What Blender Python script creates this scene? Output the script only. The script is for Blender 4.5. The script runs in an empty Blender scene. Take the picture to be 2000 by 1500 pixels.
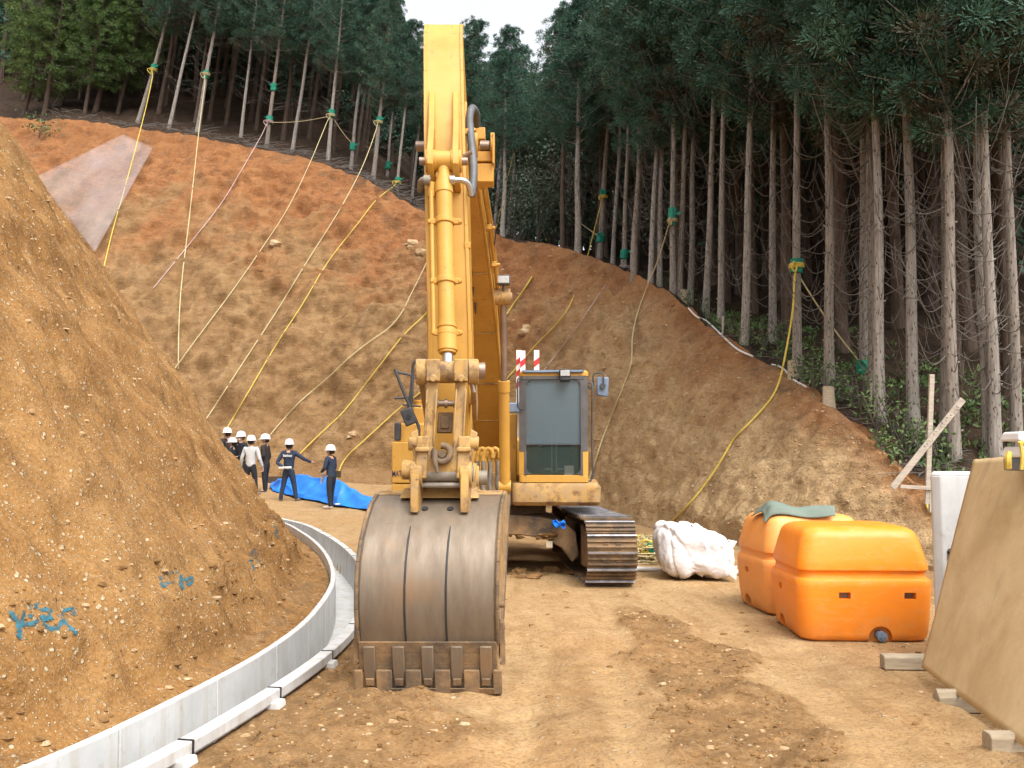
import bpy, math, random
import numpy as np
from mathutils import Vector, Matrix, Quaternion
from mathutils.bvhtree import BVHTree

S = bpy.context.scene
R = math.radians
COL = S.collection

# ------------------------------------------------------------------ camera
F_PX, PITCH, EYE = 1800.0, math.atan(135 / 1800.0), 1.7
cam = bpy.data.objects.new('camera', bpy.data.cameras.new('camera'))
COL.objects.link(cam)
cam.data.sensor_width = 36.0
cam.data.lens = 36.0 * F_PX / 2000.0
cam.data.clip_start, cam.data.clip_end = 0.05, 2000
cam.location = (0, 0, EYE)
cam.rotation_euler = (math.pi / 2 + PITCH, 0, 0)
S.camera = cam

# ------------------------------------------------------------------ sky, sun, exposure (overcast daylight)
SUN_EL, SUN_AZ = R(58), R(150)          # azimuth clockwise from +Y: behind the camera, to the right
w = bpy.data.worlds.new('World'); S.world = w; w.use_nodes = True
nt = w.node_tree; nt.nodes.clear()
sky = nt.nodes.new('ShaderNodeTexSky'); sky.sky_type = 'NISHITA'
sky.sun_disc = False; sky.sun_elevation = SUN_EL; sky.sun_rotation = SUN_AZ
sky.air_density = 1.0; sky.dust_density = 6.0; sky.ozone_density = 1.0
hs = nt.nodes.new('ShaderNodeHueSaturation'); hs.inputs['Saturation'].default_value = 0.16; hs.inputs['Value'].default_value = 2.85
bg = nt.nodes.new('ShaderNodeBackground'); bg.inputs['Strength'].default_value = 0.15
wo = nt.nodes.new('ShaderNodeOutputWorld')
nt.links.new(sky.outputs[0], hs.inputs['Color']); nt.links.new(hs.outputs[0], bg.inputs['Color'])
nt.links.new(bg.outputs[0], wo.inputs['Surface'])
sl = bpy.data.lights.new('sun', 'SUN'); sl.energy = 0.5; sl.angle = R(40); sl.color = (1, 0.96, 0.9)
so = bpy.data.objects.new('sun', sl); COL.objects.link(so)
sd = Vector((math.sin(SUN_AZ) * math.cos(SUN_EL), math.cos(SUN_AZ) * math.cos(SUN_EL), math.sin(SUN_EL)))
so.rotation_euler = sd.to_track_quat('Z', 'Y').to_euler(); so.location = (6, -10, 30)
S.view_settings.view_transform = 'Standard'; S.view_settings.look = 'None'
S.view_settings.gamma = 1.0; S.view_settings.use_curve_mapping = False
S.view_settings.exposure = -0.1
S.cycles.max_bounces = 6; S.cycles.diffuse_bounces = 3; S.cycles.transparent_max_bounces = 12
S.cycles.use_denoising = True

# ------------------------------------------------------------------ helpers
CT, ST = math.cos(PITCH), math.sin(PITCH)
def ray(px, py):
    """direction through a point of the photograph (2000 x 1500), scaled so that y = 1"""
    dx, dy = (px - 1000) / F_PX, (750 - py) / F_PX
    d = Vector((dx, CT - dy * ST, ST + dy * CT))
    return d / d.y
def P(px, py, Y):
    return Vector((0, 0, EYE)) + ray(px, py) * Y
def Zp(py, Y):
    return P(1000, py, Y).z

def hsh(ix, iy, iz, seed):
    h = (ix.astype(np.int64) * 374761393 + iy.astype(np.int64) * 668265263 + iz.astype(np.int64) * 2147483647 + seed * 974711) & 0xffffffff
    h = ((h ^ (h >> 13)) * 1274126177) & 0xffffffff
    h = ((h ^ (h >> 16)) * 2246822519) & 0xffffffff
    return ((h ^ (h >> 15)) & 0xffff) / 65535.0
def vnoise(x, y, z=None, seed=0):
    x, y = np.asarray(x, float), np.asarray(y, float)
    z = np.zeros_like(x) if z is None else np.asarray(z, float)
    xi, yi, zi = np.floor(x), np.floor(y), np.floor(z)
    fx, fy, fz = x - xi, y - yi, z - zi
    fx, fy, fz = (t * t * (3 - 2 * t) for t in (fx, fy, fz))
    r = 0
    for a in (0, 1):
        for b in (0, 1):
            for c in (0, 1):
                r = r + hsh(xi + a, yi + b, zi + c, seed) * np.where(a, fx, 1 - fx) * np.where(b, fy, 1 - fy) * np.where(c, fz, 1 - fz)
    return r * 2 - 1
def fbm(x, y, z=None, oct=4, seed=0, gain=0.5):
    r, a, f = 0, 1.0, 1.0
    for i in range(oct):
        r = r + a * vnoise(np.asarray(x) * f, np.asarray(y) * f, None if z is None else np.asarray(z) * f, seed + i * 17)
        a *= gain; f *= 2.03
    return r
def sstep(a, b, x):
    t = np.clip((np.asarray(x, float) - a) / (b - a), 0, 1)
    return t * t * (3 - 2 * t)

def link_mesh(name, verts, faces, mats, parent=None, midx=None, smooth=True, sharp=38, origin=None):
    me = bpy.data.meshes.new(name)
    if origin is not None:
        o_ = Vector(origin); verts = [Vector(v) - o_ for v in verts]
    me.from_pydata([tuple(v) for v in verts], [], faces)
    for m in (mats if isinstance(mats, (list, tuple)) else [mats]):
        me.materials.append(m)
    if midx is not None:
        me.polygons.foreach_set('material_index', midx)
    if smooth:
        me.polygons.foreach_set('use_smooth', [True] * len(me.polygons))
        if sharp: me.set_sharp_from_angle(angle=R(sharp))
    me.update()
    o = bpy.data.objects.new(name, me); COL.objects.link(o)
    if parent is not None: o.parent = parent
    return o

def tag(o, label=None, cat=None, group=None, kind=None):
    if label: o['label'] = label
    if cat: o['category'] = cat
    if group: o['group'] = group
    if kind: o['kind'] = kind
    return o
def empty(name, loc=(0, 0, 0)):
    o = bpy.data.objects.new(name, None); COL.objects.link(o); o.location = loc; o.empty_display_size = 0.2
    return o

class MB:
    """collects shapes, then becomes one mesh object"""
    def __init__(s): s.v, s.f, s.m, s.cur = [], [], [], 0
    def add(s, vs, fs):
        b = len(s.v); s.v += [Vector(v) for v in vs]
        for f in fs: s.f.append([b + i for i in f]); s.m.append(s.cur)
        return s
    def box(s, c, d, rot=None):
        hx, hy, hz = d[0] / 2, d[1] / 2, d[2] / 2
        vs = [Vector((x, y, z)) for z in (-hz, hz) for x, y in ((-hx, -hy), (hx, -hy), (hx, hy), (-hx, hy))]
        if rot is not None: vs = [rot @ v for v in vs]
        c = Vector(c)
        return s.add([c + v for v in vs], [(0, 3, 2, 1), (4, 5, 6, 7), (0, 1, 5, 4), (1, 2, 6, 5), (2, 3, 7, 6), (3, 0, 4, 7)])
    def hull(s, lo, hi):
        """prism between two matching rings of points"""
        n = len(lo)
        return s.add(list(lo) + list(hi), [tuple(range(n - 1, -1, -1)), tuple(range(n, 2 * n))] + [(i, (i + 1) % n, n + (i + 1) % n, n + i) for i in range(n)])
    def loft(s, rings, cap=True, closed=True):
        n = len(rings[0]); fs = []
        for k in range(len(rings) - 1):
            for i in range(n if closed else n - 1):
                j = (i + 1) % n
                fs.append((k * n + i, k * n + j, (k + 1) * n + j, (k + 1) * n + i))
        if cap and closed:
            fs.append(tuple(range(n - 1, -1, -1))); fs.append(tuple(range((len(rings) - 1) * n, len(rings) * n)))
        return s.add([p for r_ in rings for p in r_], fs)
    def tube(s, pts, r, n=8, cap=True):
        pts = [Vector(p) for p in pts]; k = len(pts)
        rr = r if isinstance(r, (list, tuple)) else [r] * k
        t0 = (pts[1] - pts[0]).normalized()
        u = t0.orthogonal().normalized(); rings = []
        for i in range(k):
            t = (pts[min(i + 1, k - 1)] - pts[max(i - 1, 0)])
            t = t.normalized() if t.length > 1e-9 else t0
            u = (u - t * u.dot(t))
            u = u.normalized() if u.length > 1e-6 else t.orthogonal().normalized()
            v = t.cross(u)
            rings.append([pts[i] + (u * math.cos(a) + v * math.sin(a)) * rr[i] for a in [2 * math.pi * j / n for j in range(n)]])
        return s.loft(rings, cap)
    def cyl(s, a, b, r, n=20, r2=None):
        return s.tube([a, b], [r, r if r2 is None else r2], n)
    def blob(s, c, rad, seed=0, amp=0.25, n=8, m=6):
        rnd = random.Random(seed); c = Vector(c); rings = []
        for i in range(1, m):
            th = math.pi * i / m
            rings.append([c + Vector((math.sin(th) * math.cos(2 * math.pi * j / n) * rad[0], math.sin(th) * math.sin(2 * math.pi * j / n) * rad[1], math.cos(th) * rad[2])) * (1 + rnd.uniform(-amp, amp)) if amp == 0 else
                          c + Vector((math.sin(th) * math.cos(2 * math.pi * j / n) * rad[0], math.sin(th) * math.sin(2 * math.pi * j / n) * rad[1], math.cos(th) * rad[2])) * (1 + rnd.uniform(-amp, amp)) for j in range(n)])
        top, bot = c + Vector((0, 0, rad[2])), c - Vector((0, 0, rad[2]))
        vs = [p for r_ in rings for p in r_] + [top, bot]; fs = []
        for k in range(m - 2):
            for i in range(n):
                j = (i + 1) % n; fs.append((k * n + i, (k + 1) * n + i, (k + 1) * n + j, k * n + j))
        T, B = len(vs) - 2, len(vs) - 1
        for i in range(n):
            j = (i + 1) % n; fs.append((T, i, j)); fs.append((B, (m - 2) * n + j, (m - 2) * n + i))
        return s.add(vs, fs)
    def build(s, name, mats, parent=None, origin=None, smooth=True, sharp=38, bevel=0):
        o = link_mesh(name, s.v, s.f, mats, parent, s.m, smooth, sharp, origin)
        if bevel:
            b = o.modifiers.new('edge', 'BEVEL'); b.width = bevel; b.segments = 2; b.limit_method = 'ANGLE'; b.angle_limit = R(38)
            b.harden_normals = False
        return o

def polyline(pts, step):
    """resample a smooth (Catmull-Rom) curve through points"""
    p = [Vector(q) for q in pts]; out = []
    for i in range(len(p) - 1):
        a, b, c, d = p[max(i - 1, 0)], p[i], p[i + 1], p[min(i + 2, len(p) - 1)]
        n = max(1, int(math.ceil((c - b).length / step)))
        for k in range(n):
            t = k / n
            out.append(0.5 * ((2 * b) + (c - a) * t + (2 * a - 5 * b + 4 * c - d) * t * t + (3 * b - a - 3 * c + d) * t ** 3))
    out.append(p[-1]); return out

# ------------------------------------------------------------------ material helpers
class N:
    """small wrapper round a material's node tree"""
    def __init__(s, name):
        s.m = bpy.data.materials.new(name); s.m.use_nodes = True; s.t = s.m.node_tree
        s.b = s.t.nodes['Principled BSDF']; s.co = None
    def node(s, typ, **kw):
        n = s.t.nodes.new(typ)
        for k, v in kw.items(): setattr(n, k, v)
        return n
    def lk(s, a, b): s.t.links.new(a, b)
    def obj(s, scale=None):
        tc = s.node('ShaderNodeTexCoord')
        if scale is None: return tc.outputs['Object']
        mp = s.node('ShaderNodeMapping'); mp.inputs['Scale'].default_value = scale
        s.lk(tc.outputs['Object'], mp.inputs['Vector']); return mp.outputs[0]
    def noise(s, scale, detail=4, rough=0.55, vec=None, dist=0.0):
        n = s.node('ShaderNodeTexNoise'); n.inputs['Scale'].default_value = scale
        n.inputs['Detail'].default_value = detail; n.inputs['Roughness'].default_value = rough; n.inputs['Distortion'].default_value = dist
        s.lk(vec if vec is not None else s.obj(), n.inputs['Vector']); return n.outputs['Fac']
    def voro(s, scale, vec=None, feature='F1', out='Distance'):
        n = s.node('ShaderNodeTexVoronoi', feature=feature); n.inputs['Scale'].default_value = scale
        s.lk(vec if vec is not None else s.obj(), n.inputs['Vector']); return n.outputs[out]
    def ramp(s, fac, stops, interp='LINEAR'):
        n = s.node('ShaderNodeValToRGB'); n.color_ramp.interpolation = interp; e = n.color_ramp.elements
        while len(e) < len(stops): e.new(0.5)
        for k, (p, c) in enumerate(stops):
            e[k].position = p; e[k].color = (c, c, c, 1) if isinstance(c, (int, float)) else (*c, 1)
        s.lk(fac, n.inputs[0]); return n.outputs[0]
    def mix(s, fac, a, b, mode='MIX'):
        n = s.node('ShaderNodeMix', data_type='RGBA', blend_type=mode)
        for sock, v in ((n.inputs[0], fac), (n.inputs[6], a), (n.inputs[7], b)):
            if isinstance(v, (int, float)): sock.default_value = v
            elif isinstance(v, (tuple, list)): sock.default_value = (*v, 1)
            else: s.lk(v, sock)
        return n.outputs[2]
    def math(s, op, a, b=0.0, clamp=False):
        n = s.node('ShaderNodeMath', operation=op, use_clamp=clamp)
        for sock, v in ((n.inputs[0], a), (n.inputs[1], b)):
            if isinstance(v, (int, float)): sock.default_value = v
            else: s.lk(v, sock)
        return n.outputs[0]
    def attr(s, name):
        return s.node('ShaderNodeAttribute', attribute_name=name).outputs['Fac']
    def bump(s, h, strength=0.5, dist=0.02, prev=None):
        n = s.node('ShaderNodeBump'); n.inputs['Strength'].default_value = strength; n.inputs['Distance'].default_value = dist
        s.lk(h, n.inputs['Height'])
        if prev is not None: s.lk(prev, n.inputs['Normal'])
        s.lk(n.outputs[0], s.b.inputs['Normal']); return n.outputs[0]
    def set(s, color=None, rough=None, metal=None, spec=None, **kw):
        for k, v in (('Base Color', color), ('Roughness', rough), ('Metallic', metal), ('Specular IOR Level', spec), *kw.items()):
            if v is None: continue
            if isinstance(v, (int, float)): s.b.inputs[k].default_value = v
            elif isinstance(v, (tuple, list)): s.b.inputs[k].default_value = (*v, 1)[:4]
            else: s.lk(v, s.b.inputs[k])
        return s
def plain(name, color, rough=0.6, metal=0.0, var=0.25, scale=6.0, bump=0.0, spec=0.4):
    """one colour with gentle unevenness"""
    n = N(name); f = n.noise(scale, 5, 0.6)
    dark = tuple(c * (1 - var) for c in color); light = tuple(min(1, c * (1 + var)) for c in color)
    n.set(n.ramp(f, [(0.3, dark), (0.7, light)]), rough, metal, spec)
    if bump: n.bump(n.noise(scale * 8, 4, 0.6), bump, 0.01)
    return n.m
# ------------------------------------------------------------------ materials of the ground and the slopes
def soil(name, kind):
    n = N(name); co = n.obj()
    dm = n.node('ShaderNodeMapping'); dm.inputs['Rotation'].default_value = (0, R(-35), 0); dm.inputs['Scale'].default_value = (0.45, 0.45, 1.7); n.lk(co, dm.inputs['Vector'])
    big = n.noise(0.35, 4, 0.6, co); mid = n.noise(2.2, 6, 0.65, co); fine = n.noise(14, 6, 0.7, co)
    peb = n.voro(22, co); pebc = n.voro(22, co, out='Color'); peb2 = n.voro(55, co); pebc2 = n.voro(55, co, out='Color')
    sep = n.node('ShaderNodeSeparateColor'); n.lk(pebc, sep.inputs[0])
    sep2 = n.node('ShaderNodeSeparateColor'); n.lk(pebc2, sep2.inputs[0])
    if kind == 'mound':
        c = n.ramp(mid, [(0.25, (0.13, 0.06, 0.018)), (0.48, (0.26, 0.128, 0.038)), (0.75, (0.37, 0.205, 0.075))])
        c = n.mix(n.ramp(big, [(0.4, 0.0), (0.65, 0.5)]), c, (0.32, 0.185, 0.072))
        pcol = (0.58, 0.46, 0.30); th, th2 = 0.86, 0.78
    elif kind == 'slope':
        v = n.attr('height_share'); sh = n.attr('side_share')
        streak = n.noise(1.3, 6, 0.65, n.obj((1.0, 0.25, 0.55)), 0.6)
        low = n.ramp(streak, [(0.2, (0.14, 0.078, 0.034)), (0.5, (0.275, 0.157, 0.066)), (0.8, (0.39, 0.255, 0.125))])
        high = n.ramp(streak, [(0.2, (0.16, 0.068, 0.028)), (0.5, (0.29, 0.115, 0.04)), (0.8, (0.36, 0.17, 0.066))])
        tan = n.ramp(mid, [(0.3, (0.38, 0.245, 0.115)), (0.7, (0.56, 0.39, 0.21))])
        k = n.math('ADD', v, n.math('MULTIPLY', n.math('SUBTRACT', big, 0.5), 1.1))
        c = n.mix(n.ramp(k, [(0.42, 0.0), (0.72, 1.0)]), low, high)
        tt = n.math('MULTIPLY', n.ramp(sh, [(0.1, 0.0), (0.42, 1.0)]), n.ramp(k, [(0.55, 1.0), (0.95, 0.15)]))
        c = n.mix(tt, c, tan)
        c = n.mix(n.math('MULTIPLY', n.ramp(n.noise(0.8, 5, 0.6, n.obj((1, 0.3, 0.6)), 1.0), [(0.55, 0.0), (0.68, 0.75)]), n.ramp(v, [(0.3, 0.3), (0.9, 1.0)])), c, (0.14, 0.075, 0.04))
        pcol = (0.44, 0.33, 0.21); th, th2 = 0.86, 0.86
    elif kind == 'road':
        lo = n.attr('loose')
        pack = n.ramp(mid, [(0.3, (0.35, 0.22, 0.10)), (0.7, (0.48, 0.33, 0.17))])
        loose = n.ramp(n.noise(5, 6, 0.7, co), [(0.3, (0.12, 0.068, 0.028)), (0.55, (0.24, 0.14, 0.06)), (0.75, (0.34, 0.21, 0.10))])
        f = n.math('ADD', lo, n.math('MULTIPLY', n.math('SUBTRACT', n.noise(3.5, 6, 0.7, co), 0.5), 1.3))
        f = n.ramp(f, [(0.2, 0.0), (0.85, 1.0)])
        rut = n.noise(2.4, 5, 0.6, n.obj((2.6, 0.28, 1)), 0.4); pack = n.mix(n.ramp(rut, [(0.5, 0.0), (0.64, 0.75)]), pack, (0.33, 0.20, 0.088))
        c = n.mix(f, pack, loose)
        tyre = n.node('ShaderNodeTexWave', wave_type='BANDS', bands_direction='DIAGONAL'); tyre.inputs['Scale'].default_value = 5.5
        tyre.inputs['Distortion'].default_value = 5; tyre.inputs['Detail'].default_value = 3; n.lk(n.obj((1, 0.45, 1)), tyre.inputs['Vector'])
        c = n.mix(n.math('MULTIPLY', n.ramp(tyre.outputs['Fac'], [(0.3, 0.35), (0.6, 0.0)]), n.ramp(n.noise(1.1, 3, 0.5, co), [(0.42, 0.0), (0.6, 0.8)])), c, (0.36, 0.22, 0.10))
        c = n.mix(n.ramp(big, [(0.42, 0.0), (0.68, 0.4)]), c, (0.40, 0.215, 0.085))
        pcol = (0.48, 0.37, 0.24); th, th2 = 0.965, 0.93
    else:  # forest floor
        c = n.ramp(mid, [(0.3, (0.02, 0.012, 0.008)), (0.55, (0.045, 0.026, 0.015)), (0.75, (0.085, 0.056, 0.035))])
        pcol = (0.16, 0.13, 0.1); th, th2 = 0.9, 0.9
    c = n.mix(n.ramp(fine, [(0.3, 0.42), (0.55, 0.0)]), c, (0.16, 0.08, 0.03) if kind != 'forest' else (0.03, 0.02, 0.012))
    m1 = n.math('MULTIPLY', n.ramp(peb, [(0.28, 1.0), (0.42, 0.0)]), n.ramp(sep.outputs[0], [(th, 0.0), (th + 0.02, 1.0)]))
    m2 = n.math('MULTIPLY', n.ramp(peb2, [(0.3, 1.0), (0.45, 0.0)]), n.ramp(sep2.outputs[0], [(th2, 0.0), (th2 + 0.02, 1.0)]))
    pm = n.math('MAXIMUM', m1, m2)
    c = n.mix(n.math('MULTIPLY', pm, 0.85), c, n.mix(sep.outputs[1], tuple(x * 0.7 for x in pcol), pcol))
    n.set(c, 0.95, 0, 0.15)
    grit = n.noise(38, 4, 0.75, co)
    c = n.mix(n.ramp(grit, [(0.34, 0.5), (0.5, 0.0)]), c, (0.10, 0.05, 0.02) if kind != 'forest' else (0.02, 0.015, 0.01)); c = n.mix(n.ramp(grit, [(0.56, 0.0), (0.74, 0.4 if kind == 'mound' else 0.25)]), c, pcol); n.set(c)
    h = n.math('ADD', n.math('ADD', n.math('MULTIPLY', fine, 0.6), n.math('MULTIPLY', pm, 0.35)), n.math('MULTIPLY', grit, 0.3))
    if kind == 'slope':
        crag = n.noise(4.2, 7, 0.74, dm.outputs[0], 0.7); c = n.mix(n.ramp(crag, [(0.32, 0.6), (0.46, 0.0)]), c, (0.085, 0.048, 0.025)); c = n.mix(n.ramp(crag, [(0.55, 0.0), (0.75, 0.45)]), c, (0.42, 0.29, 0.17)); n.set(c)
        b1 = n.bump(n.math('ADD', mid, n.math('MULTIPLY', crag, 0.7)), 0.7, 0.22)
    else: b1 = n.bump(mid, 0.35, 0.12)
    n.bump(h, 0.9, 0.035, b1)
    return n.m
M = {}
M['mound'] = soil('ochre_gravelly_soil', 'mound')
M['slope'] = soil('cut_slope_soil', 'slope')
M['road'] = soil('packed_earth', 'road')
M['forest_floor'] = soil('leaf_litter', 'forest')
def stone_mat():
    n = N('pale_stone'); oi = n.node('ShaderNodeObjectInfo')
    n.set(n.ramp(n.noise(3.1, 5, 0.7), [(0.3, (0.22, 0.13, 0.06)), (0.5, (0.38, 0.25, 0.13)), (0.7, (0.52, 0.41, 0.27))]), 0.9, 0, 0.2)
    n.bump(n.noise(30, 4, 0.6), 0.5, 0.01); return n.m
M['stone'] = stone_mat()
M['clod'] = plain('earth_clod', (0.205, 0.115, 0.047), 0.95, 0, 0.35, 5, 0.5, 0.1)
def concrete_mat():
    n = N('pale_concrete'); s1 = n.noise(3, 6, 0.65); s2 = n.noise(1.2, 4, 0.6, n.obj((6, 6, 0.6)))
    c = n.ramp(s1, [(0.3, (0.46, 0.46, 0.45)), (0.7, (0.585, 0.585, 0.575))])
    c = n.mix(n.ramp(s2, [(0.48, 0.0), (0.75, 0.55)]), c, (0.36, 0.29, 0.19)); c = n.mix(n.ramp(n.noise(9, 6, 0.7), [(0.58, 0.0), (0.72, 0.5)]), c, (0.33, 0.27, 0.19))
    n.set(c, 0.85, 0, 0.25); n.bump(n.noise(60, 3, 0.6), 0.25, 0.004); return n.m
M['concrete'] = concrete_mat()
# paint and metals of the excavator
def paint_mat(name, base, grime=0.5, chips=0.5, rough=0.42, mud=False):
    n = N(name); co = n.obj()
    g = n.noise(1.7, 6, 0.68, co); st = n.noise(4, 5, 0.6, n.obj((5, 5, 0.35)))
    c = n.mix(n.ramp(g, [(0.4, 0.0), (0.8, grime)]), base, tuple(x * y for x, y in zip(base, (0.55, 0.48, 0.5))))
    c = n.mix(n.ramp(st, [(0.55, 0.0), (0.85, grime * 1.2)]), c, (0.30, 0.19, 0.09))
    ch = n.math('MULTIPLY', n.ramp(n.noise(16, 5, 0.7, co), [(0.60, 0.0), (0.64, 1.0)]), n.ramp(n.noise(1.3, 2, 0.5, co), [(0.46, 0.0), (0.6, 1.0)]))
    c = n.mix(n.math('MULTIPLY', ch, chips), c, (0.10, 0.052, 0.03))
    if mud:
        c = n.mix(n.ramp(n.noise(5, 6, 0.7, co), [(0.40, 0.0), (0.6, 0.75)]), c, (0.31, 0.21, 0.115)); c = n.mix(n.ramp(n.noise(7, 5, 0.7, co), [(0.5, 0.0), (0.66, 0.85)]), c, (0.125, 0.068, 0.035))
    n.set(c, n.ramp(g, [(0.3, rough), (0.7, rough + 0.25)]), 0, 0.45); n.bump(n.noise(9, 4, 0.5, co), 0.06, 0.02)
    return n.m
YEL = (0.54, 0.287, 0.046)
M['yellow'] = paint_mat('yellow_paint', YEL)
M['yellow_worn'] = paint_mat('worn_yellow_paint', (0.50, 0.30, 0.085), 1.0, 1.0, 0.65, True)
def worn_steel():
    n = N('scoured_steel'); co = n.obj()
    st = n.noise(5, 6, 0.6, n.obj((2.0, 0.8, 0.5))); st2 = n.noise(22, 4, 0.7, n.obj((6, 1, 0.3))); g = n.noise(1.6, 5, 0.65, co)
    c = n.ramp(st, [(0.2, (0.135, 0.10, 0.07)), (0.5, (0.18, 0.14, 0.10)), (0.8, (0.235, 0.19, 0.142))])
    c = n.mix(n.ramp(st2, [(0.5, 0.0), (0.8, 0.3)]), c, (0.30, 0.24, 0.18)); sc = n.noise(3, 5, 0.7, n.obj((0.5, 1, 7)), 0.5); c = n.mix(n.ramp(sc, [(0.62, 0.0), (0.7, 0.6)]), c, (0.10, 0.07, 0.045))
    c = n.mix(n.ramp(g, [(0.48, 0.0), (0.68, 0.7)]), c, (0.25, 0.15, 0.075))
    n.set(c, n.ramp(st, [(0.3, 0.6), (0.7, 0.42)]), 0.35, 0.4); n.bump(st2, 0.12, 0.006); return n.m
M['steel'] = worn_steel()
def muddy_steel():
    n = N('muddy_steel'); co = n.obj(); g = n.noise(2.5, 6, 0.68, co); f = n.noise(11, 5, 0.7, co)
    c = n.ramp(g, [(0.35, (0.085, 0.068, 0.055)), (0.5, (0.17, 0.115, 0.068)), (0.68, (0.33, 0.20, 0.095))])
    c = n.mix(n.ramp(f, [(0.5, 0.0), (0.7, 0.6)]), c, (0.30, 0.185, 0.09))
    n.set(c, 0.8, 0.15, 0.3); n.bump(f, 0.5, 0.02); return n.m
M['muddy'] = muddy_steel()
M['grouser'] = plain('scuffed_track_steel', (0.30, 0.295, 0.31), 0.45, 0.6, 0.35, 10)
M['bright_steel'] = plain('bright_steel', (0.55, 0.55, 0.56), 0.25, 0.9, 0.15, 8)
M['rod'] = plain('dull_rod_steel', (0.30, 0.22, 0.17), 0.4, 0.6, 0.25, 6)
M['dark'] = plain('dark_grey_paint', (0.055, 0.056, 0.06), 0.5, 0.1, 0.3, 7)
M['charcoal'] = plain('charcoal_frame', (0.085, 0.08, 0.078), 0.6, 0.0, 0.3, 4)
M['black'] = plain('black_rubber', (0.022, 0.022, 0.023), 0.6, 0, 0.3, 9)
M['blue_grey'] = plain('blue_grey_plastic', (0.14, 0.18, 0.24), 0.45, 0, 0.2, 5)
M['hose'] = plain('grey_hose', (0.11, 0.115, 0.12), 0.5, 0, 0.25, 9)
M['dusty_pipe'] = plain('dusty_grey_pipe', (0.25, 0.22, 0.18), 0.65, 0.3, 0.3, 9)
def glass_mat():
    n = N('tinted_glass'); n.set((0.115, 0.155, 0.175), 0.05, 0, 0.6, Alpha=0.72); return n.m
M['glass'] = glass_mat()
def glass2():
    n = N('clear_glass'); n.set((0.05, 0.075, 0.065), 0.04, 0, 0.5, Alpha=0.42); return n.m
M['glass_low'] = glass2()
M['lens'] = plain('lamp_lens', (0.42, 0.42, 0.40), 0.15, 0.1, 0.15, 20)
M['red'] = plain('red_band', (0.55, 0.03, 0.03), 0.5, 0, 0.1)
M['white'] = plain('white_paint', (0.78, 0.78, 0.77), 0.5, 0, 0.06)
M['ink'] = plain('dark_lettering', (0.03, 0.02, 0.07), 0.5, 0, 0.2)
M['tan_label'] = plain('faded_plate', (0.5, 0.42, 0.31), 0.6, 0, 0.15)
# plastics, cloth, rope
def barrier_mat(name, base, fade):
    n = N(name); co = n.obj(); g = n.noise(1.8, 5, 0.6, co); sc = n.noise(6, 6, 0.75, n.obj((1, 1, 2.5)))
    c = n.ramp(g, [(0.3, base), (0.72, tuple(min(1, x * 1.12 + 0.01) for x in base))])
    c = n.mix(n.ramp(sc, [(0.5, 0.0), (0.75, fade)]), c, (0.70, 0.36, 0.14)); wt = n.noise(4, 6, 0.75, n.obj((0.6, 0.6, 6)), 0.4); c = n.mix(n.ramp(wt, [(0.62, 0.0), (0.72, 0.45)]), c, (0.70, 0.50, 0.36))
    gm = n.node('ShaderNodeSeparateXYZ'); n.lk(co, gm.inputs[0])
    c = n.mix(n.math('MULTIPLY', n.ramp(gm.outputs[2], [(0.0, 0.9), (0.35, 0.0)]), n.ramp(n.noise(4, 5, 0.6, co), [(0.35, 0.1), (0.65, 0.8)])), c, (0.42, 0.19, 0.06))
    n.set(c, 0.42, 0, 0.4, **{'Subsurface Weight': 0.0}); n.bump(n.noise(3, 3, 0.5, co), 0.05, 0.03); return n.m
M['orange'] = barrier_mat('orange_plastic', (0.84, 0.24, 0.012), 0.55)
M['orange_faded'] = barrier_mat('sun_faded_orange_plastic', (0.76, 0.30, 0.07), 0.9)
def cloth(name, col, var, rough=0.8, scale=3, sheen=0.0, bump=0.3):
    n = N(name); f = n.noise(scale, 5, 0.6)
    n.set(n.ramp(f, [(0.3, tuple(x * (1 - var) for x in col)), (0.7, tuple(min(1, x * (1 + var)) for x in col))]), rough, 0, 0.35)
    n.bump(n.noise(scale * 4, 4, 0.6, None, 1.0), bump, 0.03); return n.m
M['tarp'] = cloth('blue_tarpaulin', (0.02, 0.20, 0.72), 0.25, 0.42)
M['sack'] = cloth('white_woven_sack', (0.64, 0.595, 0.575), 0.08, 0.55, 2.5, 0, 0.55)
M['grey_cloth'] = cloth('grey_green_canvas', (0.15, 0.19, 0.155), 0.2)
M['green_cloth'] = cloth('green_cloth', (0.01, 0.20, 0.125), 0.35, 0.7, 12)
M['rope'] = plain('yellow_rope', (0.56, 0.41, 0.07), 0.75, 0, 0.2, 20)
M['rope_pale'] = plain('weathered_rope', (0.46, 0.38, 0.20), 0.8, 0, 0.2, 20)
M['rope_lilac'] = plain('faded_lilac_cord', (0.42, 0.30, 0.27), 0.8, 0, 0.2, 20)
M['hose_white'] = plain('pale_hose', (0.60, 0.57, 0.53), 0.6, 0, 0.15, 10)
def timber(name, col):
    n = N(name); g = n.noise(3, 6, 0.65, n.obj((1.5, 14, 14)))
    n.set(n.ramp(g, [(0.3, tuple(x * 0.6 for x in col)), (0.65, col)]), 0.85, 0, 0.2); n.bump(g, 0.3, 0.01); return n.m
M['timber'] = timber('weathered_timber', (0.42, 0.34, 0.235))
M['stake'] = timber('grey_stake_timber', (0.46, 0.40, 0.33))
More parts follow.
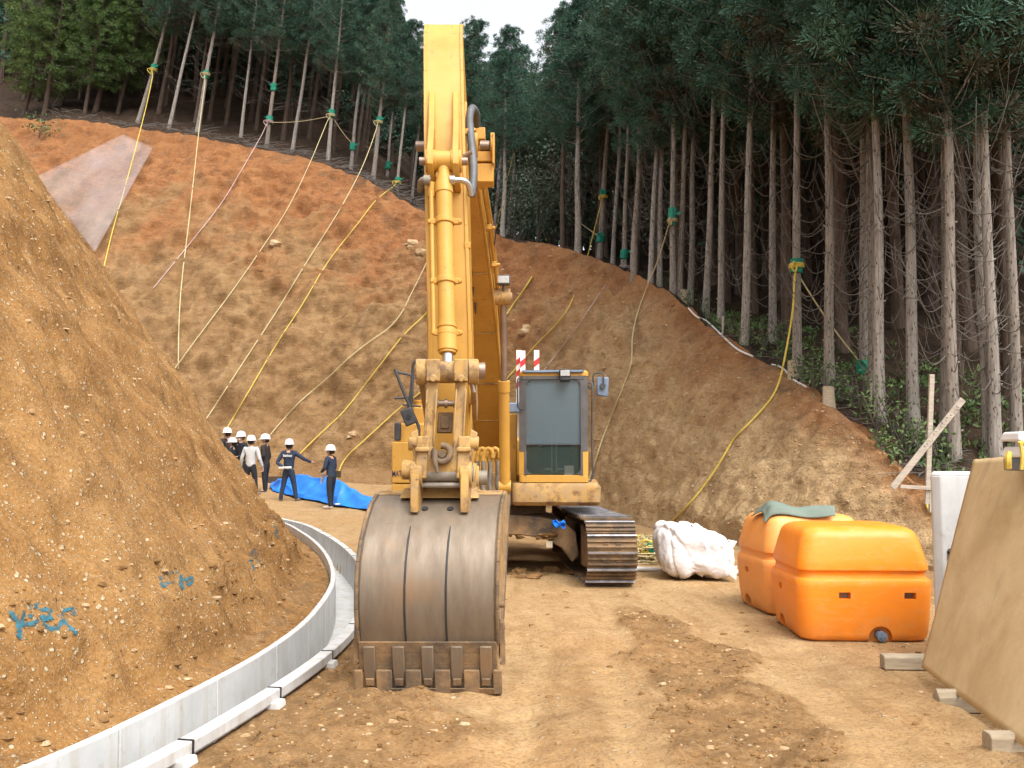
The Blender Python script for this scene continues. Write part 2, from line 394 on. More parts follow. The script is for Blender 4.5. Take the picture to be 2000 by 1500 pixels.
def dusty_plate():
    n = N('dusty_plate'); g = n.noise(1.6, 6, 0.62, None, 0.8); f = n.noise(8, 6, 0.7); s = n.noise(1.1, 5, 0.6, n.obj((1, 2.5, 0.7)), 1.2)
    c = n.ramp(g, [(0.3, (0.46, 0.32, 0.16)), (0.55, (0.57, 0.42, 0.23)), (0.75, (0.63, 0.49, 0.30))])
    c = n.mix(n.ramp(s, [(0.56, 0.0), (0.7, 0.6)]), c, (0.33, 0.25, 0.15))
    c = n.mix(n.ramp(f, [(0.55, 0.0), (0.75, 0.3)]), c, (0.36, 0.23, 0.10))
    n.set(c, 0.9, 0, 0.2); n.bump(f, 0.35, 0.012); return n.m
M['plate'] = dusty_plate()
M['window_reflection'] = None
def reflection_mat():
    n = N('window_reflection_sheet'); n.set((0.50, 0.44, 0.43), 0.35, 0, 0.4, Alpha=n.ramp(n.noise(0.35, 4, 0.6, n.obj((1, 0.25, 0.25))), [(0.35, 0.08), (0.7, 0.22)])); return n.m
M['window_reflection'] = reflection_mat()  # pale tone of a window reflection, carried by a see-through sheet
# vegetation
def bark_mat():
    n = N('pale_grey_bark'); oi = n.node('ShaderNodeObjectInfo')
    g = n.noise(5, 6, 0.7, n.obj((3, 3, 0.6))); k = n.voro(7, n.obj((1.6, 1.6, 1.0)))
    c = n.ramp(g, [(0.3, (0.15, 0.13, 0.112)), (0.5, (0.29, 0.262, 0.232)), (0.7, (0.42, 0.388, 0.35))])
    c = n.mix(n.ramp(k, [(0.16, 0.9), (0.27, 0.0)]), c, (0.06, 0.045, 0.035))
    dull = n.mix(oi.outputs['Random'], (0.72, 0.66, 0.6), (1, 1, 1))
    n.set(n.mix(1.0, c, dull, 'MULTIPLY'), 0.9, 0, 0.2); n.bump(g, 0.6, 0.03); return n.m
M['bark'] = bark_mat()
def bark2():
    n = N('shade_darkened_bark'); g = n.noise(5, 6, 0.7, n.obj((3, 3, 0.6))); oi = n.node('ShaderNodeObjectInfo')
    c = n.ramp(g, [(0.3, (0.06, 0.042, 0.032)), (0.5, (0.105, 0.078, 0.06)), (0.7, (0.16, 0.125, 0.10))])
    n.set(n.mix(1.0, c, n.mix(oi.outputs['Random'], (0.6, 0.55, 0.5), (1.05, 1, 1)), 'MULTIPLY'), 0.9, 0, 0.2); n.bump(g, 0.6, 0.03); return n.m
M['bark_shaded'] = bark2()  # darker bark for the inner trees: forest shade put into the colour
M['dead_twig'] = plain('dead_branch', (0.115, 0.098, 0.083), 0.9, 0, 0.3, 2)
def leaf_mat(name, a, b, c3):
    n = N(name); f = n.noise(1.1, 3, 0.5); oi = n.node('ShaderNodeObjectInfo')
    c = n.ramp(f, [(0.3, a), (0.5, b), (0.72, c3)])
    n.set(n.mix(oi.outputs['Random'], c, n.mix(1.0, c, (0.72, 0.86, 0.9), 'MULTIPLY')), 0.65, 0, 0.25)
    return n.m
M['needles'] = leaf_mat('cedar_needles', (0.032, 0.074, 0.048), (0.056, 0.118, 0.076), (0.085, 0.155, 0.092))
M['needles_light'] = leaf_mat('light_cypress_foliage', (0.05, 0.085, 0.02), (0.085, 0.13, 0.03), (0.13, 0.17, 0.045))
M['needles_brown'] = leaf_mat('browning_needles', (0.05, 0.035, 0.022), (0.07, 0.06, 0.035), (0.06, 0.085, 0.045))
M['broad'] = leaf_mat('broad_leaves', (0.06, 0.095, 0.06), (0.11, 0.15, 0.10), (0.17, 0.21, 0.15))
M['herb'] = leaf_mat('low_plant_leaves', (0.06, 0.10, 0.03), (0.11, 0.16, 0.05), (0.19, 0.22, 0.08))
# people
M['skin'] = plain('skin', (0.52, 0.31, 0.21), 0.55, 0, 0.08)
M['navy'] = plain('navy_fabric', (0.022, 0.034, 0.062), 0.8, 0, 0.3, 14)
M['black_fabric'] = plain('black_fabric', (0.018, 0.02, 0.026), 0.85, 0, 0.3, 14)
M['brown_fabric'] = plain('dark_brown_fabric', (0.030, 0.024, 0.022), 0.85, 0, 0.3, 14)
M['grey_fabric'] = plain('light_grey_fabric', (0.50, 0.50, 0.49), 0.85, 0, 0.12, 12)
M['helmet'] = plain('white_helmet_shell', (0.80, 0.80, 0.81), 0.3, 0, 0.04)
M['paper'] = plain('paper', (0.78, 0.77, 0.73), 0.7, 0, 0.05)
M['shoe'] = plain('shoe', (0.12, 0.11, 0.10), 0.7, 0, 0.2)
M['shoe_light'] = plain('light_shoe', (0.48, 0.45, 0.40), 0.7, 0, 0.15)
M['hair'] = plain('black_hair', (0.012, 0.011, 0.010), 0.6, 0, 0.2)
M['blue_paint'] = plain('blue_marking_spray', (0.03, 0.115, 0.15), 0.9, 0, 0.45, 30)
M['plank_dark'] = timber('dark_wet_board', (0.10, 0.075, 0.055))
# ------------------------------------------------------------------ ground, gutter path, mound, cut slope, forest floor
PATH = polyline([(x, y, 0) for x, y in [(-6.2, -1.0), (-4.4, 1.2), (-3.02, 3.0), (-2.28, 4.7), (-1.95, 6.2), (-1.76, 7.8), (-1.78, 9.5), (-2.08, 12), (-2.85, 15.2), (-3.95, 18.6), (-5.35, 22), (-7.6, 25.2), (-11, 28.2), (-16, 30.5), (-24, 32)]], 0.12)
PXY = np.array([(p.x, p.y) for p in PATH])
def rise(x, y):
    """gentle climb of the site road towards the far left"""
    x, y = np.asarray(x, float), np.asarray(y, float)
    return 0.055 * np.clip(y - 24, 0, 14) * sstep(1, -4, x) + 0.05 * np.clip(-x - 5, 0, 12) * sstep(22, 26, y)
def path_dist(x, y):
    out = np.full(x.shape, 1e9); fl = out.ravel(); xr, yr = x.ravel(), y.ravel()
    near = (xr > -25) & (xr < 0) & (yr < 33)
    idx = np.nonzero(near)[0]
    for k in range(0, len(idx), 4000):
        q = idx[k:k + 4000]
        fl[q] = np.sqrt(((xr[q, None] - PXY[None, :, 0]) ** 2 + (yr[q, None] - PXY[None, :, 1]) ** 2).min(1))
    return fl.reshape(x.shape)
def axis(segs):
    out = []
    for a, b, st in segs: out += list(np.arange(a, b - 1e-6, st))
    return np.array(out + [segs[-1][1]])
gx = axis([(-90, -26, 4), (-26, -8, 0.5), (-8, -3.4, 0.12), (-3.4, 4.6, 0.045), (4.6, 8, 0.1), (8, 20, 0.6), (20, 90, 5)])
gy = axis([(-40, -2, 2), (-2, 3.6, 0.2), (3.6, 10, 0.045), (10, 16, 0.09), (16, 38, 0.22), (38, 100, 4)])
X, Y = np.meshgrid(gx, gy)
def loose_share(x, y):
    wob = 0.35 * fbm(x * 1.4, y * 1.0, seed=91)
    bx = np.interp(y, [4, 5.4, 8.4, 10.4, 12], [1.45, 1.42, 1.5, 1.35, 1.25])
    band = sstep(1.15, 0.7, np.abs(x - bx + 0.5 * wob) / np.interp(y, [4, 5.4, 8.4, 10.4], [0.55, 0.52, 0.42, 0.26])) * sstep(11.2, 9.5, y)
    left = sstep(-0.25, -0.95, x + 0.25 * np.sin(y * 0.9) + wob) * sstep(16, 11, y)
    far = 0.6 * sstep(12.5, 14, y) * sstep(24, 18, y) * sstep(-4, -1.5, x) * 0.8
    slope_foot = sstep(0.5, 1.6, x - (2.6 + 0.15 * (y - 9))) * sstep(9.8, 11, y)
    lanes = np.clip(0.18 + 0.5 * fbm(x * 2.4 - 0.12 * y, y * 0.16, seed=95, oct=3), 0, 0.6) * sstep(14, 10, y)
    return np.clip(np.maximum.reduce([band, left, far, 0.8 * slope_foot, lanes]), 0, 1)
LO = loose_share(X, Y)
D = path_dist(X, Y)
Z = rise(X, Y) + 0.035 * fbm(X * 0.5, Y * 0.5, seed=3) * sstep(30, 8, np.abs(X)) 
rough = 0.25 + 0.75 * LO
Z += rough * (0.028 * fbm(X * 2.2, Y * 2.2, seed=5) + 0.030 * fbm(X * 7, Y * 7, seed=8, oct=3) ) + LO * 0.03
Z += (1 - LO) * sstep(14, 11, Y) * 0.022 * fbm(X * 3.2, Y * 0.45, seed=22, oct=3)
Z += 0.006 * (1 - LO) * np.sin((X * 0.92 + Y * 0.25) * 30 + 3 * fbm(X, Y, seed=20)) * (fbm(X * 0.8, Y * 0.8, seed=21) > 0)
Z = np.where(D < 0.5, Z * sstep(0.3, 0.6, D) + rise(X, Y) * (1 - sstep(0.3, 0.6, D)) - 0.03, Z)
Z = np.where(D < 0.215, Z - 0.6, Z)
def flat_under(x0, x1, y0, y1, z=None):
    """things stand on even ground"""
    global Z
    m = sstep(0, 0.15, np.minimum.reduce([X - x0 + 0.15, x1 - X + 0.15, Y - y0 + 0.15, y1 - Y + 0.15]))
    Z = Z * (1 - m) + (-0.012) * m
flat_under(2.4, 4.0, 8.35, 11.0); flat_under(0.9, 1.6, 11.8, 16.6); flat_under(-1.7, -0.9, 11.8, 16.6); flat_under(3.0, 4.8, 4.6, 9.4)
nyy, nxx = X.shape
verts = np.stack([X, Y, Z], -1).reshape(-1, 3)
ii = np.arange(nyy * nxx).reshape(nyy, nxx)
faces = np.stack([ii[:-1, :-1], ii[:-1, 1:], ii[1:, 1:], ii[1:, :-1]], -1).reshape(-1, 4)
def grid_mesh(name, verts, faces, mat, attrs, parent=None):
    me = bpy.data.meshes.new(name); me.from_pydata(verts.tolist(), [], faces.tolist()); me.materials.append(mat)
    me.polygons.foreach_set('use_smooth', [True] * len(me.polygons))
    for k, v in attrs.items():
        a = me.attributes.new(k, 'FLOAT', 'POINT'); a.data.foreach_set('value', np.asarray(v, float).ravel())
    me.update(); o = bpy.data.objects.new(name, me); COL.objects.link(o); return o
ground = tag(grid_mesh('ground', verts, faces, M['road'], {'loose': LO}), kind='structure')
def gz(x, y):
    """height of the ground at a point"""
    i = min(max(np.searchsorted(gx, x) - 1, 0), len(gx) - 2); j = min(max(np.searchsorted(gy, y) - 1, 0), len(gy) - 2)
    a, b = (x - gx[i]) / (gx[i + 1] - gx[i]), (y - gy[j]) / (gy[j + 1] - gy[j])
    return float(Z[j, i] * (1 - a) * (1 - b) + Z[j, i + 1] * a * (1 - b) + Z[j + 1, i] * (1 - a) * b + Z[j + 1, i + 1] * a * b)

# the mound: a spur of bare earth whose foot follows the gutter
MOUND_TAN = 1.45
mb_path = polyline(PATH[::6], 0.075)
mt = []
for i, p in enumerate(mb_path):
    a, b = mb_path[max(i - 8, 0)], mb_path[min(i + 8, len(mb_path) - 1)]
    d = (b - a).normalized(); mt.append(Vector((-d.y, d.x, 0)))
dn = np.concatenate([np.arange(0, 0.5, 0.06), np.arange(0.5, 4.5, 0.055), np.arange(4.5, 8.6, 0.11), np.array([9.4, 11, 14, 20])])
B = np.array([(p.x, p.y) for p in mb_path]); NI = np.array([(q.x, q.y) for q in mt])
off = 0.30
mx = B[:, None, 0] + NI[:, None, 0] * (dn[None, :] + off); my = B[:, None, 1] + NI[:, None, 1] * (dn[None, :] + off)
base = rise(B[:, 0], B[:, 1])[:, None]
prof = np.where(dn < 0.32, dn * 0.306, 0.098 + (dn - 0.32) * MOUND_TAN)
prof = np.where(dn > 8.6, 0.098 + 8.3 * MOUND_TAN + (dn - 8.6) * 0.1, prof)
mz = base + prof[None, :] - 0.03
sl_ = np.sqrt(mx ** 2 + my ** 2)
nrm = sstep(0.05, 0.6, dn)[None, :]
disp = nrm * (0.10 * fbm(mx * 0.7, my * 0.7, mz * 0.7, seed=31) + 0.05 * fbm(mx * 2.6, my * 2.6, mz * 2.6, seed=33) + 0.030 * fbm(mx * 8, my * 8, mz * 8, seed=35, oct=3) - 0.07 * np.abs(fbm(np.arange(len(B))[:, None] * 0.075 * 1.1 + 0 * mx, mz * 0.28, seed=36, oct=3)) - 0.10 * np.clip(fbm(mx * 1.6, my * 1.6, mz * 1.9, seed=38, oct=3) - 0.35, 0, 1)) \
    + 0.10 * np.exp(-((dn - 0.62) / 0.22) ** 2)[None, :] * (0.35 + fbm(mx * 3, my * 3, mz * 3, seed=37))
sa = math.sin(math.atan(MOUND_TAN)); ca = math.cos(math.atan(MOUND_TAN))
mx2 = mx - NI[:, None, 0] * disp * sa; my2 = my - NI[:, None, 1] * disp * sa; mz2 = mz + disp * ca
nu, nv = mx.shape
verts = np.stack([mx2, my2, mz2], -1).reshape(-1, 3); ii = np.arange(nu * nv).reshape(nu, nv)
faces = np.stack([ii[:-1, :-1], ii[1:, :-1], ii[1:, 1:], ii[:-1, 1:]], -1).reshape(-1, 4)
faces = faces[:, ::-1]
mound = tag(grid_mesh('earth_slope', verts, faces, M['mound'], {}), kind='structure')
mound_bvh = BVHTree.FromPolygons(verts.tolist(), faces.tolist())

# the far cut slope round the site and the forest floor behind its edge
COLS = [  # foot x, y ; edge of the forest: photo x, y, distance ; climb of the forest floor
    (-44, 42, -330, 215, 74, .5), (-28, 39, -150, 222, 71, .5), (-19, 37, 0, 230, 66, .5), (-13, 35.5, 300, 252, 60, .5), (-9.3, 34.5, 520, 292, 56, .48),
    (-6.2, 33.8, 700, 342, 52, .42), (-3.2, 33, 830, 415, 48.5, .30), (-0.2, 31.3, 970, 460, 43.5, .26), (1.9, 27, 1130, 492, 36, .22), (3.0, 22, 1300, 570, 28, .24),
    (3.6, 19, 1400, 650, 23.3, .26), (4.1, 17.2, 1520, 722, 20.2, .28), (4.6, 15.7, 1640, 805, 17.2, .28), (5.3, 14.5, 1750, 902, 15.4, .27), (5.9, 13.6, 1835, 962, 14.3, .25),
    (7.0, 12.1, 2180, 975, 12.9, .24), (11.5, 9.2, 3250, 985, 10.4, .24), (18, 5.0, 6500, 990, 6.4, .24)]
def cr(t, arr):
    i = np.clip(np.floor(t).astype(int), 0, len(arr) - 2); f = (t - i)[:, None]
    a = arr[np.clip(i - 1, 0, None)]; b = arr[i]; c = arr[i + 1]; d = arr[np.clip(i + 2, None, len(arr) - 1)]
    return 0.5 * (2 * b + (c - a) * f + (2 * a - 5 * b + 4 * c - d) * f ** 2 + (3 * b - a - 3 * c + d) * f ** 3)
foot = np.array([(c[0], c[1], 0) for c in COLS], float); foot[:, 2] = rise(foot[:, 0], foot[:, 1]) - 0.08
edge = np.array([tuple(P(c[2], c[3], c[4])) for c in COLS])
climb = np.array([[c[5]] for c in COLS])
tt = np.concatenate([np.linspace(0, 2, 50, endpoint=False), np.linspace(2, 9, 300, endpoint=False), np.linspace(9, 14.6, 250, endpoint=False), np.linspace(14.6, 17, 40)])
FT, ED, CLM = cr(tt, foot), cr(tt, edge), cr(tt, climb)
aw = ED - FT; aw[:, 2] = 0
k_ = np.ones(61) / 61.0
aw = np.stack([np.convolve(np.pad(aw[:, q], 30, mode='edge'), k_, 'valid') for q in range(3)], 1)
aw /= np.linalg.norm(aw, axis=1)[:, None]
vv = np.linspace(0, 1, 200)
SL = FT[:, None, :] + (ED - FT)[:, None, :] * vv[None, :, None]
sag = (0.10 * np.sin(math.pi * vv))[None, :, None] * np.linalg.norm(ED - FT, axis=1)[:, None, None] * 0.35
SL[:, :, 2:3] += sag * np.array([0, 0, 1])[2]
env = (sstep(0, 0.08, vv) * sstep(1.03, 0.93, vv))[None, :]
size = np.clip(np.linalg.norm(ED - FT, axis=1) / 18.0, 0.18, 1.0)[:, None]
x_, y_, z_ = SL[..., 0], SL[..., 1], SL[..., 2]
dd = env * size * (0.75 * fbm(x_ * 0.13, y_ * 0.13, z_ * 0.13, seed=41) + 0.42 * fbm(x_ * 0.45 + 0.2 * z_, y_ * 0.3, z_ * 0.9, seed=43) + 0.16 * fbm(x_ * 1.5, y_ * 1.2, z_ * 2.2, seed=45, oct=3)
                   - 0.22 * np.abs(fbm(x_ * 0.9 + z_ * 0.6, y_ * 0.35, z_ * 0.5, seed=47, oct=3)))
lat = np.concatenate([[0], np.cumsum(np.linalg.norm(np.diff((FT + ED) / 2, axis=0)[:, :2], axis=1))])[:, None]
qa, qb = lat * 0.82 + z_ * 0.9, z_ * 0.95 - lat * 0.62
dd -= env * size ** 0.6 * 0.42 * np.abs(fbm(qa * 0.32, qb * 0.95, 0 * z_, seed=55, oct=4, gain=0.55)) - env * 0.1
dd += env * 0.05 * fbm(x_ * 3, y_ * 3, z_ * 3, seed=49, oct=3)
SL[..., 0] -= aw[:, None, 0] * dd * 0.7; SL[..., 1] -= aw[:, None, 1] * dd * 0.7; SL[..., 2] += dd * 0.6
SL[:, -1, 2] += 0.12 * fbm(ED[:, 0] * 1.1, ED[:, 1] * 1.1, seed=51)
nu, nv = SL.shape[:2]; ii = np.arange(nu * nv).reshape(nu, nv)
fs_ = np.stack([ii[:-1, :-1], ii[1:, :-1], ii[1:, 1:], ii[:-1, 1:]], -1).reshape(-1, 4)
sv = SL.reshape(-1, 3)
side = np.repeat(np.clip((tt - 6.5) / 6.0, 0, 1)[:, None], nv, 1)
slope = tag(grid_mesh('cut_slope', sv, fs_, M['slope'], {'height_share': np.repeat(vv[None, :], nu, 0), 'side_share': side}), kind='structure')
ss = np.concatenate([np.array([0, 0.25, 0.6, 1.0]), np.arange(1.6, 12, 0.8), np.arange(12, 75, 3.0)])
FLR = SL[:, -1, None, :] + aw[:, None, :] * ss[None, :, None]
FLR[..., 2] += CLM * ss[None, :] + (0.30 * sstep(8.2, 9.5, tt) + 0.15 * sstep(6.5, 5, tt))[:, None] * np.clip(ss - 12, 0, 60)[None, :] + 0.25 * sstep(0, 3, ss)[None, :] * fbm(FLR[..., 0] * 0.35, FLR[..., 1] * 0.35, seed=53)
FLR[:, 0, 2] -= 0.02
nu, nv = FLR.shape[:2]; ii = np.arange(nu * nv).reshape(nu, nv)
ff_ = np.stack([ii[:-1, :-1], ii[1:, :-1], ii[1:, 1:], ii[:-1, 1:]], -1).reshape(-1, 4)
fv = FLR.reshape(-1, 3)
forest_floor = tag(grid_mesh('forest_ground', fv, ff_, M['forest_floor'], {}), kind='structure')
slope_bvh = BVHTree.FromPolygons(sv.tolist() + fv.tolist(), fs_.tolist() + (ff_ + len(sv)).tolist())
def hit(px, py, bvh=None, lift=0.0):
    d = ray(px, py).normalized()
    h = (bvh or slope_bvh).ray_cast(Vector((0, 0, EYE)), d)
    if h[0] is None: return None
    return h[0] - d * lift
def floor_at(t, s_):
    """a point of the forest floor, s_ metres behind the edge, at column parameter t"""
    i = int(np.argmin(np.abs(tt - t))); j = int(np.searchsorted(ss, s_)); j = min(max(j, 1), len(ss) - 1)
    f = (s_ - ss[j - 1]) / (ss[j] - ss[j - 1])
    return Vector(FLR[i, j - 1] * (1 - f) + FLR[i, j] * f)

# ------------------------------------------------------------------ stones and clods
rs = random.Random(5)
def scatter(name, pts, sizes, mat, seed):
    mb = MB(); rnd = random.Random(seed)
    for p, s_ in zip(pts, sizes):
        mb.blob(p, (s_ * rnd.uniform(0.7, 1.4), s_ * rnd.uniform(0.6, 1.1), s_ * rnd.uniform(0.4, 0.75)), rnd.random(), 0.22, 6, 4)
    return tag(mb.build(name, mat, smooth=False), kind='stuff')
pts, sz = [], []
mv = np.stack([mx2, my2, mz2], -1)
for k in range(2200):
    i = rs.randrange(20, mv.shape[0] - 10); j = rs.randrange(4, 110)
    p = mv[i, j]
    if p[1] < 3.5: continue
    pts.append(Vector(p)); sz.append(0.012 + 0.028 * rs.random() ** 3 + (0.04 if rs.random() < 0.012 else 0))
scatter('stones', pts, sz, M['stone'], 1)
pts, sz = [], []
for k in range(1500):
    i = rs.randrange(250, 560); j = rs.randrange(2, 190)
    pts.append(Vector(SL[i, j])); sz.append((0.02 + 0.07 * rs.random() ** 3) * min(1.0, SL[i, j][1] / 40))
scatter('stones', pts, sz, M['stone'], 2)
pts, sz = [], []; p2, s2 = [], []
for k in range(9000):
    x, y = rs.uniform(-1.7, 4.2), 3.8 + 9 * rs.random() ** 1.6
    L = float(loose_share(np.array(x), np.array(y)))
    if rs.random() > 0.05 + 0.95 * float(sstep(0.5, 0.9, L)): continue
    if (PXY[:, 0] - x).__pow__(2).__add__((PXY[:, 1] - y) ** 2).min() < 0.1: continue
    (pts if rs.random() < 0.82 else p2).append(Vector((x, y, gz(x, y)))); 
    (sz if len(pts) > len(sz) else s2).append(0.008 + 0.024 * rs.random() ** 3)
scatter('dirt', pts, sz, M['clod'], 3)
scatter('gravel', p2, s2[:len(p2)] + [0.012] * (len(p2) - len(s2)), M['stone'], 4)
# crumbled earth along the foot of the earth slope
pts, sz = [], []
for k in range(2000):
    i = rs.randrange(30, mv.shape[0] - 60); j = rs.randrange(0, 16)
    pts.append(Vector(mv[i, j])); sz.append(0.010 + 0.03 * rs.random() ** 3)
scatter('dirt', pts, sz, M['clod'], 6)

# ------------------------------------------------------------------ precast gutter, one piece after another
def gutter():
    L = [0.0]
    for a, b in zip(PATH[:-1], PATH[1:]): L.append(L[-1] + (b - a).length)
    tot = L[-1]
    def at(s_):
        i = min(max(int(np.searchsorted(L, s_)) - 1, 0), len(PATH) - 2); f = (s_ - L[i]) / (L[i + 1] - L[i])
        p = PATH[i].lerp(PATH[i + 1], f)
        d = (PATH[min(i + 4, len(PATH) - 1)] - PATH[max(i - 3, 0)]).normalized()
        return p, Vector((d.y, -d.x, 0)), d       # right-hand side
    # cross-section, right = road side: (offset, height)
    sec = [(-0.245, 0.115), (-0.185, 0.115), (-0.175, -0.40), (0.175, -0.40), (0.185, 0.075), (0.285, 0.075), (0.285, 0.0), (0.245, -0.02), (0.235, -0.5), (-0.235, -0.5)]
    s_, k = 3.0, 0
    pieces = []
    while s_ < 33:
        e = s_ + 1.18
        m = MB(); rings = []
        n = 4
        for q in range(n + 1):
            t = s_ + 0.006 + (e - s_ - 0.012) * q / n
            p, r_, d = at(t); zz = float(rise(np.array(p.x), np.array(p.y)))
            rings.append([p + r_ * a + Vector((0, 0, b + zz)) for a, b in sec])
        m.loft(rings)
        p, r_, d = at(s_ + 0.05); zz = float(rise(np.array(p.x), np.array(p.y)))
        o = m.build('concrete_gutter', M['concrete'], smooth=False, bevel=0.008)
        # dark joint strip and the collar foot on the road side
        j = MB(); a0, ra, _ = at(e - 0.007); a1, rb, _ = at(e + 0.007)
        j.hull([a0 + ra * 0.19 + Vector((0, 0, zz + 0.0)), a0 + ra * 0.289 + Vector((0, 0, zz + 0.0)), a0 + ra * 0.289 + Vector((0, 0, zz + 0.079)), a0 + ra * 0.19 + Vector((0, 0, zz + 0.079))],
               [a1 + rb * 0.19 + Vector((0, 0, zz + 0.0)), a1 + rb * 0.289 + Vector((0, 0, zz + 0.0)), a1 + rb * 0.289 + Vector((0, 0, zz + 0.079)), a1 + rb * 0.19 + Vector((0, 0, zz + 0.079))])
        j.build('joint_seal', M['black'], o, smooth=False)
        c = MB(); b0, r0, _ = at(e - 0.16); b1, r1, _ = at(e - 0.03)
        c.hull([b0 + r0 * 0.24 + Vector((0, 0, zz - 0.09)), b0 + r0 * 0.36 + Vector((0, 0, zz - 0.09)), b0 + r0 * 0.33 + Vector((0, 0, zz + 0.012)), b0 + r0 * 0.24 + Vector((0, 0, zz + 0.012))],
               [b1 + r1 * 0.24 + Vector((0, 0, zz - 0.09)), b1 + r1 * 0.36 + Vector((0, 0, zz - 0.09)), b1 + r1 * 0.33 + Vector((0, 0, zz + 0.012)), b1 + r1 * 0.24 + Vector((0, 0, zz + 0.012))])
        c.build('collar', M['concrete'], o, smooth=False, bevel=0.006)
        pieces.append((o, at(s_ + 0.6)[0])); s_ = e
    return pieces
gutters = gutter()
ORD = ['first', 'second', 'third', 'fourth', 'fifth', 'sixth', 'seventh', 'eighth', 'ninth', 'tenth', 'eleventh', 'twelfth', 'thirteenth', 'fourteenth', 'fifteenth', 'sixteenth', 'seventeenth', 'eighteenth', 'nineteenth',
       'twentieth', 'twenty-first', 'twenty-second', 'twenty-third', 'twenty-fourth', 'twenty-fifth', 'twenty-sixth', 'twenty-seventh', 'twenty-eighth', 'twenty-ninth', 'thirtieth', 'thirty-first', 'thirty-second', 'thirty-third', 'thirty-fourth', 'thirty-fifth', 'thirty-sixth']
seen = 0
for o, p in gutters:
    if p.y < 3.2 or p.y > 26.5:
        for ch in list(o.children): bpy.data.objects.remove(ch)
        bpy.data.objects.remove(o); continue
    tag(o, f'pale concrete gutter piece, {ORD[seen]} from the camera along the slope foot', 'gutter', 'precast gutter pieces along the earth slope'); seen += 1
# ------------------------------------------------------------------ trees
def blades(mb_v, mb_f, c, rad, n, rnd, length, width, up=0.25, outward=None):
    """a tuft of narrow leaf-sized faces round a point"""
    for _ in range(n):
        th = rnd.uniform(0, 2 * math.pi); u = rnd.uniform(-1, 1); s_ = math.sqrt(1 - u * u)
        d = Vector((s_ * math.cos(th), s_ * math.sin(th), u + up))
        if outward is not None: d = d + outward * 0.6
        d.normalize()
        p = c + Vector((d.x, d.y, d.z * 0.8)) * rad * rnd.uniform(0.15, 0.85)
        q = p + d * length * rnd.uniform(0.7, 1.3)
        wv = d.cross(Vector((rnd.uniform(-1, 1), rnd.uniform(-1, 1), rnd.uniform(-1, 1)))).normalized() * width * rnd.uniform(0.7, 1.3)
        b = len(mb_v); mb_v += [p - wv * 0.4, p + wv * 0.4, q + wv, q - wv]
        mb_f.append((b, b + 1, b + 2, b + 3))
def make_trunk(H, r0, seed, name='trunk'):
    rnd = random.Random(seed); mb = MB(); pts, rr = [], []
    n = 26
    ax, ay = rnd.uniform(-0.12, 0.12), rnd.uniform(-0.12, 0.12)
    for i in range(n + 1):
        t = i / n; h = H * t - 0.35
        pts.append(Vector((ax * math.sin(t * 3.1) + 0.03 * math.sin(t * 17 + seed), ay * math.sin(t * 2.7) + 0.03 * math.cos(t * 13 + seed), h)))
        rr.append(max(0.012, r0 * (1 - 0.93 * t) ** 0.8 * (1 + 0.5 * math.exp(-t * 38))))
    mb.tube(pts, rr, 10)
    for k in range(34):   # branch scars
        t = rnd.uniform(0.05, 0.55); i = int(t * n); a = rnd.uniform(0, 6.28)
        p = pts[i].lerp(pts[i + 1], rnd.random()); r_ = rr[i]
        d = Vector((math.cos(a), math.sin(a), 0.25))
        mb.tube([p + d * r_ * 0.8, p + d * (r_ + rnd.uniform(0.02, 0.07))], [0.022, 0.012], 5)
    return mb, pts, rr
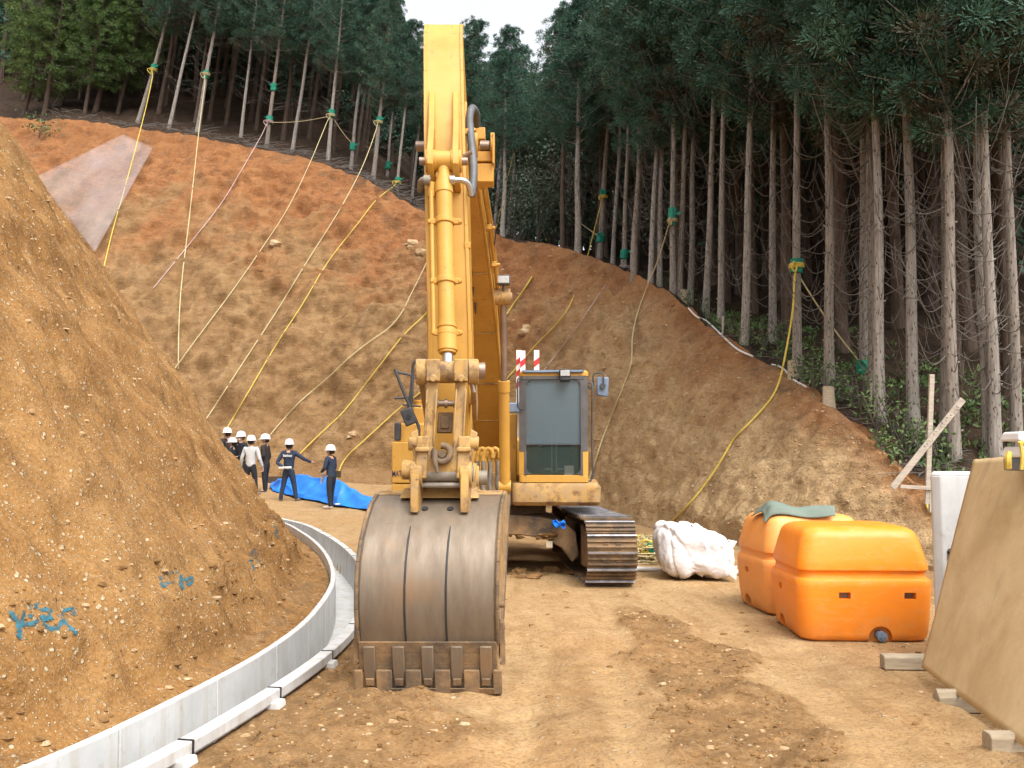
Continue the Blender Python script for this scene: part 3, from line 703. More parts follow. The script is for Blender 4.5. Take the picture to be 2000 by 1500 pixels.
def make_tree_meshes(seed, H, crown_from, spread, kind):
    """trunk, bare branches and crown of one kind of tree, standing at the origin"""
    rnd = random.Random(seed)
    r0 = 0.0142 * H
    tb, pts, rr = make_trunk(H, r0, seed)
    def on(h):
        t = min(max((h + 0.35) / H, 0), 0.999) * (len(pts) - 1); i = int(t); return pts[i].lerp(pts[i + 1], t - i), rr[i]
    dead = MB()
    nd = {'cedar': 44, 'fan': 40, 'cypress': 22}[kind]
    for k in range(nd):
        h = H * rnd.uniform(0.07 if kind == 'cedar' else 0.12, crown_from + 0.14); p, r_ = on(h); a = rnd.uniform(0, 6.28)
        L = rnd.uniform(0.5, 1.5) * (0.65 + 0.8 * h / H) * (1.15 if kind == 'fan' else 1)
        d = Vector((math.cos(a), math.sin(a), 0)); q = []
        sg = rnd.uniform(0.35, 0.75) if kind != 'fan' else rnd.uniform(-0.1, 0.2)
        tw = Vector((-d.y, d.x, 0)) * rnd.uniform(-0.25, 0.25)
        for i in range(8):
            t = i / 7
            z = (-sg * math.sin(math.pi * min(t * 1.05, 1)) * 0.6 + (0.75 * t ** 2.4)) if kind != 'fan' else (0.55 * t - sg * t * t)
            q.append(p + d * (r_ * 0.7 + L * (t ** 0.9) * (1 - 0.12 * t)) + tw * t * t * L + Vector((0, 0, L * z * 0.8)))
        dead.tube(q, [0.0085 * (1 - 0.8 * i / 7) + 0.002 for i in range(8)], 4)
        if rnd.random() < 0.4:
            for _ in range(rnd.randint(1, 2)):
                i = rnd.randint(3, 6); e = (q[i] - q[i - 1]).normalized() + Vector((rnd.uniform(-.6, .6), rnd.uniform(-.6, .6), rnd.uniform(-0.1, .6)))
                dead.tube([q[i], q[i] + e * 0.18 * L, q[i] + e * 0.34 * L + Vector((0, 0, 0.08 * L))], [0.006, 0.004, 0.002], 3)
    cv, cf, cm = [], [], []
    nb = 140 if kind != 'cypress' else 130
    wood = MB()
    for k in range(nb):
        t = (k + rnd.random()) / nb
        h = H * (crown_from + (1.0 - crown_from) * t ** 0.92); p, r_ = on(min(h, H * 0.985)); a = k * 2.4 + rnd.uniform(-0.5, 0.5)
        L = spread * (0.25 + 0.75 * min(1, (1 - t) * 1.9)) * (0.55 + 0.45 * min(1, t * 6)) * rnd.uniform(0.55, 1.15)
        d = Vector((math.cos(a), math.sin(a), 0)); lift = rnd.uniform(0.05, 0.45) if kind != 'cypress' else rnd.uniform(-0.1, 0.25)
        end = p + d * L + Vector((0, 0, L * lift))
        wood.tube([p, p.lerp(end, 0.5) + Vector((0, 0, -0.06 * L)), end], [0.018, 0.012, 0.004], 3)
        for q in range(3 if L > 0.6 else 2):
            f = 0.38 + 0.34 * q + rnd.uniform(-0.08, 0.08)
            c = p.lerp(end, f) + Vector((rnd.uniform(-.2, .2), rnd.uniform(-.2, .2), rnd.uniform(-.12, .2)))
            before = len(cf)
            if kind == 'cypress':
                for z in range(3):
                    blades(cv, cf, c + d * 0.15 * z + Vector((0, 0, -0.10 * z)), rnd.uniform(0.2, 0.3), 40, rnd, 0.13, 0.017, -0.25, d * 0.7)
            else:
                blades(cv, cf, c, rnd.uniform(0.26, 0.46) * (1.05 - 0.35 * t), 165, rnd, 0.085, 0.0115, 0.25, d)
            m = 0
            if rnd.random() < (0.22 if t < 0.12 else 0.03): m = 1
            cm += [m] * (len(cf) - before)
    b0 = len(cv); cv += wood.v; cf += [[b0 + i for i in f] for f in wood.f]; cm += [2] * len(wood.f)
    mats = [M['needles_light'] if kind == 'cypress' else M['needles'], M['needles_brown'], M['bark']]
    def me(name, v, f, mm, mi=None, smooth=True):
        x = bpy.data.meshes.new(name); x.from_pydata([tuple(q) for q in v], [], f)
        for q in mm: x.materials.append(q)
        if mi: x.polygons.foreach_set('material_index', mi)
        if smooth: x.polygons.foreach_set('use_smooth', [True] * len(x.polygons))
        x.update(); return x
    return {'trunk': me('trunk', tb.v, tb.f, [M['bark']]), 'inner_bare_branches': me('bare_branches', dead.v[:len(dead.v) * 6 // 10], [q for q in dead.f if max(q) < len(dead.v) * 6 // 10], [M['bark_shaded']]), 'inner_trunk': me('trunk', tb.v, tb.f, [M['bark_shaded']]), 'bare_branches': me('bare_branches', dead.v, dead.f, [M['dead_twig']]), 'crown': me('crown', cv, cf, mats, cm, False), 'H': H, 'r0': r0, 'pts': pts, 'rr': rr}
KINDS_T = {'cedar': [make_tree_meshes(11 + i, 13.0, cfm, sp, 'cedar') for i, (cfm, sp) in enumerate([(0.40, 1.6), (0.46, 1.75), (0.34, 1.7), (0.50, 1.6), (0.42, 1.9)])],
           'fan': [make_tree_meshes(31 + i, 15.0, cfm, sp, 'fan') for i, (cfm, sp) in enumerate([(0.42, 1.7), (0.48, 1.9), (0.52, 1.8), (0.38, 1.9)])],
           'cypress': [make_tree_meshes(51 + i, 14.0, cfm, sp, 'cypress') for i, (cfm, sp) in enumerate([(0.14, 2.2), (0.2, 2.5)])]}
TREES = []
def place_tree(base, up, height, kind, rnd, label, group=None, name='cedar_tree', thick=1.0, variant=None, inner=False):
    v = KINDS_T[kind][rnd.randrange(len(KINDS_T[kind])) if variant is None else variant]
    e = empty(name, base); s_ = height / v['H']
    q = Vector((0, 0, 1)).rotation_difference(up.normalized()) @ Quaternion((0, 0, 1), rnd.uniform(0, 6.28))
    e.rotation_mode = 'QUATERNION'; e.rotation_quaternion = q; e.scale = (s_ * thick, s_ * thick, s_)
    tag(e, label, 'tree', group)
    for pn in ('trunk', 'bare_branches', 'crown'):
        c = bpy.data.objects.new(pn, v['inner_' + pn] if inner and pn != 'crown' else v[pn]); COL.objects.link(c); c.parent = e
        if pn == 'crown' and thick != 1: c.scale = (1 / thick, 1 / thick, 1)
        if pn == 'bare_branches' and thick != 1: c.scale = (1 / thick, 1 / thick, 1)
    TREES.append((base, up.normalized(), s_, v, q, thick)); return len(TREES) - 1
def trunk_point(k, py):
    """point and radius on tree k's trunk at photo height py"""
    base, up, s_, v, q, th = TREES[k]; best = None
    for i in range(len(v['pts'])):
        for f in (0, 0.25, 0.5, 0.75):
            j = min(i + 1, len(v['pts']) - 1)
            p = v['pts'][i].lerp(v['pts'][j], f); wpt = base + q @ Vector((p.x * s_ * th, p.y * s_ * th, p.z * s_)); r_ = v['rr'][i] * s_ * th
            d = wpt - Vector((0, 0, EYE)); yy = d.y * CT + d.z * ST; zz = -d.y * ST + d.z * CT
            e = abs(750 - F_PX * zz / yy - py)
            if best is None or e < best[0]: best = (e, wpt, r_)
    return best[1], best[2]
def H_at(px):
    return float(np.interp(px, [0, 600, 720, 780, 840, 910, 985, 1060, 1085, 1130, 1300, 1500, 2000], [17, 15.5, 12, 9.8, 9.2, 11.6, 10.6, 10.0, 12, 12.5, 13, 13.5, 13.5]))
# trees one can tell apart in the photograph: foot x, y; a higher point of the trunk x, y; width at the foot
KEY = [(112, 205, 168, 60, 22), (270, 240, 330, 20, 15), (330, 250, 365, 100, 10), (385, 258, 425, 40, 15), (470, 268, 490, 100, 10), (520, 288, 545, 90, 14), (571, 296, 600, 90, 13), (640, 312, 660, 100, 13),
       (685, 330, 710, 120, 13), (728, 355, 760, 60, 16), (756, 345, 770, 200, 10), (775, 372, 795, 180, 11), (805, 385, 822, 200, 10),
       (965, 455, 985, 200, 9), (992, 458, 1014, 150, 12), (1020, 462, 1030, 250, 8), (1083, 472, 1110, 60, 15), (1122, 482, 1143, 150, 12), (1131, 488, 1150, 200, 12), (1170, 506, 1190, 150, 20), (1197, 515, 1210, 250, 11), (1219, 524, 1232, 200, 13),
       (1237, 536, 1255, 200, 13), (1270, 552, 1290, 100, 15), (1287, 560, 1296, 250, 10), (1314, 572, 1322, 100, 21), (1328, 582, 1338, 260, 9), (1348, 592, 1357, 200, 13), (1379, 616, 1390, 180, 17), (1407, 632, 1417, 200, 16), (1453, 672, 1468, 150, 20), (1508, 668, 1514, 300, 13),
       (1556, 730, 1563, 170, 26), (1622, 756, 1618, 150, 22), (1690, 745, 1686, 300, 18), (1706, 770, 1700, 300, 17), (1721, 818, 1713, 200, 22), (1787, 835, 1779, 350, 24), (1848, 830, 1840, 300, 17), (1862, 893, 1851, 300, 21),
       (1930, 885, 1912, 420, 17), (1946, 900, 1928, 400, 16), (1988, 870, 1968, 300, 24)]
rt = random.Random(77)
KEYI = {}
nL = nM = nR = 0
NOTE = {112: 'thick leaning tree with yellow-green boughs at the far left of the slope edge'}
for (bx, by, tx, ty, wd) in KEY:
    b = hit(bx, by)
    if b is None: continue
    tp = P(tx, ty, b.y)
    up = tp - b
    kind = 'cypress' if bx < 200 else ('fan' if bx < 1060 else 'cedar')
    hgt = H_at(bx) * rt.uniform(0.95, 1.05)
    want = wd / F_PX * b.y * 0.5 * 0.78
    th = min(max(want / (0.0142 * hgt * 1.25), 0.55), 1.5)
    if bx < 900: nL += 1; lab = f'slender grey cedar on the left slope crest, {ORD[nL - 1]} trunk from the left'
    elif bx < 1060: nM += 1; lab = f'short cedar on the slope edge, {ORD[nM - 1]} trunk right of the boom'
    else: nR += 1; lab = f'tall pale cedar on the right forest edge, {ORD[nR - 1]} trunk from the boom'
    lab = NOTE.get(bx, lab)
    KEYI[bx] = place_tree(b, up, hgt, kind, rt, lab, 'trees along the edge of the cut', 'cypress_tree' if kind == 'cypress' else 'cedar_tree', th)
# bushy trees crowding the left end of the edge
for k in range(15):
    p = floor_at(rt.uniform(2.05, 3.05), rt.uniform(0.8, 8)); px = 1000 + F_PX * p.x / (p.y * CT)
    if px > 215: continue
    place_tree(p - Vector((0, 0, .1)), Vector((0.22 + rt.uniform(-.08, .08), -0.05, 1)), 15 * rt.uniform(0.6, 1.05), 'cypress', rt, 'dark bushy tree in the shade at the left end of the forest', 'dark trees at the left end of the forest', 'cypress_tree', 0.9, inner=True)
# the rows behind
pos = [(t[0].x, t[0].y) for t in TREES]
def far_enough(p, d):
    return all((p.x - a) ** 2 + (p.y - b) ** 2 > d * d for a, b in pos)
nfill, tries = 0, 0
ZONES = {}
while nfill < 232 and tries < 30000:
    tries += 1
    t = rt.uniform(2.3, 7.6) if rt.random() < 0.55 else rt.uniform(7.6, 15.0); s_ = 1.0 + 36 * rt.random() ** (1.35 if t < 7.6 else 1.9)
    if t < 6.6 and s_ < 3: continue
    p = floor_at(t, s_)
    px = 1000 + F_PX * p.x / (p.y * CT)
    if px < -120 or px > 2130: continue
    if not far_enough(p, 1.5 if t > 8 else 2.4): continue
    lean = Vector((rt.uniform(-0.03, 0.03) + (0.10 if px < 900 else 0.035 if px < 1300 else -0.005), rt.uniform(-0.03, 0.03), 1))
    kind = 'cypress' if px < 230 and rt.random() < 0.75 else ('fan' if px < 1000 else 'cedar')
    hgt = H_at(px) * rt.uniform(0.88, 1.08)
    if 780 < px < 1085: hgt *= 0.97
    if px < 230: lab, g = 'dark bushy tree in the shade at the left end of the forest', 'dark trees at the left end of the forest'
    elif px < 900: lab, g = 'thin grey trunk in the dark forest behind the left crest, one of many alike', 'trees in the dark forest behind the left crest'
    elif px < 1090: lab, g = 'small cedar in the low gap of the forest behind the boom, one of many alike', 'trees in the low gap behind the boom'
    elif px < 1500: lab, g = 'thin brown trunk in the dark forest above the cab, one of many alike', 'trees in the dark forest above the cab'
    else: lab, g = 'thin brown trunk in the dark forest behind the orange tanks, one of many alike', 'trees in the dark forest behind the orange tanks'
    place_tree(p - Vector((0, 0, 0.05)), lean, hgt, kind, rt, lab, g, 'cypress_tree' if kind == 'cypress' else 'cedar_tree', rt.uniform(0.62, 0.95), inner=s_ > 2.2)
    pos.append((p.x, p.y)); nfill += 1
# the woods farther in, one mass
def far_woods():
    rnd = random.Random(123); v, f, mi = [], [], []; made = 0
    while made < 380:
        t = rnd.uniform(1.2, 15.4); s_ = (8 if t > 9 else 14) + 56 * rnd.random(); p = floor_at(t, s_); px = 1000 + F_PX * p.x / (p.y * CT)
        if px < -200 or px > 2250 or not far_enough(p, 1.8): continue
        pos.append((p.x, p.y)); made += 1
        H = H_at(px) * rnd.uniform(0.85, 1.05) * (0.9 if 760 < px < 1090 else 1); tb = MB()
        tb.tube([p - Vector((0, 0, 0.3)), p + Vector((0.02 * H, 0, H * 0.6)), p + Vector((0.03 * H, 0, H))], [0.2, 0.13, 0.02], 6)
        b = len(v); v += tb.v; f += [[b + i for i in q] for q in tb.f]; mi += [1] * len(tb.f)
        for k in range(56):
            q = rnd.random(); a = rnd.uniform(0, 6.28); L = 1.9 * (0.25 + 0.75 * min(1, (1 - q) * 1.8)) * rnd.uniform(0.2, 1)
            c = p + Vector((math.cos(a) * L + 0.02 * H, math.sin(a) * L, H * (0.06 + 0.94 * q))); n0 = len(f)
            blades(v, f, c, 0.55, 30, rnd, 0.36, 0.07, 0.35); mi += [0] * (len(f) - n0)
    o = link_mesh('far_woods', v, f, [M['needles'], M['bark_shaded']], midx=mi, smooth=False); tag(o, kind='stuff')
far_woods()
# ------------------------------------------------------------------ leafy shrubs and low plants on the edge
def leafy(name, base, H, spread, nleaf, size, mat, seed, label, group, stems=5, cat='shrub'):
    rnd = random.Random(seed); e = empty(name, base); tag(e, label, cat, group)
    st = MB(); v, f = [], []
    for k in range(stems):
        a = rnd.uniform(0, 6.28); L = H * rnd.uniform(0.6, 1.0); d = Vector((math.cos(a) * rnd.uniform(0.1, 0.6) * spread / max(H, .1), math.sin(a) * rnd.uniform(0.1, 0.6) * spread / max(H, .1), 1))
        q = [Vector((0, 0, -0.05)), d * L * 0.5 + Vector((rnd.uniform(-.05, .05) * H, 0, 0)), d * L]
        st.tube(q, [0.012 * H ** 0.5 + 0.004, 0.008 * H ** 0.5 + 0.002, 0.003], 4)
        for z in range(nleaf // stems):
            t = rnd.uniform(0.25, 1.02); c = d * L * t + Vector((rnd.gauss(0, 1), rnd.gauss(0, 1), rnd.gauss(0, 0.7))) * spread * 0.22
            n_ = Vector((rnd.uniform(-1, 1), rnd.uniform(-1, 1), rnd.uniform(0.2, 1.2))).normalized(); u = n_.orthogonal().normalized(); u = Quaternion(n_, rnd.uniform(0, 6.28)) @ u; w_ = n_.cross(u)
            L_ = size * rnd.uniform(0.6, 1.3); b = len(v)
            v += [c, c + u * L_ * 0.5 + w_ * L_ * 0.24, c + u * L_ - n_ * L_ * 0.15, c + u * L_ * 0.5 - w_ * L_ * 0.24]; f.append((b, b + 1, b + 2, b + 3))
    st.build('stem', M['dead_twig'], e); link_mesh('foliage', v, f, mat, e, smooth=False); return e
for k, (px, py, H, sp) in enumerate([(1050, 462, 5.5, 3.6), (1010, 460, 4.2, 3.0), (1085, 470, 6.5, 3.0), (1068, 466, 3.4, 3.0), (1030, 455, 7.0, 3.0)]):
    b = hit(px, py) or P(px, py, 44); b = b + Vector((0, 1.2 + 0.8 * k, 0))
    leafy('broadleaf_shrub', b, H, sp, 1500, 0.17, M['broad'], 200 + k, ['tall grey-green broadleaf bush directly behind the yellow rope right of the boom', 'broadleaf bush hard against the right side of the boom', 'loose broadleaf bush beside the pale trunk with the green wrap',
          'low broadleaf bush in the middle of the gap right of the boom', 'tallest broadleaf bush deep in the gap right of the boom'][k], 'broadleaf bushes right of the boom', 7)
HB = [(1345, 600, .6), (1375, 612, .5), (1425, 650, .6), (1450, 672, .5), (1490, 690, .8), (1530, 712, .6), (1565, 745, .7), (1590, 760, .6), (1612, 775, .7), (1640, 780, .8), (1665, 795, 1.0), (1680, 800, .9), (1712, 838, .8), (1745, 850, .9), (1760, 862, .8), (1790, 880, .7), (1720, 880, .35), (1742, 905, .4), (1770, 890, .8), (1800, 905, .8), (1835, 905, .7), (1300, 560, .4), (1130, 485, .5), (1100, 475, .5), (1545, 690, .9), (1520, 680, .9)]
for k, (px, py, H) in enumerate(HB):
    b = hit(px, py)
    if b is None: continue
    leafy('low_plant', b, H * rt.uniform(0.8, 1.15), H * 0.9, 80, 0.085, M['herb'], 300 + k, f'low green plant on the right forest edge, {ORD[k]} of the row of plants', 'low plants along the right forest edge', 5, 'plant')
b = hit(75, 268) or P(75, 268, 64)
leafy('low_plant', b, 1.6, 2.2, 200, 0.22, M['herb'], 360, 'yellow-green plant clinging to the far left top of the cut slope', None, 6, 'plant')
# stumps, felled branches
def stump(px, py, r, h, label):
    b = hit(px, py) or P(px, py, 20); mb = MB(); rnd = random.Random(int(px)); rings = []
    for z, k in ((-0.2, 1.25), (0.0, 1.12), (h * 0.5, 1.0), (h, 0.96)):
        rings.append([b + Vector((math.cos(a) * r * k * (1 + 0.08 * math.sin(3 * a + px)), math.sin(a) * r * k, z + (0.05 * r * math.sin(a * 2) if z == h else 0))) for a in [2 * math.pi * i / 14 for i in range(14)]])
    mb.loft(rings); tag(mb.build('tree_stump', M['timber']), label, 'stump', 'cut stumps along the forest edge')
stump(1337, 590, 0.12, 0.38, 'short pale stump at the forest edge beside the thickest rope tree')
stump(1618, 790, 0.11, 0.34, 'weathered brown stump among low plants at the forest edge')
stump(1548, 738, 0.11, 0.36, 'dark stump where the long yellow rope crosses the edge')
rb = random.Random(9)
mbb = MB()
for k in range(420):   # felled twigs lying along the left crest
    t = rb.uniform(2.2, 6.9); s_ = rb.uniform(0.0, 3.2); p = floor_at(t, s_) + Vector((0, 0, 0.06)); a = rb.uniform(0, 6.28); L = rb.uniform(0.4, 1.6)
    d = Vector((math.cos(a), math.sin(a) * 0.5, rb.uniform(-0.05, 0.28))) * L
    mbb.tube([p, p + d * 0.5 + Vector((0, 0, 0.04)), p + d], [0.03, 0.022, 0.008], 4)
for k in range(260):
    t = rb.uniform(10.2, 14.6); s_ = rb.uniform(-0.0, 1.6); p = floor_at(t, s_) + Vector((0, 0, 0.03)); a = rb.uniform(0, 6.28); L = rb.uniform(0.2, 0.8)
    d = Vector((math.cos(a), math.sin(a), rb.uniform(-0.25, 0.15))) * L
    mbb.tube([p, p + d * 0.5 + Vector((0, 0, 0.02)), p + d], [0.014, 0.01, 0.004], 4)
tag(mbb.build('forest_litter', M['dead_twig']), kind='stuff')
v, f = [], []
for k in range(800):
    t = rb.uniform(9.6, 14.8); s_ = rb.uniform(0.2, 5.0) ; p = floor_at(t, s_)
    blades(v, f, p + Vector((0, 0, 0.05)), 0.10, 5, rb, 0.11, 0.018, 0.7)
tag(link_mesh('undergrowth', v, f, M['herb'], smooth=False), kind='stuff')
# ------------------------------------------------------------------ excavator
EX = empty('excavator', (0.0, 13.4, 0.0))
tag(EX, 'yellow tracked excavator facing the camera with raised boom and bucket resting on the ground', 'excavator')
EO = EX.location.copy()
def part(mb, name, mat, parent=None, bevel=0.0, smooth=True, sharp=38):
    if SH[0]: mb.v = [lean_arm(v) for v in mb.v]
    return mb.build(name, mat, parent or EX, EO, smooth, sharp, bevel)
def xb(Y): return -0.32 + (Y - 13.5) * 0.056
SH = [False]      # the arm leans a little sideways from the boom's plane
def lean_arm(v): return Vector((v.x + float(np.interp(v.z, [1.5, 2.3, 5.6], [-0.535, -0.494, -0.632])) - xb(v.y), v.y, v.z))
def prism(mb, prof, w0, w1, fx=xb):
    """profile in the boom's own plane (distance, height), extruded sideways"""
    return mb.hull([(fx(y) + w1, y, z) for y, z in prof], [(fx(y) + w0, y, z) for y, z in prof])
def bp(Y, w, z): return Vector((xb(Y) + w, Y, z))

# boom: hollow box section, lighter side strips, welded seams
low = [(13.75, 1.72), (12.6, 2.66), (11.75, 3.25), (11.0, 3.62), (9.9, 4.10), (8.95, 4.42)]
upp = [(8.65, 4.62), (8.75, 4.86), (9.9, 4.74), (11.0, 4.45), (11.9, 4.06), (12.8, 3.25), (13.6, 2.15), (13.95, 1.85)]
m = MB(); prism(m, low + upp, -0.21, 0.21)
boom = part(m, 'boom', M['yellow'], bevel=0.012)
m = MB()
for sgn in (-1, 1):
    for a, b in zip(low[:-1], low[1:]):
        prism(m, [a, b, (b[0] + 0.02, b[1] + 0.035), (a[0] + 0.02, a[1] + 0.035)], sgn * 0.21, sgn * 0.235)
    for a, b in zip(upp[1:-1], upp[2:]):
        prism(m, [a, b, (b[0] - 0.02, b[1] - 0.035), (a[0] - 0.02, a[1] - 0.035)], sgn * 0.21, sgn * 0.235)
part(m, 'edge_flange', M['yellow'], boom, bevel=0.004)
for y, z in ((13.2, 2.165), (12.6, 2.65), (11.75, 3.24), (10.6, 3.79)):
    m = MB(); m.box((xb(y), y, z - 0.003), (0.418, 0.02, 0.014), Matrix.Rotation(-0.75, 3, 'X')); part(m, 'weld_seam', M['yellow_worn'], boom)
m = MB()   # scraped rust streak on the underside
for k, (y, z, wd, L) in enumerate(((10.55, 3.80, 0.05, 0.30), (10.85, 3.68, 0.03, 0.2), (11.15, 3.54, 0.022, 0.22))):
    dY, dZ = (0.914, -0.405) if y < 11 else (0.87, -0.49)
    c0 = bp(y, -0.02 + 0.01 * k, z - 0.012); 
    m.hull([c0 + Vector((-wd, 0, 0)), c0 + Vector((wd, 0, 0)), c0 + Vector((wd * .3, dY * L, dZ * L)), c0 + Vector((-wd * .2, dY * L, dZ * L))],
           [c0 + Vector((-wd, 0, .006)), c0 + Vector((wd, 0, .006)), c0 + Vector((wd * .3, dY * L, dZ * L + .006)), c0 + Vector((-wd * .2, dY * L, dZ * L + .006))])
part(m, 'scrape_mark', M['muddy'], boom)
# lettering along the boom's side
def text(name, body, size, origin, xdir, ydir, mat, parent, depth=0.002, squeeze=1.0, o3=None):
    """letters as a thin mesh"""
    cu = bpy.data.curves.new(name, 'FONT'); cu.body = body; cu.size = size; cu.extrude = depth; cu.align_x = 'LEFT'; cu.align_y = 'CENTER'; cu.offset = size * 0.02
    t = bpy.data.objects.new(name, cu); COL.objects.link(t); bpy.context.view_layer.update()
    me = bpy.data.meshes.new_from_object(t.evaluated_get(bpy.context.evaluated_depsgraph_get()))
    bpy.data.objects.remove(t); bpy.data.curves.remove(cu); me.materials.clear(); me.materials.append(mat); me.name = name
    xd, yd = Vector(xdir).normalized(), Vector(ydir).normalized(); zd = xd.cross(yd); o_ = Vector(origin) - (EO if o3 is None else Vector(o3))
    for v in me.vertices: v.co = o_ + xd * v.co.x * squeeze + yd * v.co.y + zd * v.co.z
    o = bpy.data.objects.new(name, me); COL.objects.link(o); o.parent = parent; return o
text('boom_lettering', 'KOMATSU', 0.42, bp(11.35, 0.213, 4.05), (-0.043 * -1, 1.0 * -1, 0.28), (0, 0.28, 1), M['ink'], boom)
# boom tip bracket and pins, right of the arm in the photograph
m = MB()
for wv in (0.24, 0.40):
    m.cyl(bp(8.72, wv - 0.02, 4.66), bp(8.72, wv + 0.02, 4.66), 0.13, 20)
m.box(bp(8.75, 0.32, 4.55), (0.17, 0.14, 0.10)); m.box(bp(8.75, 0.33, 4.38), (0.16, 0.20, 0.18))
m.box(bp(8.70, 0.41, 4.60), (0.025, 0.22, 0.30)); m.box(bp(8.9, 0.27, 4.82), (0.09, 0.2, 0.12))
part(m, 'boom_tip_bracket', M['yellow'], boom, bevel=0.008)
m = MB(); m.cyl(bp(8.72, 0.28, 4.66), bp(8.72, 0.37, 4.66), 0.055, 16); m.cyl(bp(8.72, -0.34, 4.66), bp(8.72, -0.22, 4.66), 0.05, 16); part(m, 'tip_pin', M['rod'], boom)
m = MB(); lug = [(9.2, 0.26, 4.42), (10.1, 0.255, 4.2), (10.9, 0.25, 3.95)]
for y, wv, z in lug: m.box(bp(y, wv, z), (0.06, 0.12, 0.06)); m.cyl(bp(y, wv + 0.03, z), bp(y, wv + 0.07, z), 0.022, 8)
part(m, 'pipe_clamp', M['yellow'], boom, bevel=0.004)
m = MB(); m.tube([bp(9.0, 0.255, 4.52), bp(10.0, 0.255, 4.28), bp(11.0, 0.25, 3.98), bp(11.8, 0.25, 3.55), bp(12.9, 0.25, 2.6)], 0.02, 8); m.tube([bp(9.0, 0.255, 4.60), bp(10.0, 0.255, 4.36), bp(11.0, 0.25, 4.06), bp(11.8, 0.25, 3.65), bp(12.9, 0.25, 2.72)], 0.02, 8)
part(m, 'boom_pipe', M['yellow'], boom)
# work lamp on the boom
lp = P(983, 546, 11.3)
wl = MB(); wl.box(lp + Vector((0, 0.05, 0)), (0.17, 0.10, 0.12)); wl.cyl(lp + Vector((0, 0.06, -0.06)), lp + Vector((0, 0.08, -0.16)), 0.015, 8); wl.box(lp + Vector((-0.08, 0.1, -0.17)), (0.2, 0.06, 0.02))
lamp = part(wl, 'work_lamp', M['charcoal'], boom, bevel=0.012)
m = MB(); m.box(lp + Vector((0, -0.005, 0)), (0.14, 0.012, 0.09)); part(m, 'lamp_lens', M['lens'], lamp, bevel=0.01)

# boom cylinders
def ram(side, foot, pin, r, vis=True):
    mid = foot.lerp(pin, 0.56)
    m = MB(); m.cyl(foot, mid, r, 20); m.cyl(mid - (mid - foot).normalized() * 0.12, mid + (mid - foot).normalized() * 0.02, r * 1.12, 20); m.cyl(foot + Vector((-.08, 0, 0)), foot + Vector((.08, 0, 0)), r * 1.15, 16)
    o = part(m, 'boom_cylinder', M['yellow'])
    m = MB(); m.cyl(mid, pin, r * 0.58, 16); part(m, 'cylinder_rod', M['rod'], o)
    m = MB(); m.cyl(pin + Vector((-.13, 0, 0)), pin + Vector((.09, 0, 0)), 0.105, 18); m.cyl(pin + Vector((.07, 0, 0)), pin + Vector((.11, 0, 0)), 0.06, 12); part(m, 'rod_eye', M['yellow_worn'], o, bevel=0.006)
    return o
ram(1, P(986, 950, 12.15), P(983, 580, 11.45), 0.07)
pl = P(983, 580, 11.45); ql = P(986, 950, 12.15)
ram(-1, Vector((2 * xb(12.15) - ql.x, ql.y, ql.z)), Vector((2 * xb(11.45) - pl.x, pl.y, pl.z)), 0.07)

# arm: hangs nearly upright, front face to the camera
AY = lambda py, Y: Zp(py, Y)
armp = [(7.78, 1.52), (7.62, 1.62), (7.55, 2.1), (7.52, 2.7), (7.60, 3.6), (7.72, 4.2), (7.88, 4.75), (8.0, 5.1), (8.09, 5.38), (8.16, 5.53), (8.26, 5.65), (8.39, 5.72), (8.52, 5.715), (8.68, 5.60), (8.98, 5.0), (9.0, 4.66), (8.85, 4.35), (8.45, 3.3), (8.15, 2.3), (7.98, 1.6)]
SH[0] = True
m = MB(); prism(m, armp, -0.165, 0.165)
arm = part(m, 'arm', M['yellow'], sharp=30, bevel=0.012)
m = MB()   # raised side plates along the front edges
for sgn in (-1, 1):
    fr = armp[2:12]
    for a, b in zip(fr[:-1], fr[1:]):
        prism(m, [(a[0] + 0.04, a[1]), (b[0] + 0.04, b[1]), (b[0] - 0.012, b[1]), (a[0] - 0.012, a[1])][::-1], sgn * 0.150, sgn * 0.178)
part(m, 'arm_side_plate', M['yellow'], arm, bevel=0.004)
# the two long ribs carrying the bucket cylinder's upper pin
pivY, pivZ = 7.50, Zp(315, 7.5)
for sgn, wv in ((-1, -0.105), (1, 0.105)):
    m = MB(); prism(m, [(7.98, Zp(172, 7.95)), (7.90, Zp(180, 7.9)), (7.72, Zp(250, 7.8)), (pivY - 0.09, pivZ + 0.06), (pivY - 0.10, pivZ - 0.05), (pivY - 0.03, pivZ - 0.13), (pivY + 0.15, pivZ - 0.22), (7.95, pivZ + 0.2)], wv - 0.026, wv + 0.026)
    m.cyl(bp(pivY, wv - 0.045, pivZ), bp(pivY, wv + 0.045, pivZ), 0.095, 20)
    part(m, 'cylinder_lug', M['yellow'], arm, bevel=0.006)
m = MB(); m.cyl(bp(pivY, -0.20, pivZ), bp(pivY, 0.20, pivZ), 0.035, 14); m.cyl(bp(pivY, 0.17, pivZ + 0.04), bp(pivY - 0.03, 0.24, pivZ + 0.07), 0.02, 8); part(m, 'lug_pin', M['rod'], arm)
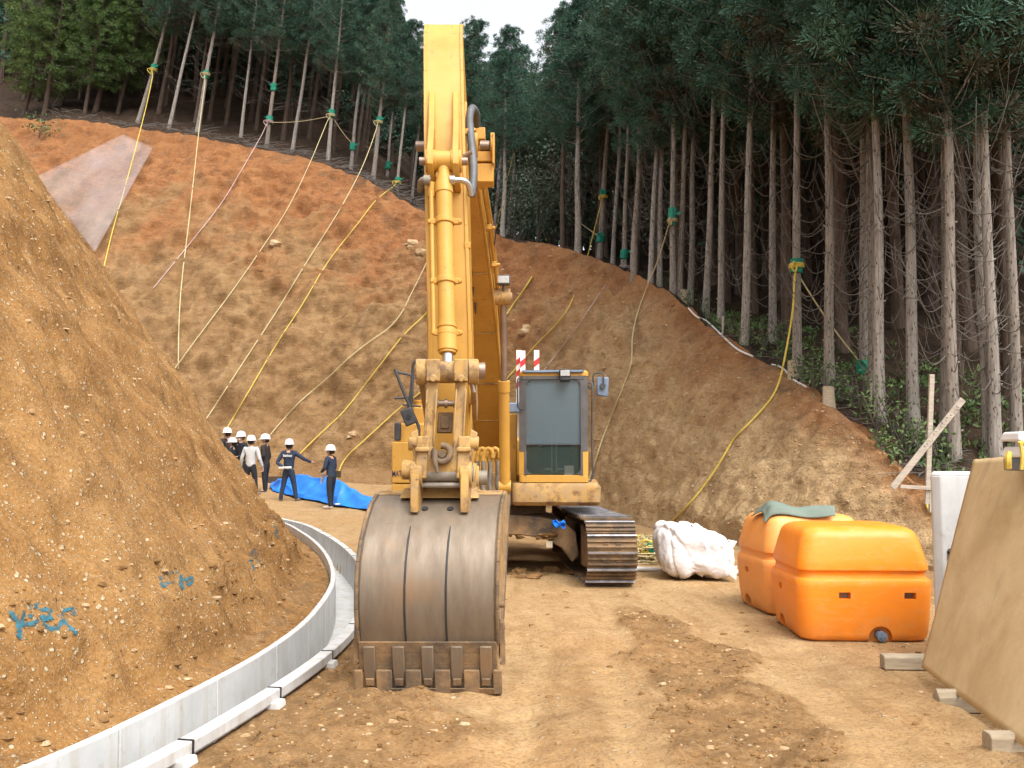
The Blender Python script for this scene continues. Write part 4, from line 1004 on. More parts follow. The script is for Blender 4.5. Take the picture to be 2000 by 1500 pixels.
# bucket cylinder down the front of the arm
c_top, c_bot = bp(pivY, 0, pivZ), Vector((xb(7.15), 7.12, Zp(690, 7.12)))
link_p = Vector((xb(7.05), 7.08, Zp(727, 7.08)))
ax = (c_bot - c_top).normalized()
m = MB(); m.cyl(c_top + ax * 0.22, c_bot, 0.068, 24); m.tube([c_top + ax * 0.02, c_top + ax * 0.12, c_top + ax * 0.22, c_top + ax * 0.30], [0.055, 0.05, 0.075, 0.075], 20)
m.cyl(c_bot - ax * 0.16, c_bot - ax * 0.02, 0.078, 24); m.cyl(c_bot - ax * 0.24, c_bot - ax * 0.21, 0.076, 24)
m.cyl(c_top + Vector((-.07, 0, 0)), c_top + Vector((.07, 0, 0)), 0.085, 20)
bcyl = part(m, 'bucket_cylinder', M['yellow'], arm)
m = MB(); m.cyl(c_bot, link_p, 0.042, 18); part(m, 'cylinder_rod', M['bright_steel'], bcyl)
m = MB(); m.cyl(link_p + Vector((-.055, 0, 0)), link_p + Vector((.055, 0, 0)), 0.085, 20); m.cyl(link_p, link_p.lerp(c_bot, .45), .055, 16); part(m, 'rod_eye', M['yellow_worn'], bcyl)
for t, wd in ((0.33, 0.25), (0.64, 0.22), (0.90, 0.21)):
    m = MB(); c = c_top.lerp(c_bot, t); m.cyl(c - ax * 0.025, c + ax * 0.025, 0.08, 22); m.box(c + Vector((0, 0.0, 0)), (wd, 0.05, 0.045))
    for sgn in (-1, 1): m.cyl(c + Vector((sgn * wd / 2, -0.03, 0)), c + Vector((sgn * wd / 2, 0.03, 0)), 0.018, 8)
    part(m, 'cylinder_band', M['yellow'], bcyl, bevel=0.006)
m = MB(); e = c_top.lerp(c_bot, 0.9); s_ = c_top.lerp(c_bot, 0.13); off = Vector((-0.105, -0.0, 0)); m.tube([s_ + off, s_.lerp(e, 0.5) + off, e + off], 0.019, 10); m.cyl(s_ + off + Vector((0, 0, .02)), s_ + off + Vector((0, 0, -.1)), 0.032, 10)
part(m, 'feed_pipe', M['yellow'], bcyl)
SH[0] = False
m = MB(); s2 = P(884, 352, 7.42); m.tube(polyline([s2, s2 + Vector((.07, 0, 0.0)), P(906, 353, 7.42), P(915, 360, 7.45), P(921, 382, 7.5)], 0.03), 0.026, 10); m.cyl(s2 + Vector((-.02, 0, 0)), s2 + Vector((.02, 0, 0)), 0.042, 12); part(m, 'elbow_pipe', M['bright_steel'], bcyl)
m = MB(); s2 = P(840, 352, 7.42); m.tube(polyline([s2, P(828, 351, 7.42), P(822, 356, 7.5), P(821, 372, 7.7)], 0.03), 0.026, 10); m.cyl(s2 + Vector((-.05, 0, 0)), s2 + Vector((.0, 0, 0)), 0.042, 12); part(m, 'elbow_pipe', M['dusty_pipe'], bcyl)
# corrugated hose at the side of the arm
hp = polyline([P(921, 382, 7.6), P(925, 330, 7.7), P(920, 270, 7.85), P(917, 232, 8.0), P(922, 212, 8.1), P(930, 222, 8.3), P(931, 245, 8.5)], 0.012)
m = MB(); m.tube(hp, [0.030 + 0.006 * (i % 2) for i in range(len(hp))], 12); part(m, 'corrugated_hose', M['hose'], arm, sharp=0)
m = MB()
for py, Y in ((258, 7.9), (480, 7.6)): m.box(P(913, py, Y), (0.05, 0.06, 0.05))
m.tube([P(909, 200, 8.1), P(909, 400, 7.72), P(908, 690, 7.6)], 0.016, 8); part(m, 'arm_pipe', M['yellow'], arm, bevel=0.004)

# linkage between arm and bucket
SH[0] = True
m = MB()
for sgn in (-1, 1):     # rocker arms back to the arm
    x0 = sgn * 0.20
    m.hull([bp(7.06, x0 - 0.02, link_p.z + 0.09), bp(7.06, x0 + 0.02, link_p.z + 0.09), bp(7.72, x0 + 0.02, 2.12), bp(7.72, x0 - 0.02, 2.12)],
           [bp(7.03, x0 - 0.02, link_p.z - 0.08), bp(7.03, x0 + 0.02, link_p.z - 0.08), bp(7.72, x0 + 0.02, 1.96), bp(7.72, x0 - 0.02, 1.96)])
    m.cyl(bp(7.05, x0 - 0.04, link_p.z), bp(7.05, x0 + 0.04, link_p.z), 0.10, 20)
part(m, 'rocker_link', M['yellow_worn'], arm, bevel=0.008)
kz = Zp(925, 7.0); kY = 7.0
for sgn in (-1, 1):      # the two bars down to the bucket
    m = MB(); wv = sgn * 0.105
    t0 = Vector((link_p.x + wv, 7.03, link_p.z + 0.09)); t1 = Vector((link_p.x + wv * 1.1, 6.98, kz + 0.08))
    for (a, b, ww, dp) in ((t0, t0 + Vector((0, 0, -0.17)), 0.105, 0.17), (t0 + Vector((0, 0, -0.17)), t1, 0.085, 0.10)):
        m.hull([a + Vector((x, y, 0)) for x, y in ((-ww / 2, -dp / 2), (ww / 2, -dp / 2), (ww / 2, dp / 2), (-ww / 2, dp / 2))], [b + Vector((x, y, 0)) for x, y in ((-ww / 2, -dp / 2), (ww / 2, -dp / 2), (ww / 2, dp / 2), (-ww / 2, dp / 2))])
    m.cyl(t0 + Vector((0, -0.09, -0.15)), t0 + Vector((0, -0.12, -0.15)), 0.028, 10)
    for x in (-0.036, 0.036): m.box((t0 + t1) / 2 + Vector((x, -0.065, -0.05)), (0.014, 0.03, 0.42))
    part(m, 'bucket_link', M['yellow_worn'], arm, bevel=0.01)
m = MB(); m.cyl(link_p + Vector((-0.24, 0, 0)), link_p + Vector((0.26, 0, 0)), 0.05, 16); m.cyl(link_p + Vector((0.2, -0.02, 0.01)), link_p + Vector((0.29, -0.02, 0.01)), 0.065, 14); m.cyl(link_p + Vector((0.19, -0.03, -0.09)), link_p + Vector((0.21, -0.03, -0.16)), 0.02, 8)
part(m, 'link_pin', M['rod'], arm)
m = MB(); zc = Zp(788, 7.1); m.cyl(Vector((link_p.x - .09, 7.1, zc)), Vector((link_p.x + .13, 7.1, zc)), 0.024, 12)
for x in (-.07, 0, .07): m.cyl(Vector((link_p.x + x - .012, 7.1, zc)), Vector((link_p.x + x + .012, 7.1, zc)), 0.038, 12)
part(m, 'cross_bolt', M['rod'], arm)
m = MB(); m.box((link_p.x, 7.2, Zp(826, 7.2)), (0.12, 0.16, 0.16)); m.box((link_p.x, 7.12, Zp(826, 7.2)), (0.07, 0.02, 0.10)); part(m, 'arm_end_block', M['muddy'], arm, bevel=0.01)
# clevis pieces and the lifting hook
m = MB()
for sgn in (-1, 1):
    x0 = link_p.x + sgn * 0.155
    m.hull([(x0 - 0.045, 6.92, Zp(852, 6.92)), (x0 + 0.045, 6.92, Zp(852, 6.92)), (x0 + 0.045, 7.3, Zp(852, 6.92)), (x0 - 0.045, 7.3, Zp(852, 6.92))],
           [(x0 - 0.045, 6.90, Zp(935, 6.9)), (x0 + 0.045, 6.90, Zp(935, 6.9)), (x0 + 0.045, 7.3, Zp(935, 6.9)), (x0 - 0.045, 7.3, Zp(935, 6.9))])
    m.hull([(x0 + sgn * 0.045, 6.95, Zp(838, 6.95)), (x0 + sgn * 0.10, 6.95, Zp(845, 6.95)), (x0 + sgn * 0.10, 7.15, Zp(845, 6.95)), (x0 + sgn * 0.045, 7.15, Zp(838, 6.95))][::sgn],
           [(x0 + sgn * 0.0, 6.93, Zp(930, 6.93)), (x0 + sgn * 0.04, 6.93, Zp(930, 6.93)), (x0 + sgn * 0.04, 7.15, Zp(930, 6.93)), (x0 + sgn * 0.0, 7.15, Zp(930, 6.93))][::sgn])
    m.box((x0, 6.90, Zp(878, 6.9)), (0.11, 0.03, 0.035))
    m.cyl((x0 - .05 + sgn * .06, 6.98, Zp(866, 6.98)), (x0 + .05 + sgn * .06, 6.98, Zp(866, 6.98)), 0.055, 14)
m.box((link_p.x, 6.99, Zp(905, 6.99)), (0.24, 0.12, 0.15))
part(m, 'link_clevis', M['yellow_worn'], arm, bevel=0.01)
m = MB(); hc = Vector((link_p.x - 0.005, 6.90, Zp(886, 6.9))); m.tube([hc + Vector((0.062 * math.cos(a), 0.01 * math.sin(a), 0.062 * math.sin(a))) for a in [2.6 + i * 0.42 for i in range(14)]], 0.026, 10)
m.tube([hc + Vector((-0.055, -0.01, 0.02)), hc + Vector((-0.05, -0.05, -0.06)), hc + Vector((-0.025, -0.06, -0.14))], [0.024, 0.022, 0.012], 10); m.cyl(hc + Vector((0, -0.02, 0)), hc + Vector((0, 0.08, 0)), 0.03, 12)
part(m, 'lifting_hook', M['muddy'], arm)

# bucket
SH[0] = False
def xk(Y): return -0.595 + (Y - 6.6) * 0.06
shell = [(7.72, 1.30), (7.62, 1.385), (7.40, 1.40), (7.20, 1.375), (7.0, 1.315), (6.82, 1.21), (6.68, 1.08), (6.585, 0.93), (6.545, 0.77), (6.55, 0.61), (6.59, 0.46), (6.635, 0.36)]
m = MB()
def shell_rings(t):
    out = []
    for i, (y, z) in enumerate(shell):
        a, b = shell[max(i - 1, 0)], shell[min(i + 1, len(shell) - 1)]
        d = Vector((0, b[0] - a[0], b[1] - a[1])).normalized(); n_ = Vector((0, -d.z, d.y)) * t
        out.append(Vector((0, y + n_.y, z + n_.z)))
    return out
outer, inner = shell_rings(0), shell_rings(0.03)
if (inner[6].y < outer[6].y): inner = shell_rings(-0.03)
HW = 0.482
prof = outer + inner[::-1]
ringsL = [Vector((xk(p.y) - HW, p.y, p.z)) for p in prof]; ringsR = [Vector((xk(p.y) + HW, p.y, p.z)) for p in prof]
nP = len(prof); no = len(outer)
vs = ringsL + ringsR; fs = [(i, nP + i, nP + (i + 1) % nP, (i + 1) % nP) for i in range(nP)]
for off_ in (0, nP):
    for i in range(no - 1): fs.append((off_ + i, off_ + i + 1, off_ + nP - 2 - i, off_ + nP - 1 - i))
m.add(vs, fs)
bucket = part(m, 'bucket', [M['steel']], sharp=40)
# worn yellow top of the shell
m = MB(); seg = outer[:4]; up_ = Vector((0, 0, 0.004))
rl = [Vector((xk(p.y) - HW + 0.004, p.y - 0.002, p.z)) + up_ for p in seg]; rr_ = [Vector((xk(p.y) + HW - 0.004, p.y - 0.002, p.z)) + up_ for p in seg]
m.add(rl + rr_, [(i, 4 + i, 4 + i + 1, i + 1) for i in range(3)])
m.hull([(xk(7.3) - 0.30, 7.05, 1.36), (xk(7.3) + 0.30, 7.05, 1.36), (xk(7.3) + 0.30, 7.6, 1.40), (xk(7.3) - 0.30, 7.6, 1.40)], [(xk(7.3) - 0.28, 7.12, 1.425), (xk(7.3) + 0.28, 7.12, 1.425), (xk(7.3) + 0.28, 7.6, 1.43), (xk(7.3) - 0.28, 7.6, 1.43)])
part(m, 'bucket_top_plate', M['yellow_worn'], bucket, smooth=False)
for sgn in (-1, 1):     # side plates with raised lip
    m = MB(); x0 = sgn * HW
    side_poly = [(p.y, p.z) for p in outer] + [(6.66, 0.22), (6.80, 0.23), (7.10, 0.62), (7.45, 1.02)]
    prism(m, side_poly, x0 - 0.014, x0 + 0.014, xk)
    part(m, 'side_plate', M['steel'] if sgn < 0 else M['yellow_worn'], bucket)
    m = MB(); lip = [(6.66, 0.22), (6.80, 0.23), (7.10, 0.62), (7.45, 1.02), (7.74, 1.33), (7.66, 1.36), (7.36, 1.08), (7.0, 0.68)]
    prism(m, lip, x0 + sgn * 0.014 - 0.012, x0 + sgn * 0.014 + 0.02, xk)
    rim = [(p.y, p.z) for p in outer[3:]]
    for a, b in zip(rim[:-1], rim[1:]): m.tube([(xk(a[0]) + x0 + sgn * 0.012, a[0], a[1]), (xk(b[0]) + x0 + sgn * 0.012, b[0], b[1])], 0.016, 8)
    for (yy, zz) in ((6.70, 0.62), (6.73, 0.46), (6.76, 0.34)): m.cyl((xk(yy) + x0, yy, zz), (xk(yy) + x0 + sgn * 0.055, yy, zz), 0.024, 10)
    m.hull([(xk(6.7) + x0 + sgn * 0.02, 6.66, 0.5), (xk(6.7) + x0 + sgn * 0.05, 6.66, 0.5), (xk(6.7) + x0 + sgn * 0.05, 6.80, 0.5), (xk(6.7) + x0 + sgn * 0.02, 6.80, 0.5)][::sgn], [(xk(6.7) + x0 + sgn * 0.02, 6.68, 0.2), (xk(6.7) + x0 + sgn * 0.06, 6.68, 0.2), (xk(6.7) + x0 + sgn * 0.06, 6.78, 0.22), (xk(6.7) + x0 + sgn * 0.02, 6.78, 0.22)][::sgn])
    part(m, 'side_cutter', M['muddy'], bucket, bevel=0.004)
m = MB()    # two weld grooves down the back
for wv in (-0.155, 0.135):
    pts_ = [Vector((xk(p.y) + wv, p.y - 0.004, p.z)) for p in outer[4:]]
    m.tube([pts_[1].lerp(pts_[2], 0.3)] + pts_[2:], [0.003] + [0.007] * (len(pts_) - 2), 6)
part(m, 'weld_groove', M['black'], bucket)
m = MB()
for wv in (-0.075, 0.115):
    c = Vector((xk(6.93) + wv, 6.94, 1.285)); n_ = Vector((0, -0.5, 0.86)); m.cyl(c - n_ * 0.01, c + n_ * 0.006, 0.024, 14)
part(m, 'drain_hole', M['black'], bucket)
m = MB()    # lower wear plate with a visible upper edge
lp_ = [(6.617, 0.375), (6.650, 0.29), (6.68, 0.20), (6.70, 0.14)]
for a, b in zip(lp_[:-1], lp_[1:]): prism(m, [(a[0] - 0.022, a[1]), (a[0] + 0.03, a[1]), (b[0] + 0.03, b[1]), (b[0] - 0.022, b[1])], -HW - 0.004, HW + 0.004, xk)
part(m, 'lip_plate', M['muddy'], bucket, bevel=0.004)
for k in range(5):
    m = MB(); wv = -0.41 + 0.205 * k; prism(m, [(6.585, 0.345), (6.63, 0.35), (6.70, 0.15), (6.72, 0.09), (6.66, 0.09), (6.625, 0.17)], wv - 0.042, wv + 0.042, xk)
    part(m, 'tooth', M['steel'], bucket, bevel=0.006)
m = MB()
prism(m, [(6.645, 0.155), (6.70, 0.155), (6.74, -0.01), (6.70, -0.01)], -0.515, 0.515, xk)
for k in range(6):
    wv = -0.515 + 0.206 * k; prism(m, [(6.615, 0.175), (6.66, 0.175), (6.70, 0.0), (6.655, 0.0)], max(wv - 0.055, -0.52), min(wv + 0.055, 0.52), xk)
for k in range(5):
    wv = -0.41 + 0.205 * k; prism(m, [(6.625, 0.115), (6.66, 0.115), (6.685, 0.06), (6.645, 0.06)], wv - 0.03, wv + 0.03, xk)
    prism(m, [(6.640, 0.045), (6.66, 0.045), (6.70, -0.005), (6.668, -0.005)], wv - 0.06, wv + 0.06, xk)
part(m, 'cutting_edge', M['muddy'], bucket, bevel=0.006)
for sgn in (-1, 1):    # ears that take the pins
    m = MB(); wv = 0.04 + sgn * 0.185
    prism(m, [(6.86, 1.26), (6.86, 1.45), (6.90, 1.60), (6.98, 1.66), (7.08, 1.63), (7.30, 1.52), (7.5, 1.62), (7.66, 1.58), (7.7, 1.36), (7.2, 1.30)], wv - 0.03, wv + 0.03, xk)
    m.cyl((xk(7) + wv - 0.045, 6.99, kz), (xk(7) + wv + 0.045, 6.99, kz), 0.105, 20); m.cyl((xk(7.55) + wv - 0.045, 7.55, 1.5), (xk(7.55) + wv + 0.045, 7.55, 1.5), 0.10, 20)
    part(m, 'bucket_ear', M['yellow_worn'], bucket, bevel=0.008)
m = MB(); m.cyl((xk(7) - 0.20, 6.99, kz), (xk(7) + 0.28, 6.99, kz), 0.062, 22); part(m, 'bucket_pin', M['dusty_pipe'], bucket)
m = MB(); m.cyl((xk(7) - 0.13, 6.96, kz - 0.085), (xk(7) + 0.21, 6.96, kz - 0.085), 0.02, 12); part(m, 'tie_bar', M['dusty_pipe'], bucket)
m = MB(); m.cyl((xk(7.5) - 0.26, 7.55, 1.5), (xk(7.5) + 0.34, 7.55, 1.5), 0.06, 20); part(m, 'bucket_pin', M['dusty_pipe'], bucket)
m = MB(); m.cyl((xk(7) - 0.26, 6.985, kz + 0.03), (xk(7) - 0.18, 6.985, kz + 0.03), 0.075, 14); m.box((xk(7) + 0.02, 7.2, 1.47), (0.26, 0.1, 0.07)); part(m, 'pin_boss', M['yellow_worn'], bucket, bevel=0.01)

# tracks
def track(cx0, cx1, name, label=None):
    """a loop of shoes round idler and sprocket; cx0/cx1: sideways centre at the front and rear"""
    yf, yr, r = 12.16, 15.75, 0.40; zc = r + 0.035
    loop = []; Lst = yr - yf; nS = 47; tot = 2 * Lst + 2 * math.pi * r
    def at(s_):
        s_ %= tot
        if s_ < Lst: return yf + s_, 0.035, 1.0, 0.0
        s_ -= Lst
        if s_ < math.pi * r: a = s_ / r; return yr + r * math.sin(a), zc - r * math.cos(a), math.cos(a), math.sin(a)
        s_ -= math.pi * r
        if s_ < Lst: return yr - s_, zc + r - 0.03 * math.sin(math.pi * s_ / Lst), -1.0, 0.0
        s_ -= Lst; a = s_ / r; return yf - r * math.sin(a), zc + r * math.cos(a), -math.cos(a), -math.sin(a)
    fx = lambda y: cx0 + (cx1 - cx0) * (y - yf) / (yr - yf)
    root_ = MB(); W = 0.315
    for k in range(nS):
        y, z, ty, tz = at(tot * k / nS + 0.05); T = Vector((0, ty, tz)); O = Vector((0, tz, -ty)); c = Vector((fx(y), y, z)); p_ = tot / nS
        def bar(along, out, la, lo, w=W):
            a = c + T * along + O * out
            root_.hull([a + T * i * la + O * j * lo + Vector((-w, 0, 0)) for i, j in ((-.5, -.5), (.5, -.5), (.5, .5), (-.5, .5))], [a + T * i * la + O * j * lo + Vector((w, 0, 0)) for i, j in ((-.5, -.5), (.5, -.5), (.5, .5), (-.5, .5))])
        bar(0, 0, p_ * 0.97, 0.02)
        for g, h in ((-0.36, 0.036), (0.0, 0.026), (0.34, 0.026)): root_.cur = 1 if h > .03 else 0; bar(g * p_, 0.01 + h / 2, 0.020, h)
        root_.cur = 0
        for bx in (-0.10, -0.06, 0.06, 0.10): root_.box(c + O * 0.017 + Vector((bx, 0, 0)) + T * 0.03, (0.022, 0.02, 0.02))
    o = part(root_, name, [M['muddy'], M['grouser']], smooth=False)
    m = MB()
    for sgn in (-1, 1):   # links
        for k in range(nS):
            y, z, ty, tz = at(tot * k / nS + 0.05); T = Vector((0, ty, tz)); O = Vector((0, tz, -ty)); c = Vector((fx(y) + sgn * 0.085, y, z)) - O * 0.06
            m.hull([c + T * i * 0.19 + O * j * 0.09 + Vector((-.02, 0, 0)) for i, j in ((-.5, -.5), (.5, -.5), (.5, .5), (-.5, .5))], [c + T * i * 0.19 + O * j * 0.09 + Vector((.02, 0, 0)) for i, j in ((-.5, -.5), (.5, -.5), (.5, .5), (-.5, .5))])
    part(m, 'track_chain', M['muddy'], o, smooth=False)
    m = MB(); m.cyl((fx(yf) - .09, yf, zc), (fx(yf) + .09, yf, zc), r - 0.10, 28); m.cyl((fx(yf) - .17, yf, zc), (fx(yf) + .17, yf, zc), 0.09, 16); part(m, 'idler', M['muddy'], o)
    m = MB(); m.cyl((fx(yr) - .07, yr, zc), (fx(yr) + .07, yr, zc), r - 0.10, 22); part(m, 'sprocket', M['muddy'], o)
    m = MB()
    for k in range(7):
        y = 12.75 + 0.42 * k; m.cyl((fx(y) - .16, y, 0.19), (fx(y) + .16, y, 0.19), 0.10, 14)
    part(m, 'roller', M['muddy'], o)
    m = MB(); m.hull([(fx(12.3) - .19, 12.3, 0.30), (fx(12.3) + .19, 12.3, 0.30), (fx(15.6) + .19, 15.6, 0.30), (fx(15.6) - .19, 15.6, 0.30)], [(fx(12.4) - .15, 12.4, 0.66), (fx(12.4) + .15, 12.4, 0.66), (fx(15.5) + .15, 15.5, 0.66), (fx(15.5) - .15, 15.5, 0.66)])
    inner = -1 if cx0 > 0 else 1
    m.hull([(fx(12.2) + inner * .20, 12.02, 0.22), (fx(12.2) + inner * .26, 12.06, 0.22), (fx(12.8) + inner * .26, 12.8, 0.16), (fx(12.8) + inner * .2, 12.8, 0.16)][::-inner], [(fx(12.2) + inner * .20, 12.0, 0.62), (fx(12.2) + inner * .26, 12.04, 0.62), (fx(12.8) + inner * .26, 12.8, 0.74), (fx(12.8) + inner * .2, 12.8, 0.74)][::-inner])
    part(m, 'track_frame', M['muddy'], o, bevel=0.02)
    return o
track(1.245, 1.02, 'track'); track(-1.19, -1.40, 'track')
# arched carbody between the tracks
m = MB(); ya, yb_ = 12.75, 14.6
arch_lo = [(-1.05, 0.18), (-0.85, 0.42), (-0.6, 0.52), (-0.2, 0.58), (0.2, 0.58), (0.55, 0.53), (0.78, 0.40), (0.93, 0.20)]
arch_hi = [(1.02, 0.30), (0.98, 0.62), (0.80, 0.76), (0.45, 0.83), (0, 0.86), (-0.5, 0.83), (-0.85, 0.76), (-1.05, 0.62), (-1.1, 0.3)]
pf = arch_lo + arch_hi
m.hull([(x - 0.1, ya + 0.25 * abs(x) ** 2 * 0.2, z) for x, z in pf][::-1], [(x - 0.16, yb_, z) for x, z in pf][::-1])
body = part(m, 'carbody', M['muddy'], bevel=0.02)
q = P(1073, 1063, 12.74); m = MB(); m.box(q, (0.085, 0.012, 0.085)); part(m, 'maker_plate', M['tan_label'], body)
m = MB(); m.cyl((-0.12, 13.7, 0.84), (-0.12, 13.7, 1.02), 0.62, 40); part(m, 'slew_ring', M['muddy'], EX)
# upper frame
m = MB(); yfz = 12.62
m.hull([(-1.62, 13.0, 0.98), (0.02, 12.95, 0.98), (0.02, 16.0, 0.98), (-1.62, 16.0, 0.98)], [(-1.62, 13.0, 1.30), (0.02, 12.95, 1.30), (0.02, 16.0, 1.30), (-1.62, 16.0, 1.30)])
part(m, 'upper_frame', M['yellow_worn'], bevel=0.02)
# cab floor skirt: rounded yellow belly under the cab
rz = Matrix.Rotation(R(-4), 3, 'Z'); cc = Vector((0.56, 12.5, 0))
def cw(x, y, z): return cc + rz @ Vector((x, y, 0)) + Vector((0, 0, z))
def plan(x0, x1, y0, y1, r, z, n=5):
    out = []
    for (cx, cy, a0) in ((x1 - r, y0 + r, -90), (x1 - r, y1 - r, 0), (x0 + r, y1 - r, 90), (x0 + r, y0 + r, 180)):
        for k in range(n + 1): a = R(a0 + 90 * k / n); out.append(cw(cx + r * math.cos(a), cy + r * math.sin(a), z))
    return out
zb, zt = Zp(989, 12.4), Zp(944, 12.4)
m = MB(); m.loft([plan(-0.55, 0.60, 0.06, 1.9, 0.05, zb), plan(-0.57, 0.63, -0.01, 1.9, 0.08, zb + 0.05), plan(-0.57, 0.64, -0.03, 1.9, 0.10, zt - 0.06), plan(-0.56, 0.60, 0.0, 1.9, 0.09, zt)]); part(m, 'cab_skirt', M['yellow_worn'], bevel=0.008)
# cab
z0, z1 = Zp(943, 12.45), Zp(722, 12.45)
cab = None
m = MB(); hw = 0.47
m.loft([plan(-hw, hw, 0.0, 1.55, 0.05, z0 + 0.002), plan(-hw, hw, 0.0, 1.55, 0.05, z0 + 0.10)])          # sill
m.loft([plan(-hw, hw + 0.01, 0.0, 1.55, 0.07, z1 - 0.085), plan(-hw, hw + 0.01, 0.0, 1.55, 0.07, z1 - 0.03), plan(-hw + 0.03, hw - 0.02, 0.04, 1.5, 0.07, z1)])   # roof
for sx in (-1, 1):
    m.hull([cw(sx * hw - sx * 0.075, 0.0, z0 + .1), cw(sx * hw, 0.02, z0 + .1), cw(sx * hw, 0.14, z0 + .1), cw(sx * hw - sx * 0.075, 0.14, z0 + .1)][::sx], [cw(sx * hw - sx * 0.075, 0.0, z0 + .42), cw(sx * hw, 0.02, z0 + .42), cw(sx * hw, 0.14, z0 + .42), cw(sx * hw - sx * 0.075, 0.14, z0 + .42)][::sx])
m.box(cw(-hw + 0.02, 0.9, z0 + 0.42), (0.03, 1.2, 0.7), rz); m.box(cw(hw - 0.02, 0.85, z0 + 0.40), (0.03, 1.3, 0.7), rz)
m.box(cw(0, 1.53, (z0 + z1) / 2), (0.92, 0.03, z1 - z0 - 0.1), rz)
cab = part(m, 'cab', M['yellow'], bevel=0.012)
m = MB()      # dark frame round the windscreen
for sx in (-1, 1):
    m.hull([cw(sx * (hw - 0.10), -0.008, z0 + .425), cw(sx * (hw - 0.004), 0.012, z0 + .425), cw(sx * (hw - 0.004), 0.12, z0 + .425), cw(sx * (hw - 0.10), 0.10, z0 + .425)][::sx], [cw(sx * (hw - 0.10), -0.008, z1 - .09), cw(sx * (hw - 0.004), 0.012, z1 - .09), cw(sx * (hw - 0.004), 0.12, z1 - .09), cw(sx * (hw - 0.10), 0.10, z1 - .09)][::sx])
    m.box(cw(sx * (hw - 0.09), 0.02, z0 + 0.26), (0.03, 0.05, 0.33), rz)
    dp_ = MB(); dp_.hull([cw(sx * hw - 0.02, 0.75, z0 + .75), cw(sx * hw + 0.005, 0.75, z0 + .75), cw(sx * hw + 0.005, 0.85, z0 + .75), cw(sx * hw - 0.02, 0.85, z0 + .75)], [cw(sx * hw - 0.02, 0.75, z1 - .09), cw(sx * hw + 0.005, 0.75, z1 - .09), cw(sx * hw + 0.005, 0.85, z1 - .09), cw(sx * hw - 0.02, 0.85, z1 - .09)]); part(dp_, 'door_pillar', M['charcoal'], cab)
m.box(cw(0, 0.015, z1 - 0.105), (2 * hw - 0.1, 0.05, 0.045), rz)
for sx in (-1, 1):   # rounded inner corners of the opening
    for zc_, dz in ((z1 - 0.127, -1), (z0 + 0.115, 1)):
        cx = sx * (hw - 0.105)
        pts_ = [(0, 0)] + [(0.09 - 0.09 * math.cos(R(a)), 0.09 - 0.09 * math.sin(R(a))) for a in range(0, 91, 15)]
        ring0 = [cw(cx - sx * a, 0.0, zc_ + dz * b) for a, b in pts_]; ring1 = [cw(cx - sx * a, 0.03, zc_ + dz * b) for a, b in pts_]
        m.hull(ring0 if sx * dz > 0 else ring0[::-1], ring1 if sx * dz > 0 else ring1[::-1])
part(m, 'windscreen_frame', M['charcoal'], cab, bevel=0.006)
zs = Zp(868, 12.45)
m = MB(); m.box(cw(0, 0.03, (zs + z1 - 0.11) / 2), (2 * hw - 0.19, 0.012, z1 - 0.11 - zs), rz); part(m, 'windscreen', M['glass'], cab)
m = MB(); m.box(cw(0, 0.035, (z0 + 0.10 + zs) / 2), (2 * hw - 0.17, 0.010, zs - z0 - 0.13), rz); part(m, 'lower_windscreen', M['glass_low'], cab)
m = MB(); m.box(cw(0, 0.028, zs), (2 * hw - 0.19, 0.03, 0.018), rz); part(m, 'screen_divider', M['dark'], cab)
m = MB()
for sx in (-1, 1):
    m.box(cw(sx * (hw - 0.005), 0.44, z0 + 1.05), (0.008, 0.60, 0.68), rz); m.box(cw(sx * (hw - 0.005), 1.16, z0 + 1.05), (0.008, 0.58, 0.68), rz)
part(m, 'side_window', M['glass'], cab)
m = MB(); m.box(cw(0.02, 0.95, z0 + 0.30), (0.46, 0.45, 0.35), rz); m.box(cw(0.02, 1.15, z0 + 0.75), (0.44, 0.14, 0.7), rz); m.box(cw(0.02, 1.17, z0 + 1.2), (0.28, 0.1, 0.2), rz); part(m, 'operator_seat', M['black'], cab, bevel=0.04)
m = MB()
for x in (-0.03, 0.035): m.tube([cw(x, 0.30, z0 + 0.12), cw(x, 0.25, z0 + 0.75)], 0.010, 8); m.box(cw(x * 2.6, 0.3, z0 + 0.18), (0.09, 0.16, 0.02), rz)
part(m, 'travel_lever', M['lens'], cab)
m = MB(); m.box(cw(0.21, 0.3, z0 + 0.16), (0.13, 0.02, 0.13), rz); m.box(cw(-0.21, 0.7, z0 + 0.5), (0.06, 0.03, 0.015), rz); part(m, 'paper_notice', M['paper'], cab)
m = MB(); m.cyl(cw(-0.40, -0.02, z1 - 0.025), cw(0.40, -0.02, z1 - 0.025), 0.016, 10); m.box(cw(0, -0.005, z1 - 0.01), (0.84, 0.03, 0.02), rz); part(m, 'visor_bar', M['blue_grey'], cab)
m = MB(); q = cw(0.16, -0.05, z1 - 0.06); m.box(q, (0.15, 0.09, 0.13), rz); m.box(q + Vector((0, -0.03, -0.075)), (0.14, 0.06, 0.04), rz); hl = part(m, 'cab_lamp', M['black'], cab, bevel=0.012)
m = MB(); m.box(q + Vector((0, -0.047, 0.01)), (0.125, 0.008, 0.08), rz); part(m, 'lamp_lens', M['lens'], hl, bevel=0.006)
def rail(pts, r, name, mat, parent, step=0.05): 
    m = MB(); m.tube(polyline(pts, step), r, 8); return part(m, name, mat, parent)
rail([cw(-hw + 0.02, -0.03, z1 - 0.10), cw(-hw - 0.01, -0.05, z1 - 0.13), cw(-hw - 0.01, -0.05, z1 - 0.45), cw(-hw - 0.0, -0.04, z1 - 0.52), cw(-hw + 0.06, -0.02, z1 - 0.53)], 0.012, 'grab_rail', M['dark'], cab)
